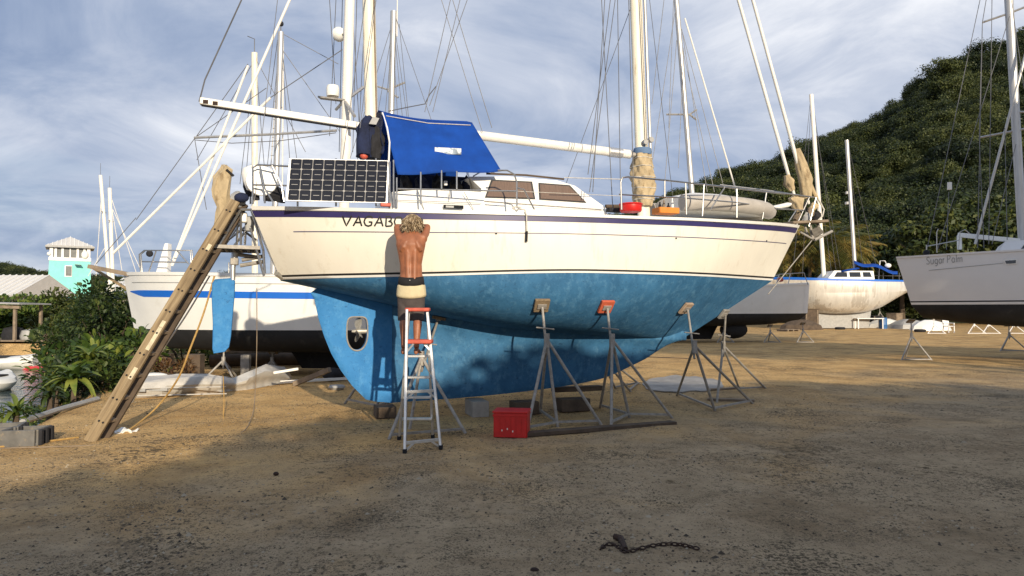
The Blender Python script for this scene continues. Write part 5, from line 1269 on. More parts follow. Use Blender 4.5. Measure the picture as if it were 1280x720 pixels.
# stands on the far side of the yacht
pp = L2W(und(.22, .45, 1)); jack_stand('steel stand on the far side by the rudder', [G(431, 504), G(470, 512), G(520, 500)], (pp.x - .1, pp.y + .5, pp.z - .5), pp, Vector((-.2, .75, -.6)).normalized(), M_padw)
pp = L2W(und(.75, .5, 1)); jack_stand('steel stand with white chain hook on the far side of the keel', [G(789, 490), G(800, 480), G(770, 486)], (pp.x, pp.y + .4, pp.z - .6), pp, Vector((-.2, .75, -.6)).normalized(), M_padw)
MB().tube([(0, 0, 0)], .01)
# under the other boats
def far_stand(label, px, py, hgt, w_, mat_=None, group='steel jack stands', topx=0.0):
    b_ = G(px, py); ft = [b_ + Vector((-w_, -.25, 0)), b_ + Vector((w_, -.3, 0)), b_ + Vector((.1, .6, 0))]
    for f in ft: f.z = 0
    ap = Vector((b_.x + topx, b_.y, hgt * .62)); return jack_stand(label, ft, ap, Vector((b_.x + topx, b_.y + .05, hgt)), Vector((0, -.45, -.9)).normalized(), M_padw, group, .025, ((0, 1), (1, 2)), mat_, False)
far_stand('steel stand under the stern of the grey sloop', 1140, 450, 1.28, .48)
far_stand('steel stand under the middle of the grey sloop', 1262, 439, 1.05, .55)
far_stand('steel stand nearest the plumb bow of the white yacht', 1004, 428, .95, .42)
far_stand('steel stand aft of the plumb bowed yacht stem', 963, 428, .85, .42)
far_stand('steel stand under the white yacht next to the blue bow', 905, 428, .85, .42)
far_stand('steel stand under the black bottom beside the hanging blue paddle', 279, 474, .72, .38)
far_stand('steel stand under the black bottom near the keel of the striped yacht', 340, 470, .62, .34)
far_stand('steel stand under the aluminium ketch bow', 1038, 409, 1.9, .8)
far_stand('steel stand under the aluminium ketch stern', 1100, 409, 2.2, .8)
for i, px in enumerate((1168, 1218, 1236, 1268)): far_stand(['steel trestle by the white garden chair', 'first steel trestle behind the grey sloop', 'second steel trestle behind the grey sloop', 'last steel trestle behind the grey sloop'][i], px, 417, 1.0, .6, M_white, 'trestles behind the sloop')

# ------------------------------------------------------------------ aluminium stepladder
fl_, fr_ = G(506, 566), G(551, 561); bl_, br_ = G(499, 549), G(541, 547)
tl_, tr_ = P(509, 387, 8.72), P(534, 387, 8.80)
lb = (fl_ + fr_) / 2; sl = thing('stepladder', 'aluminium stepladder with red top the man stands on', 'stepladder', lb)
q = lambda p: Vector(p) - lb
MB().beam(q(fl_), q(tl_), .032, .055, (0, 1, 0)).build('front_rail', M_alu, sl, bevel=.004); MB().beam(q(fr_), q(tr_), .032, .055, (0, 1, 0)).build('front_rail', M_alu, sl, bevel=.004)
tbl, tbr = tl_ + Vector((.01, .10, 0)), tr_ + Vector((-.01, .10, 0))
MB().beam(q(bl_), q(tbl), .028, .05, (0, 1, 0)).build('rear_rail', M_alu, sl, bevel=.004); MB().beam(q(br_), q(tbr), .028, .05, (0, 1, 0)).build('rear_rail', M_alu, sl, bevel=.004)
def on_line(a, b_, z): return a.lerp(b_, (z - a.z) / (b_.z - a.z))
treads = []
for py in (445, 472, 498, 526):
    z = P(520, py, 9.0).z; a, b_ = on_line(bl_, tbl, z), on_line(br_, tbr, z); treads.append((a + b_) / 2)
    MB().box(q((a + b_) / 2), ((b_ - a).length, .085, .028)).build('tread', M_alu, sl, bevel=.004)
for py in (490.5, 551.5):
    z = P(525, py, 8.45).z; a, b_ = on_line(fl_, tl_, z), on_line(fr_, tr_, z)
    MB().beam(q(a), q(b_), .02, .035).build('cross_bar', M_alu, sl, bevel=.003)
    for s_, (e, f) in ((1, (a, b_)), (-1, (b_, a))):
        r0 = e.lerp(f, .28); l0 = on_line(fl_, tl_, z - .09) if s_ == 1 else on_line(fr_, tr_, z - .09); MB().beam(q(r0), q(l0), .012, .022).build('brace', M_alu, sl)
z = P(522, 427, 8.7).z; a, b_ = on_line(fl_, tl_, z), on_line(fr_, tr_, z)
MB().box(q((a + b_) / 2 + Vector((0, .06, 0))), ((b_ - a).length + .03, .22, .05)).build('red_shelf', M_redp, sl, bevel=.015)
for e, f in ((a, b_), (b_, a)):
    l0 = on_line(fl_, tl_, z - .12) if e is a else on_line(fr_, tr_, z - .12); MB().beam(q(e.lerp(f, .35)), q(l0), .012, .022).build('brace', M_alu, sl)
tp = (tl_ + tr_) / 2 + Vector((0, .05, 0))
MB().box(q(tp), ((tr_ - tl_).length + .05, .17, .045)).build('top_cap', M_redp, sl, bevel=.014)
for a, b_ in ((bl_, fl_), (br_, fr_)):
    MB().beam(q(a.lerp(tbl if a is bl_ else tbr, .5)), q(b_.lerp(tl_ if b_ is fl_ else tr_, .5)), .008, .02).build('spreader_bar', M_alu, sl)
for f in (fl_, fr_, bl_, br_): MB().box(q(f) + Vector((0, 0, .02)), (.045, .07, .05)).build('foot', M_dark, sl, bevel=.006)

# ------------------------------------------------------------------ the man on the stepladder
tz = treads[0].z + .015; fd = treads[0].y
mo = Vector((P(512.5, 441, fd).x, fd, tz)); man = thing('person', 'shirtless tanned person in dark shorts on the stepladder facing the hull', 'person', mo)
def J(px, py, d): return P(px, py, d) - mo
S = (P(514, 270, fd + .2).z - tz) / 1.735
hull_d = L2W(on_hull(514, 282, 0)).y
def limb(s_, pts_, rs, n=12): s_.tube(pts_, rs, n)
body = MB()
def ell(s_, sec, n=20):
    rings_ = []
    for c, rx, ry in sec: rings_.append([Vector(c) + Vector((math.cos(a) * rx, math.sin(a) * ry, 0)) for a in (2 * math.pi * j / n for j in range(n))])
    s_.loft(rings_)
td = fd + .19
J_ = lambda px, py, dd=0: J(px, py, td + dd)
ell(body, [(J_(514, 372), .13, .09), (J_(514, 362), .165, .115), (J_(514, 353), .16, .11), (J_(514, 342, .01), .142, .096), (J_(513.5, 330, .015), .142, .096), (J_(513.5, 318, .01), .164, .106), (J_(513.5, 306, 0), .190, .114), (J_(514, 299, .01), .192, .10), (J_(514.5, 294, .02), .15, .08), (J_(515, 290, .04), .075, .065)])
body.tube([J_(514.5, 293, .03), J_(515, 285, .07)], [.062, .056], 12)
for sg in (-1, 1):
    body.tube([J_(514 + sg * 4.0, 350, -.072), J_(514 + sg * 4.2, 332, -.060), J_(514 + sg * 4.6, 314, -.066), J_(514 + sg * 4.2, 300, -.060)], [.034, .038, .041, .030], 10)
    body.tube([J_(514 + sg * 6.0, 301, -.075), J_(514 + sg * 9.5, 309, -.078), J_(514 + sg * 12.5, 314, -.060)], [.030, .040, .028], 10)
    body.tube([J_(514 + sg * 2.5, 289, .03), J_(514 + sg * 8, 294.5, .0), J_(514 + sg * 13, 297, .0)], [.040, .042, .045], 10)
hc = J_(515.5, 281, .10); body.ball(hc, (.078, .098, .115), 16, 12)
body.ball(hc + Vector((0, .085, -.035)), (.05, .05, .06), 10, 8); body.tube([hc + Vector((0, .09, .0)), hc + Vector((0, .122, -.028)), hc + Vector((0, .098, -.04))], [.012, .018, .012], 8)
for sg in (-1, 1): body.ball(hc + Vector((sg * .08, .0, -.01)), (.014, .026, .034), 8, 6)
hands = []
for sg, shx, elx, hax in ((-1, 500.5, 496.0, 507), (1, 528.0, 534.5, 523)):
    sh = J_(shx, 298, .0); el = J(elx, 284, td + .20); ha = J(hax, 283, hull_d - .07)
    body.ball(sh + Vector((0, .02, .0)), (.064, .065, .068), 12, 8); body.ball(J_(514 + sg * 8, 304), (.075, .10, .10), 12, 8)
    body.tube([sh, sh.lerp(el, .45) + Vector((sg * .012, 0, 0)), el], [.056, .05, .041], 12)
    body.tube([el, el.lerp(ha, .35) + Vector((sg * .006, 0, 0)), ha], [.043, .040, .027], 12)
    # palm and five bent fingers flat towards the hull
    dirf = Vector((-sg * .25, .12, .95)).normalized(); side = Vector((sg, 0, .1)).normalized()
    body.tube([ha, ha + dirf * .045, ha + dirf * .09], [.028, .036, .034], 10, flat=.55)
    for k, (o_, l_) in enumerate(((-.030, .070), (-.010, .080), (.011, .076), (.030, .060))):
        b0_ = ha + dirf * .088 + side * o_; body.tube([b0_, b0_ + dirf * l_ * .5 + Vector((0, .006, 0)), b0_ + dirf * l_ + Vector((0, .022, 0))], [.0095, .009, .0075], 8)
    b0_ = ha + dirf * .03 - side * .03; body.tube([b0_, b0_ - side * .03 + dirf * .035 + Vector((0, .01, 0)), b0_ - side * .035 + dirf * .065 + Vector((0, .02, 0))], [.0115, .0105, .0085], 8)
for sg, hx, kx, ax, sd_ in ((-1, 506.0, 506.0, 504.5, 0.0), (1, 522.0, 522.0, 520.5, .0)):
    hp = J_(hx, 366); kn = J(kx, 403, fd + .20); an_ = J(ax, 433, fd + .06)
    an_.z = .085; kn.z = .50
    body.tube([hp, hp.lerp(kn, .5) + Vector((sg * .008, 0, 0)), kn], [.090, .078, .056], 14)
    body.tube([kn, kn.lerp(an_, .32) + Vector((sg * .006, -.018, 0)), kn.lerp(an_, .7), an_], [.055, .057, .042, .034], 14)
    ft = an_ + Vector((sg * .015, .12, -.055)); body.tube([an_ + Vector((0, -.035, -.05)), an_ + Vector((0, .02, -.035)), an_ + Vector((sg * .01, .09, -.05)), ft + Vector((0, .03, -.005))], [.030, .040, .034, .022], 10, flat=.85)
    body.ball(an_ + Vector((0, -.035, -.052)), (.03, .034, .032), 8, 6)
    for k in range(5): body.ball(ft + Vector((sg * (.03 - k * .015), .045 - .008 * k * (1 if k else 0), -.015)), (.010, .018, .011), 6, 5)
bo_ = body.build('body', M_skin, man, angle=180)
rm = bo_.modifiers.new('join', 'REMESH'); rm.mode = 'VOXEL'; rm.voxel_size = .0085; rm.use_smooth_shade = True
sm = bo_.modifiers.new('soft', 'SMOOTH'); sm.factor = .5; sm.iterations = 7
# shorts
sh_ = MB(); ell(sh_, [(J_(514, 388), .10, .09), (J_(514, 378), .168, .118), (J_(514, 368), .178, .127), (J_(514, 358), .172, .122)])
for sg, hx, kx in ((-1, 506.0, 505.5), (1, 522.0, 522.0)):
    hp = J_(hx, 368); kn = J(kx, 401, fd + .19); sh_.tube([hp, hp.lerp(kn, .45), kn], [.098, .090, .084], 18)
so_ = sh_.build('shorts', M_short, man, angle=180)
rm = so_.modifiers.new('join', 'REMESH'); rm.mode = 'VOXEL'; rm.voxel_size = .009; rm.use_smooth_shade = True
sm = so_.modifiers.new('soft', 'SMOOTH'); sm.factor = .5; sm.iterations = 5
yk = MB(); rings_ = []
for py, rx, ry in ((371, .186, .134), (368, .190, .137), (362, .185, .133), (357, .178, .128), (355.5, .170, .122)):
    c = J_(514, py); rings_.append([c + Vector((math.cos(a) * rx * (1 + .012 * math.sin(9 * a)), math.sin(a) * ry * (1 + .02 * math.sin(7 * a)), .012 * math.cos(2 * a) - .012 * (1 if a else 1))) for a in (2 * math.pi * j / 40 for j in range(40))])
yk.loft(rings_, False); yk.build('shorts_yoke', M_yoke, so_, angle=60).modifiers.new('t', 'SOLIDIFY').thickness = .006
wb = MB(); rings_ = []
for py, rx, ry in ((357, .172, .124), (351, .164, .114), (346.5, .158, .107)):
    c = J_(514, py); rings_.append([c + Vector((math.cos(a) * rx, math.sin(a) * ry, .01 * math.cos(2 * a))) for a in (2 * math.pi * j / 36 for j in range(36))])
wb.loft(rings_, False); wb.build('waistband', M_waist, so_, angle=60).modifiers.new('t', 'SOLIDIFY').thickness = .006
MB().ball(J_(514, 351) + Vector((0, -.132, 0)), (.008, .004, .008)).build('waist_button', M_steel, so_)
# shaggy hair: curling strands over the skull and down the neck
hr = MB(); rnd = random.Random(4)
for k in range(520):
    u_ = rnd.uniform(-.35, 1.0); a = rnd.uniform(math.pi * .95, math.pi * 2.05) if rnd.random() < .8 else rnd.uniform(0, math.pi)
    if u_ < .2 and 0.15 < a < math.pi - .15: continue
    q_ = math.sqrt(max(0, 1 - u_ * u_)); p = hc + Vector((math.cos(a) * q_ * .092, math.sin(a) * q_ * .108, u_ * .124))
    out = (p - hc).normalized(); pts_ = [p]
    d = (out * .5 + Vector((rnd.uniform(-.7, .7), rnd.uniform(-.5, .3), -.55))).normalized()
    for j in range(4):
        d = (d + Vector((rnd.uniform(-.5, .5), rnd.uniform(-.4, .4), -.28))).normalized(); nx = pts_[-1] + d * rnd.uniform(.018, .03)
        rr = (nx - hc); m_ = math.sqrt((rr.x / .102) ** 2 + (rr.y / .118) ** 2 + (rr.z / .137) ** 2)
        if m_ < 1: nx = hc + rr / m_
        pts_.append(nx)
    hr.mi = 0 if rnd.random() < .62 else 1
    hr.tube(pts_, [.008, .009, .008, .006, .003], 5)
hr.ball(hc + Vector((0, -.015, .012)), (.092, .106, .120), 16, 10)
hr.build('hair', [M_hair, M_hairl], man, angle=180)

# ------------------------------------------------------------------ big timber ladder against the stern
lt = thing('timber_ladder', 'heavy weathered timber ladder leaning against the yacht stern', 'ladder', G(112, 553))
L0 = lt.location.copy()
nb, ntp = G(112, 553), P(294, 251, 9.95); off = Vector((.02, .25, 0))
dirl = (ntp - nb).normalized(); upv = Vector((0, -1, 0)).cross(dirl)
def railr(a, b_, m_): return beam_obj('side_rail', a - L0, b_ - L0, .05, .150, upv, m_, lt, .006)
railr(nb, ntp, M_wood); railr(nb + off, ntp + off, M_woodd)
Ln = (ntp - nb).length; nr_ = 11
for k in range(nr_):
    c = nb + dirl * (.28 + k * (Ln - .45) / (nr_ - 1)); MB().beam(c - L0 + Vector((0, -.005, 0)) + off * .06, c + off * .97 - L0, .09, .035, dirl).build('rung', M_woodg, lt)
    for s_ in (-.028, .028):
        MB().lathe([(0, -.004), (.014, -.004), (.012, .008), (0, .009)], c - L0 + upv * s_ + Vector((0, -.028, 0)), 8, Matrix.Rotation(R(90), 3, 'X')).build('bolt_head', M_dark, lt)
M_stick = mat('paper_sticker', (.55, .48, .33), .7, var=.2, scale=15)
for f, l_ in ((.245, .16), (.36, .33), (.15 + .30, .1), (.78, .09)):
    a = nb + dirl * Ln * f; MB().beam(a - L0 + Vector((0, -.027, 0)) - upv * .03, a + dirl * l_ - L0 + Vector((0, -.027, 0)) - upv * .03, .003, .05, upv).build('sticker', M_stick, lt)

# ------------------------------------------------------------------ ropes and hoses
def rope(name, label, pts_, r_, m_, cat='rope', grp=None):
    return tag(MB().tube(pts_, r_, 7).build(name, m_), label, cat, grp)
def catm(pts_, k=8):
    pts_ = [Vector(p) for p in pts_]; out = []
    for i in range(len(pts_) - 1):
        p0, p1, p2, p3 = pts_[max(0, i - 1)], pts_[i], pts_[i + 1], pts_[min(len(pts_) - 1, i + 2)]
        for j in range(k):
            t_ = j / k; out.append(.5 * ((2 * p1) + (p2 - p0) * t_ + (2 * p0 - 5 * p1 + 4 * p2 - p3) * t_ ** 2 + (3 * p1 - p0 - 3 * p2 + p3) * t_ ** 3))
    return out + [pts_[-1]]
gz = lambda px, py, z=.015: G(px, py) + Vector((0, 0, z))
rope('yellow_hose', 'yellow hose sagging from the stern rail to the white cloth', catm([P(268, 345, 10.3), P(255, 390, 10.2), P(238, 435, 10.1), P(222, 474, 10.2), P(195, 510, 10.4), gz(160, 540), gz(151, 544)]), .013, M_yel, 'hose')
rope('yellow_hose', 'yellow hose lying on the ground past the ladder foot', catm([gz(98, 548), gz(60, 553), gz(20, 558), gz(-30, 563)]), .012, M_yel, 'hose')
rope('thin_hose', 'thin dark hose running from the stern down across the sand', catm([P(321, 360, 10.6), P(321, 430, 10.6), P(319, 490, 10.8), P(315, 520, 10.4), gz(300, 543), gz(250, 551), gz(180, 555), gz(100, 559), gz(0, 562), gz(-40, 563)]), .0065, M_woodg, 'hose')
rope('thin_line', 'thin pale line hanging straight beside the blue paddle', catm([P(279, 470, 10.9), P(280, 500, 10.9), P(279, 524, 10.9)]), .006, M_yel)
rope('grey_rope', 'grey rope slanting from the stern behind the timber ladder', catm([P(262, 345, 10.4), P(232, 395, 10.5), P(195, 450, 10.8), gz(165, 505)]), .012, M_wirel)
s = MB(); rnd = random.Random(9); c0 = gz(153, 542, .03)
s.grid([[c0 + Vector((u * .34 - .17, v * .2 - .1, .03 * math.sin(u * 9 + v * 5) + .02 * math.cos(v * 8))) for u in [k / 8 for k in range(9)]] for v in [k / 5 for k in range(6)]])
tag(s.build('white_cloth', M_radome), 'crumpled white cloth at the end of the yellow hose', 'cloth').modifiers.new('t', 'SOLIDIFY').thickness = .02

# ------------------------------------------------------------------ things on the ground
# red crate
rc = G(640, 544); cr = thing('plastic_crate', 'bright red plastic crate under the yacht keel', 'crate', rc, R(-8))
w_, d_, h_ = .42, .34, .31
for nm, c, sz in (('side_panel', (0, -d_ / 2, h_ / 2), (w_, .018, h_)), ('side_panel', (0, d_ / 2, h_ / 2), (w_, .018, h_)), ('side_panel', (-w_ / 2, 0, h_ / 2), (.018, d_ - .02, h_)), ('side_panel', (w_ / 2, 0, h_ / 2), (.018, d_ - .02, h_))):
    MB().box(c, sz).build(nm, M_red, cr, bevel=.004)
MB().box((0, 0, h_ + .012), (w_ + .04, d_ + .04, .022)).build('lid', M_red, cr, bevel=.006); MB().box((0, 0, h_ - .03), (w_ + .03, d_ + .03, .03)).build('rim', M_red, cr, bevel=.004)
MB().box((0, 0, .012), (w_ - .02, d_ - .02, .02)).build('base', M_red, cr)
for x in (-.14, -.07, 0, .07, .14): MB().box((x, -d_ / 2 - .012, h_ * .45), (.012, .012, h_ * .7)).build('rib', M_red, cr)
for x, z in ((-.105, .09), (-.035, .11), (.035, .08)): MB().box((x, -d_ / 2 - .0105, z), (.014, .004, .022)).build('slot', M_radome, cr)
# planks
def plank(name, label, a, b_, w_, h_, m_, cat='plank', grp=None): return tag(beam_obj(name, a, b_, w_, h_, (0, 0, 1), m_, None, .004), label, cat, grp)
plank('plank', 'long dark plank lying across the stand feet', gz(650, 546, .03), gz(842, 531, .03), .16, .05, M_woodd)
def block(label, px, py, w_, d_, h_, m_, rz=0, z=0.0, name='keel_block', grp='blocks under the keel', cat='block'):
    p = G(px, py); return tag(MB().box((p.x, p.y, h_ / 2 + z), (w_, d_, h_), Matrix.Rotation(rz, 3, 'Z')).build(name, m_, bevel=.01), label, cat, grp)
block('pale concrete keel block behind the stepladder', 596, 519, .26, .5, .24, M_conc, .3); block('timber keel block behind the first stand', 716, 513, .5, .3, .20, M_woodd, .3)
block('flat timber packing beam on the keel block', 722, 508, .9, .2, .08, M_woodd, .35, .26); block('timber keel block under the keel middle', 655, 517, .4, .3, .20, M_woodd, .3)
block('short timber keel block under the rudder heel', 481, 521, .3, .4, .17, M_woodd, .3)
# wet concrete pad behind
s = MB(); cpad = [G(853 + 50 * math.cos(a) * (1 + .16 * mnoise.noise(Vector((math.cos(a) * 2, math.sin(a) * 2, 3)))), 481.5 + 10.5 * math.sin(a) * (1 + .35 * mnoise.noise(Vector((math.cos(a) * 2.5, math.sin(a) * 2.5, 8))))) for a in [2 * math.pi * j / 40 for j in range(40)]]
tag(s.prism([p + Vector((0, 0, .004)) for p in cpad], (0, 0, .022)).build('concrete_slab', mat('pale_concrete', (.30, .28, .25), .7, var=.3, scale=2, wear=(.42, .40, .36), wear_shade_scale=3), bevel=.004), 'pale concrete slab flush with the ground behind the bow stand', 'slab')
for i, (a, b_) in enumerate((((884, 500), (943, 502)), ((885, 488), (930, 486)), ((760, 445), (860, 449)))):
    plank('board', ['short grey board beside the bow stand foot', 'flat pale board beside the concrete slab', 'dark board lying behind the keel'][i], gz(*a, .02), gz(*b_, .02), .12, .035, (M_woodg, M_woodg, M_woodd)[i], 'board')
# rusty chain with shackle
ch = thing('rusty_chain', 'short rusty chain with a hook lying on the gravel', 'chain', G(812, 687))
pts_ = catm([G(751, 690), G(760, 683), G(772, 686), G(782, 693), G(800, 688), G(822, 683), G(842, 682), G(858, 684), G(874, 688)], 10)
acc = 0; last = pts_[0]; k = 0; lm = MB(); lm.tube([Vector((.024 * math.cos(a) * 1.0, .013 * math.sin(a), 0)) for a in [2 * math.pi * j / 12 for j in range(13)]], .0055, 6, caps=False); lme = lm.mesh('link', M_rust)
for p in pts_[1:]:
    if (p - last).length >= .034:
        d = (p - last); o = inst(lme, 'link', ch, (p + last) / 2 - ch.location + Vector((0, 0, ground_h(p.x, p.y) + .012)), ((.5 if k % 2 else -.9), 0, math.atan2(d.y, d.x))); last = p; k += 1
bx = G(778, 680); MB().tube([G(768, 676) - ch.location + Vector((0, 0, .03)), G(776, 678) - ch.location + Vector((0, 0, .03)), G(782, 690) - ch.location + Vector((0, 0, .02))], [.022, .024, .018], 8).build('hook', M_rust, ch)
for i, q_ in enumerate(((668, 716), (345, 594))): tag(MB().ball(G(*q_) + Vector((0, 0, .015)), (.03, .02, .02), 7, 5).build('bark_scrap', M_rust), ['dark scrap of bark on the gravel before the chain', 'dark scrap of bark on the sand before the timber ladder'][i], 'scrap')
# long plastic-wrapped bundle, spars and boards behind the stern
wr = MB(); rings_ = []
wpts = [(150, 499, .13), (175, 498, .21), (210, 497, .23), (250, 494, .22), (275, 492, .18), (290, 490, .14), (310, 488, .2), (330, 484, .25), (350, 480, .2), (358, 478, .07)]
for i, (px, py, r_) in enumerate(wpts):
    c = G(px, py) + Vector((0, .2, r_ * .8)); rings_.append([c + Vector((.05 * math.sin(a * 3), math.cos(a) * r_ * 1.5 * (1 + .1 * math.sin(i * 2 + 3 * a)), math.sin(a) * r_ * (.9 + .18 * math.sin(5 * a + i)))) for a in (2 * math.pi * j / 22 for j in range(22))])
wr.loft(rings_); wrap = wr.build('wrapped_bundle', M_wrap, None, angle=30); tag(wrap, 'long bundle wrapped in grey plastic on the sand behind the ladder', 'bundle')
for a, b_ in (((160, 487), (282, 482)), ((158, 491), (283, 486)), ((156, 495), (284, 490))): MB().tube([G(a[0], a[1] + 9) + Vector((0, -.06, .05 + (499 - a[1]) * .02)), G(b_[0], b_[1] + 9) + Vector((0, -.03, .05 + (493 - b_[1]) * .018))], .012, 5).build('batten', M_wrap, wrap)
for c_, w2 in (((173, 489), .32), ((200, 488), .34)): MB().box(G(c_[0], c_[1] + 10) + Vector((0, -.07, .17)), (w2, .02, .05)).build('tape_patch', M_grey, wrap)
bag_ = MB(); c0 = G(186, 492) + Vector((0, .2, .33)); bag_.ball(c0, (.28, .16, .06), 12, 6); tag(bag_.build('paper_sack', M_radome, angle=60), 'crumpled white sack on top of the wrapped bundle', 'sack')
plank('spar', 'white pipe sticking out of the grey bundle', P(342, 466, 14.5), P(373, 461, 14.6), .05, .05, M_radome, 'pipe')
plank('spar', 'long white pipe on the ground behind the rudder', gz(350, 481, .06), gz(440, 476, .06), .06, .06, M_radome, 'pipe')
plank('spar', 'round timber propped against the debris behind the rudder', gz(368, 483, .05), P(412, 462, 15.0), .10, .10, M_woodg, 'timber')
for i, (a, b_, w2, m_) in enumerate((((255, 466), (405, 462), .35, M_woodd), ((262, 462), (412, 457), .32, M_woodg), ((250, 470), (330, 470), .28, M_wood))):
    A_, B_ = G(a[0], 472), G(b_[0], 470); A_.z = B_.z = .18 + .24 * i * .8; A_.y += 3 + .25 * i; B_.y += 3.2 + .25 * i
    A_.x *= 1.15; B_.x *= 1.15
    tag(MB().tube([A_, A_.lerp(B_, .5) + Vector((0, 0, .03)), B_], [w2 * .5, w2 * .55, w2 * .48], 12).build('log', m_), ['dark log at the bottom of the log pile under the striped yacht', 'grey log on the log pile under the striped yacht', 'brown log topmost on the log pile under the striped yacht'][i], 'log', 'logs under the striped yacht')
block('square timber post block beside the yellow hose', 243, 477, .34, .34, .62, M_woodd, .1, name='timber_block', grp='blocks under the striped yacht')
block('pale block under the striped yacht keel', 307, 472, .2, .2, .55, M_conc, .1, name='timber_block', grp='blocks under the striped yacht'); block('dark block under the striped yacht bow', 205, 474, .35, .3, .6, M_woodd, .2, name='timber_block', grp='blocks under the striped yacht')
tag(MB().lathe([(.0, 0), (.13, 0), (.17, .05), (.15, .09), (0, .10)], G(421, 487) + Vector((0, 0, 0)), 16).build('basin', M_grey), 'grey upturned basin on the sand behind the rudder', 'basin')
bz = MB(); bz.ball(G(412, 478) + Vector((0, .3, .15)), (.25, .2, .16), 10, 7); tag(bz.build('tarpaulin_heap', M_dark, angle=60), 'dark heap of tarpaulin behind the rudder', 'tarpaulin')
tag(MB().lathe([(0, 0), (.09, 0), (.10, .05), (.08, .16), (0, .18)], G(243, 473) + Vector((.05, -.1, 0)), 12).build('paint_pot', M_radome), 'small white pot before the timber block', 'pot')
# grey moulded tubs by the water and the pipe on the bank
M_tub = mat('dirty_grey_plastic', (.12, .115, .105), .7, var=.3, scale=6, wear=(.2, .17, .13), wear_shade_scale=9)
def trough(label, px, py, w_, d_, h_, rz):
    p = G(px, py); o = thing('concrete_trough', label, 'trough', (p.x, p.y, 0), rz, 'troughs by the bank')
    MB().box((0, 0, .02), (w_, d_, .04)).build('base', M_grey, o)
    for c, sz in (((0, -d_ / 2, h_ / 2), (w_, .04, h_)), ((0, d_ / 2, h_ / 2), (w_, .04, h_ * .9)), ((-w_ / 2, 0, h_ / 2), (.04, d_ - .05, h_)), ((w_ / 2, 0, h_ / 2), (.04, d_ - .05, h_))): MB().box(c, sz).build('side_panel', M_tub, o, bevel=.008)
    for k in range(3): MB().box((w_ / 2 + .03, -d_ / 2 + d_ * (k + .5) / 3, h_ / 2), (.05, .06, h_ * .95)).build('rib', M_dark, o, bevel=.01)
trough('grey moulded trough with black ribs beside the ladder foot', 33, 555, .38, .4, .2, .15); trough('grey moulded trough at the water edge', -10, 552, .6, .5, .2, .4)
rope('drain_pipe', 'pale drain pipe lying along the bank edge', [gz(28, 532, .05), gz(70, 517, .05), gz(122, 502, .05)], .045, M_grey, 'pipe')
# things on the yacht deck
def on_deck(name, label, cat, px, py, inset, bm_fn): pass
rbp = L2W(dk(788.5, 265, .22)); rb = thing('red_basin', 'round red basin on the side deck below the mast', 'basin', rbp)
MB().lathe([(0, 0), (.15, 0), (.165, .02), (.165, .10), (.175, .105), (.175, .125), (.15, .125), (.145, .03), (0, .03)], (0, 0, 0), 24).build('bowl', M_red, rb); MB().tube([(.17 * math.cos(a), .17 * math.sin(a), .115) for a in [2 * math.pi * j / 24 for j in range(25)]], .012, 6).build('rim', M_red, rb)
ocp = L2W(dk(832, 268, .3)); oc = thing('tool_tray', 'orange tool tray with bottles on the foredeck', 'tray', ocp, YA)
for c, sz in (((0, -.12, .05), (.34, .015, .09)), ((0, .12, .05), (.34, .015, .09)), ((-.17, 0, .05), (.015, .22, .09)), ((.17, 0, .05), (.015, .22, .09)), ((0, 0, .01), (.33, .22, .015))): MB().box(c, sz).build('side_panel', M_orange, oc, bevel=.004)
for i, (x, h_, m_) in enumerate(((-.1, .17, M_dark), (-.03, .2, M_woodg), (.05, .16, M_dark), (.12, .24, M_radome))):
    bp_ = L2W(W2L(ocp) + Vector((x, 0, .02))); tag(MB().lathe([(0, 0), (.025, 0), (.025, h_ * .7), (.012, h_ * .8), (.012, h_), (0, h_)], bp_, 10).build('bottle', m_), ['dark bottle at the aft end of the orange tray', 'brown bottle in the orange tray', 'short dark bottle in the orange tray', 'tall white bottle in the orange tray'][i], 'bottle', 'bottles in the orange tray')
# rolled rubber dinghy on the foredeck
dg0 = dk(905, 268, .55)
dg = thing('rubber_dinghy', 'upturned grey rubber dinghy lashed on the foredeck', 'dinghy', L2W(Vector((dg0.x, dg0.y + .25, dg0.z))), YA)
s = MB(); rings_ = []
for i in range(15):
    u = i / 14; x = lerp(-.95, 1.0, u); hw = .55 * (1 - max(0, (u - .55) / .45) ** 2.2 * .85); hh = .34 * (1 - .55 * max(0, (u - .4) / .6) ** 1.5) * (1 - .25 * max(0, (.2 - u) / .2))
    rings_.append([Vector((x, hw * math.cos(a), .03 + max(0, math.sin(a)) ** .7 * hh)) for a in (2 * math.pi * j / 24 for j in range(24))])
s.loft(rings_); s.build('hull_bottom', M_gelw, dg, angle=60)
for sg in (-1, 1):
    MB().tube(catm([(-.98, sg * .5, .12), (-.4, sg * .54, .14), (.2, sg * .5, .13), (.7, sg * .34, .12), (1.05, sg * .08, .11)], 5), .135, 12).build('tube', M_inf, dg)
MB().ball((-.3, -.62, .16), (.28, .02, .05), 12, 6).build('rubbing_patch', M_grey, dg)
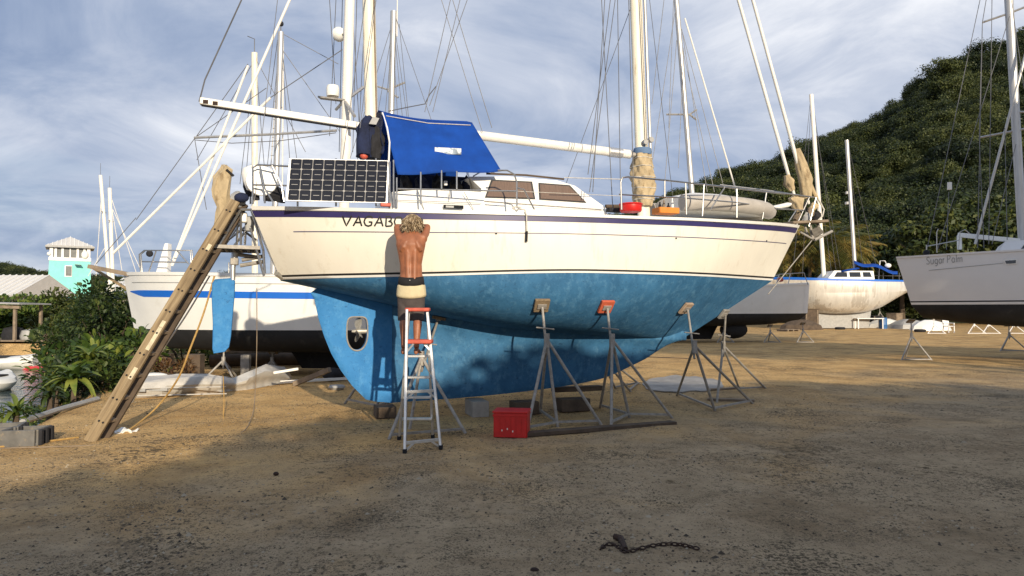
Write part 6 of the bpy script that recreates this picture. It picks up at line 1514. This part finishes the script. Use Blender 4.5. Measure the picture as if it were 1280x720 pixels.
# debris and furniture across the yard
def chair(label, px, py):
    p = G(px, py); o = thing('garden_chair', label, 'chair', (p.x, p.y, 0), .3, 'chairs across the yard')
    MB().box((0, 0, .45), (.55, .5, .05)).build('seat', M_white, o, bevel=.02); MB().box((0, .25, .8), (.55, .05, .6), Matrix.Rotation(R(-12), 3, 'X')).build('backrest', M_white, o, bevel=.02)
    for x in (-.24, .24):
        MB().beam((x, -.22, 0), (x * 1.05, -.2, .64), .05, .05).build('leg', M_white, o); MB().beam((x, .26, 0), (x, .2, .45), .05, .05).build('leg', M_white, o); MB().beam((x * 1.08, -.22, .66), (x * 1.08, .24, .68), .06, .04).build('armrest', M_white, o)
chair('white plastic chair behind the grey sloop stern', 1186, 416)
rnd = random.Random(21)
for i, (px, py, m_, lab) in enumerate(((1108, 410, M_radome, 'white tarpaulin heap right of the aluminium ketch'), (1135, 411, M_grey, 'grey tarpaulin heap behind the grey sloop stand'), (1160, 413, M_radome, 'pale tarpaulin heap by the white chair'), (1030, 410, M_grey, 'grey tarpaulin heap below the ketch bow'), (1002, 412, M_woodd, 'dark heap of timber by the plumb bow'))):
    b0_ = G(px, py); s = MB(); s.loft([[b0_ + Vector((math.cos(a) * r_ * 1.5 * (1 + .25 * math.sin(3 * a + i)), math.sin(a) * r_, z)) for a in (2 * math.pi * j / 12 for j in range(12))] for r_, z in ((1.0, 0), (.9, .35), (.6, .62), (.2, .8))])
    tag(s.build('tarpaulin_heap', m_, angle=25), lab, 'tarpaulin', 'heaps across the yard')
dr = G(1104, 411); tag(MB().lathe([(0, 0), (.3, 0), (.3, .3), (.31, .32), (.3, .34), (.3, .9), (.28, .92), (0, .92)], dr, 16).build('drum', mat('blue_drum', (.03, .12, .3), .5)), 'blue plastic drum under the aluminium ketch stern', 'drum')
sawx = G(1086, 411); sh = thing('workbench', 'cluttered white workbench under the aluminium ketch', 'workbench', sawx)
MB().box((0, 0, .85), (2.2, .7, .06)).build('top', M_white, sh)
for x in (-1, 1):
    for y_ in (-.3, .3): MB().beam((x, y_, 0), (x, y_, .83), .07, .07).build('leg', M_white, sh)
# more yard clutter under and between the far boats
def tyre(label, px, py, rz=0):
    p = G(px, py); rings_ = [[Vector((p.x, p.y, 0)) + Vector(((.30 + .10 * math.cos(b_)) * math.cos(a), (.30 + .10 * math.cos(b_)) * math.sin(a), .1 + .10 * math.sin(b_))) for b_ in (2 * math.pi * j / 8 for j in range(8))] for a in (2 * math.pi * i / 18 for i in range(19))]
    s_ = MB(); s_.grid(rings_, closed=True); tag(s_.build('tyre', M_dark), label, 'tyre', 'old tyres across the yard')
tyre('old tyre lying by the aluminium ketch keel', 1050, 412); tyre('old tyre lying behind the sloop stern stand', 1150, 415)
def pallet(label, px, py, rz):
    p = G(px, py); o = thing('pallet', label, 'pallet', (p.x, p.y, 0), rz, 'pallets across the yard')
    for i in range(6): MB().box((0, -.5 + i * .2, .13), (1.2, .14, .025)).build('slat', M_woodg, o)
    for x in (-.5, 0, .5): MB().box((x, 0, .06), (.1, 1.1, .10)).build('bearer', M_woodg, o)
pallet('grey pallet near the plumb bow', 985, 414, .4); pallet('grey pallet beyond the aluminium ketch', 1122, 409, -.3)
for i, (px, d, h, m_, lab) in enumerate(((1012, 58, 1.6, M_woodd, 'dark crate stack left of the ketch keel'), (1076, 64, 1.3, M_radome, 'white cabinet under the ketch stern'), (1092, 63, 1.0, M_dark, 'black engine crate under the ketch stern'), (1118, 66, 1.2, M_woodg, 'grey crate right of the blue drum'))):
    p = P(px, 386, d); o = thing('storage_crate', lab, 'crate', (p.x, p.y, 0), .2 * i, 'crates across the yard')
    MB().box((0, 0, h / 2), (1.1, .9, h)).build('box', m_, o, bevel=.02); MB().box((0, 0, h + .03), (1.18, .98, .06)).build('lid', m_, o, bevel=.01)
    for x in (-.45, .45): MB().box((x, -.47, h / 2), (.08, .03, h * .96)).build('batten', M_woodg, o)
# ------------------------------------------------------------------ left shore: buildings
M_win = mat('shutter_grey', (.10, .11, .11), .4, var=.3, scale=3)
def tower():
    d = 70.0; k = d / FPX / 1.17; c = P(86.5, 386, d + 1.5); o = thing('lookout_tower', 'turquoise lookout tower with white pyramid roof beyond the shrubs', 'tower', (c.x, c.y, 0), R(31.6))
    z = lambda py: P(86, py, d).z
    hw, hu = 26.5 * k, 25.0 * k
    MB().loft([[(x * f, y * f, zz) for x, y in ((-hw, -hw), (hw, -hw), (hw, hw), (-hw, hw))] for zz, f in ((0, 1.08), (z(345), 1.0), (z(326), .97))]).build('wall', M_turq, o, smooth=False)
    MB().box((0, 0, (z(326) + z(322)) / 2), (hu * 2.12, hu * 2.12, z(322) - z(326))).build('balcony_band', M_white, o)
    MB().box((0, 0, (z(322) + z(307.5)) / 2), (hu * 1.8, hu * 1.8, z(307.5) - z(322))).build('lantern_core', M_win, o)
    for sx in (-1, 1):
        for sy in (-1, 1): MB().box((sx * hu * .93, sy * hu * .93, (z(322) + z(307)) / 2), (.28, .28, z(307) - z(322))).build('corner_post', M_white, o)
    for fx in (-.38, .38, -.72, .72): MB().box((fx * hu, -hu * .93, (z(322) + z(307)) / 2), (.20, .14, z(307) - z(322))).build('mullion', M_white, o)
    MB().box((0, -hu * .92, (z(322) + z(307)) / 2), (.10, .08, z(307) - z(322))).build('mullion', M_white, o)
    MB().box((-hu * .9, 0, z(315)), (.1, hu * 1.0, .3)).build('mullion', M_white, o)
    e = 30.5 * k; za, ze = z(294), z(307.5)
    rf = MB().add([(-e, -e, ze), (e, -e, ze), (e, e, ze), (-e, e, ze), (0, 0, za)], [(0, 1, 4), (1, 2, 4), (2, 3, 4), (3, 0, 4), (3, 2, 1, 0)]).build('roof', M_roof, o, smooth=False)
    MB().box((0, 0, ze - .09), (e * 2.02, e * 2.02, .17)).build('eave', M_grey, rf)
    for i in range(-5, 6):
        x = i * e / 5.6; f = 1 - abs(x) / e; MB().beam((x, -e, ze + .03), (x, -e * (1 - f), ze + (za - ze) * f + .03), .06, .05).build('seam', M_white, rf)
    MB().box((-.02 - 1.6 * k, -hw * 1.0 - .02, (z(346) + z(332)) / 2), (9 * k, .1, z(332) - z(346))).build('window_frame', M_white, o)
    MB().box((-1.6 * k, -hw * 1.0 - .08, (z(345) + z(332.5)) / 2), (7.2 * k, .06, z(333) - z(345))).build('window', M_win, o)
    MB().beam((.4, -hw - .45, z(331)), (.95, -hw - .45, z(331.5)), .7, .06).build('shutter', M_win, o)
    MB().ball((hu * .74, -hu * 1.1, z(318)), (.30, .2, .42)).build('lamp', M_white, o); MB().ball((-hu * 1.04, -hu * 1.0, z(318)), .2).build('lamp', M_white, o)
tower()
def shed(label, pxa, pxb, d, eave, ridge, depth_, wallm, seam_px, post=False):
    a, b_ = P(pxa, 386, d), P(pxb, 386, d); cx_ = (a.x + b_.x) / 2; w_ = b_.x - a.x; o = thing('waterside_shed', label, 'building', (cx_, d, 0), 0, 'buildings on the far shore')
    ze, zr = P(0, eave, d).z, P(0, ridge, d + depth_ / 2).z
    MB().box((0, depth_ / 2, ze / 2 - .05), (w_ * .95, depth_ * .8, ze - .1)).build('wall', wallm, o, smooth=False)
    rf = MB().add([(-w_ / 2, 0, ze), (w_ / 2, 0, ze), (w_ / 2, depth_ / 2, zr), (-w_ / 2, depth_ / 2, zr), (-w_ / 2, depth_, ze), (w_ / 2, depth_, ze)], [(0, 1, 2, 3), (3, 2, 5, 4), (0, 3, 4), (1, 5, 2)]).build('roof', M_roof, o, smooth=False)
    n_ = max(3, int((pxb - pxa) / seam_px))
    for i in range(n_ + 1):
        x = lerp(-w_ / 2 + .03, w_ / 2 - .03, i / n_); MB().beam((x, -.02, ze + .04), (x, depth_ / 2, zr + .04), .09, .08).build('seam', M_white, rf)
    MB().beam((-w_ / 2, -.04, ze - .08), (w_ / 2, -.04, ze - .08), .06, .18).build('fascia', M_grey, rf)
    for i in range(int(w_ / 2.4)):
        x = -w_ / 2 + 1.4 + i * 2.4; MB().box((x, depth_ * .1 - .03, ze * .55), (.9, .05, 1.0)).build('window', M_win, o)
    return o
shed('long shed with pale seamed metal roof left of the tower', -140, 18, 60, 369, 344, 9, M_conc, 8.5)
shed('small shed with pale metal roof right of the tower', 126, 172, 55, 366, 344, 8, M_conc, 7)
# white canopy among the shrubs
def canopy(label, px, py, d, w_, dp):
    p = P(px, py, d); o = thing('white_canopy', label, 'canopy', (p.x, p.y, 0), .15, 'canopies on the far shore'); s = MB()
    s.grid([[(lerp(-w_ / 2, w_ / 2, u), lerp(-dp / 2, dp / 2, v), p.z - .5 + .9 * (1 - abs(2 * u - 1)) * (1 - .3 * abs(2 * v - 1)) + .05 * math.sin(9 * u + 5 * v)) for u in [k / 8 for k in range(9)]] for v in [k / 4 for k in range(5)]])
    s.build('cloth', M_radome, o).modifiers.new('t', 'SOLIDIFY').thickness = .03
    for x in (-.45, .45):
        for y_ in (-.45, .45): MB().tube([(x * w_, y_ * dp, 0), (x * w_, y_ * dp, p.z - .45)], .04, 6).build('pole', M_grey, o)
canopy('white cloth canopy among the shrubs below the tower', 48, 388, 44, 2.4, 3.0); canopy('smaller white canopy at the tower foot', 73, 377, 50, 1.5, 2.5)
# landing stage, shelter and things on it
def onw(px, py, z=-.55): return G(px, py, z)
st = thing('landing_stage', 'timber landing stage with open shelter across the creek', 'jetty', (P(0, 386, 35.5).x - 2, 35.6, 0))
for i in range(26): MB().box((-9 + i * .72, 0, .12), (.66, 2.6, .06)).build('deck_plank', M_woodg, st)
for x in (-8.5, -5, -1.5, 2, 5.5, 8.5):
    for y_ in (-1.2, 1.2): MB().tube([(x, y_, -1.6), (x, y_, .2)], .11, 8).build('pile', M_woodd, st)
for x in (-3.5, 0, 3.3):
    for y_ in (-.9, 1.0): MB().box((x, y_, 1.0), (.12, .12, 1.75)).build('post', M_woodg, st)
MB().beam((-4.2, -1.0, 1.95), (3.6, -1.0, 1.72), .12, .14).build('shelter_beam', M_woodg, st); MB().box((-.3, 0, 2.0), (8.0, 2.4, .07), Matrix.Rotation(R(1.6), 3, 'Y')).build('shelter_roof', M_grey, st)
rnd = random.Random(5)
goods = [(52, M_radome, 'white sheet hung over the landing stage rail'), (62, mat('teal_cloth', (.06, .24, .25), .8), 'teal cloth hung over the landing stage rail'), (70, M_radome, 'second white sheet hung near the teal cloths'), (79, MATS['teal_cloth'], 'last teal cloth on the landing stage rail'), (44, M_woodg, 'brown blanket hung on the landing stage rail')]
for i, (px, m_, lab) in enumerate(goods):
    p = P(px, 425, 36.5); s = MB(); s.grid([[p + Vector((u * .4 - .2, .04 * math.sin(u * 12 + v), .4 - v * .85)) for u in [k / 6 for k in range(7)]] for v in [k / 4 for k in range(5)]])
    tag(s.build('hung_cloth', m_), lab, 'cloth', 'cloths on the landing stage').modifiers.new('t', 'SOLIDIFY').thickness = .02
p0, p1 = P(38, 418.5, 36.5), P(90, 418.5, 36.5)
rl = thing('drying_rail', 'timber drying rail carrying the hung cloths', 'rail', (p0.x, p0.y, 0)); MB().beam((0, 0, p0.z), (p1.x - p0.x, 0, p1.z), .06, .06).build('bar', M_woodg, rl)
for f in (0, .5, 1): MB().beam(((p1.x - p0.x) * f, 0.05, -.3), ((p1.x - p0.x) * f, .05, p0.z), .08, .08).build('post', M_woodg, rl)
for i, (px, py, r_, m_, lab) in enumerate(((48, 446, .45, M_lf_dark, 'dark green net heap on the landing stage'), (62, 444, .35, M_woodd, 'dark barrel on the landing stage'), (36, 440, .4, M_grey, 'grey drum on the landing stage'), (72, 446, .3, M_woodg, 'brown sack on the landing stage'), (16, 440, .5, M_dark, 'black engine cowl under the shelter'))):
    p = P(px, py, 35.3); s = MB(); s.lathe([(0, 0), (r_ * .9, 0), (r_, r_ * .4), (r_ * .8, r_ * 1.1), (0, r_ * 1.3)], (p.x, p.y, .15), 10); tag(s.build('stage_goods', m_, angle=40), lab, 'goods', 'goods on the landing stage')
def punt(name, label, a, b_, w_, h_, m_, cat):
    a, b_ = Vector(a), Vector(b_); L_ = (b_ - a).length; o = thing(name, label, cat, a, math.atan2(b_.y - a.y, b_.x - a.x), 'boats afloat in the creek'); rings_ = []
    for i in range(13):
        u = i / 12; k = math.sin(math.pi * (.06 + .90 * u)) ** .55; rings_.append([Vector((u * L_, w_ * k * math.cos(q_) * .5, -.12 + (h_ + .12 + .12 * (2 * u - 1) ** 2) * max(0, .5 + .5 * math.sin(q_)) ** .6)) for q_ in (2 * math.pi * j / 14 for j in range(14))])
    MB().loft(rings_).build('hull', m_, o)
    MB().box((L_ * .5, 0, h_ + .0), (L_ * .45, w_ * .55, .05)).build('cockpit', M_dark, o, bevel=.02)
    return o
punt('motor_launch', 'low white launch moored at the landing stage', onw(-60, 462), onw(46, 461), 1.9, .45, M_radome, 'boat')
punt('kayak', 'red kayak floating beside the white launch', onw(30, 462), onw(76, 458), .65, .10, mat('kayak_red', (.55, .06, .07), .4), 'kayak')
punt('dinghy', 'white dinghy floating at the bank in the creek', onw(-45, 494), onw(9, 486), 1.3, .42, M_radome, 'dinghy')
# ------------------------------------------------------------------ left shore: plants
def leaves(seed, pts_, ln, wd, spread, droop=.35, fold=.25, up=.4):
    rnd = random.Random(seed); s = MB()
    for p, d in pts_:
        l_ = ln * rnd.uniform(.6, 1.25); w_ = wd * rnd.uniform(.7, 1.2) * .5; d = (Vector(d) + Vector((rnd.gauss(0, spread), rnd.gauss(0, spread), up + rnd.gauss(0, spread * .7)))).normalized()
        sd_ = d.cross(Vector((rnd.gauss(0, .3), rnd.gauss(0, .3), 1))); sd_ = sd_.normalized() if sd_.length > .01 else Vector((1, 0, 0)); p = Vector(p)
        a = p + d * l_ * .35; b_ = p + d * l_ * .72 - Vector((0, 0, droop * l_ * .25)); t_ = p + d * l_ - Vector((0, 0, droop * l_ * .6)); up_ = sd_.cross(d) * w_ * fold
        s.add([p, a + sd_ * w_ + up_, a, a - sd_ * w_ + up_, b_ + sd_ * w_ * .85 + up_, b_, b_ - sd_ * w_ * .85 + up_, t_], [(0, 1, 2), (0, 2, 3), (1, 4, 5, 2), (2, 5, 6, 3), (4, 7, 5), (5, 7, 6)])
    return s
def shrub(label, base, rx, ry, h, n, ln, wd, m_, seed, clumps=18, cat='shrub', group='shrubs along the bank', low=.12):
    rnd = random.Random(seed); base = Vector(base); o = thing('shrub', label, cat, base, 0, group); st_ = MB(); pts_ = []
    cl = []
    for k in range(clumps):
        a = rnd.random() * 6.283; q_ = math.sqrt(rnd.random()); zz = h * rnd.uniform(low, 1.0) * (1 - .35 * q_ * q_); cl.append(Vector((math.cos(a) * q_ * rx * .85, math.sin(a) * q_ * ry * .85, zz)))
        st_.tube([(cl[-1].x * .15, cl[-1].y * .15, -.15), (cl[-1].x * .5, cl[-1].y * .5, zz * .55), cl[-1]], [.03, .02, .008], 5)
    for i in range(n):
        c = rnd.choice(cl); d = Vector((rnd.gauss(0, 1), rnd.gauss(0, 1), rnd.gauss(.2, .8))).normalized(); r_ = rnd.random() ** .45 * min(rx, ry, h) * .42
        pts_.append((c + d * r_, d))
    st_.build('stem', M_bark, o); leaves(seed + 1, pts_, ln, wd, .45).build('foliage', m_, o, smooth=False, recalc=False)
    return o
def gp(px, py, z=0.0): p = G(px, py); p.z = z; return p
def at(px, d, z=0.0): p = P(px, 386, d); p.z = z; return p
shrub('tall dark shrub before the bow of the blue striped yacht', at(140, 21, -.1), 1.25, 1.4, 2.3, 3400, .17, .085, M_lf_dark, 101, 30)
shrub('dark shrub left of the tall one under the tower', at(104, 25, -.3), 1.4, 1.5, 1.9, 2800, .18, .09, M_lf_dark, 102, 26)
shrub('yellow green broad leaved shrub beside the timber ladder', at(146, 16.2, -.1), 1.2, 1.0, 1.30, 620, .30, .12, M_lf_big, 103, 16)
shrub('broad leaved shrub overhanging the creek bank', at(112, 17.0, -.3), 1.2, 1.0, 1.15, 640, .30, .11, M_lf_bush, 104, 16)
shrub('low dark shrub on the bank under the broad leaved ones', at(118, 14.6, -.25), 1.1, .8, .75, 1200, .16, .07, M_lf_dark, 105, 18)
shrub('low leafy shrub at the water edge by the troughs', at(10, 10.9, -.5), .6, .5, .6, 520, .18, .05, M_lf_bush, 106, 12)
shrub('low dark shrub at the water edge behind the drain pipe', at(70, 13.4, -.45), .7, .5, .4, 500, .15, .05, M_lf_dark, 107, 14)
shrub('green shrub under the bow of the striped yacht', at(232, 21.5, -.05), 1.3, 1.0, 1.0, 1400, .16, .07, M_lf_bush, 108, 16)
M_lf_rust = leafmat('withered_leaves', (.05, .02, .010), (.10, .045, .02), (.14, .08, .03), 3)
shrub('withered reddish shrub behind the wrapped bundle', at(217, 15.2, 0), .45, .35, .55, 420, .16, .04, M_lf_rust, 109, 10)
shrub('pale green shrub on the far shore below the shed roof', at(30, 40, 0), 2.6, 1.6, 2.2, 2600, .30, .15, M_lf_bush, 110, 26, group='shrubs on the far shore')
shrub('olive shrub on the far shore below the tower', at(64, 42, 0), 2.3, 1.6, 2.4, 2600, .28, .14, M_lf_tree, 111, 26, group='shrubs on the far shore')
shrub('dark shrub on the far shore at the tower corner', at(108, 45, 0), 2.2, 1.6, 2.6, 2800, .28, .14, M_lf_dark, 112, 26, group='shrubs on the far shore')
shrub('tall dark shrub on the far shore beside the small shed', at(130, 40, 0), 1.6, 1.6, 3.0, 2400, .28, .14, M_lf_dark, 113, 24, group='shrubs on the far shore')
shrub('pale shrub behind the landing stage shelter', at(4, 39, 0), 2.4, 1.4, 1.9, 2200, .30, .15, M_lf_bush, 114, 22, group='shrubs on the far shore')
shrub('olive shrub behind the drying rail', at(84, 38.5, 0), 1.6, 1.2, 1.6, 1500, .28, .14, M_lf_tree, 115, 20, group='shrubs on the far shore')
shrub('low olive shrub behind the bow of the striped yacht', at(190, 30, 0), 2.6, 1.5, 1.6, 2200, .26, .12, M_lf_tree, 116, 24, group='shrubs on the far shore')
def rosette(label, base, n, ln, wd, m_, seed):
    rnd = random.Random(seed); o = thing('rosette_plant', label, 'plant', base, 0, 'rosette plants on the bank')
    MB().tube([(0, 0, -.2), (0, 0, .22)], [.05, .04], 7).build('stem', M_bark, o); protos = []
    for v in range(3):
        s = MB(); row = []
        for k in range(8):
            u = k / 7; row_c = Vector((ln * u * (1 - .18 * u), 0, ln * (.50 * u - (.55 + .2 * v) * u * u))); w_ = wd * math.sin(math.pi * (.12 + .86 * u)) ** .8 * .5 + .002; row.append([row_c + Vector((0, -w_, w_ * .35)), row_c, row_c + Vector((0, w_, w_ * .35))])
        s.grid(row); protos.append(s.mesh('leaf', m_, recalc=False))
    for i in range(n): inst(protos[i % 3], 'leaf', o, (0, 0, .2 + rnd.uniform(-.03, .05)), (rnd.uniform(-.2, .2), -1.0 + 1.25 * i / n, i * 2.399), (rnd.uniform(.75, 1.15),) * 3)
rosette('rosette of broad drooping leaves on the bank above the pipe', gp(92, 500, .12), 34, .62, .12, M_lf_big, 1); rosette('darker rosette plant lower on the creek bank', gp(70, 499, -.05), 30, .55, .09, M_lf_bush, 2)
rosette('rosette plant against the broad leaved shrubs', gp(112, 488, .35), 32, .66, .12, M_lf_big, 3); rosette('small rosette plant by the drain pipe', gp(62, 512, -.02), 26, .42, .06, M_lf_dark, 4)
rosette('spiky rosette plant at the water edge beyond the troughs', gp(20, 530, -.1), 30, .45, .06, M_lf_bush, 5)
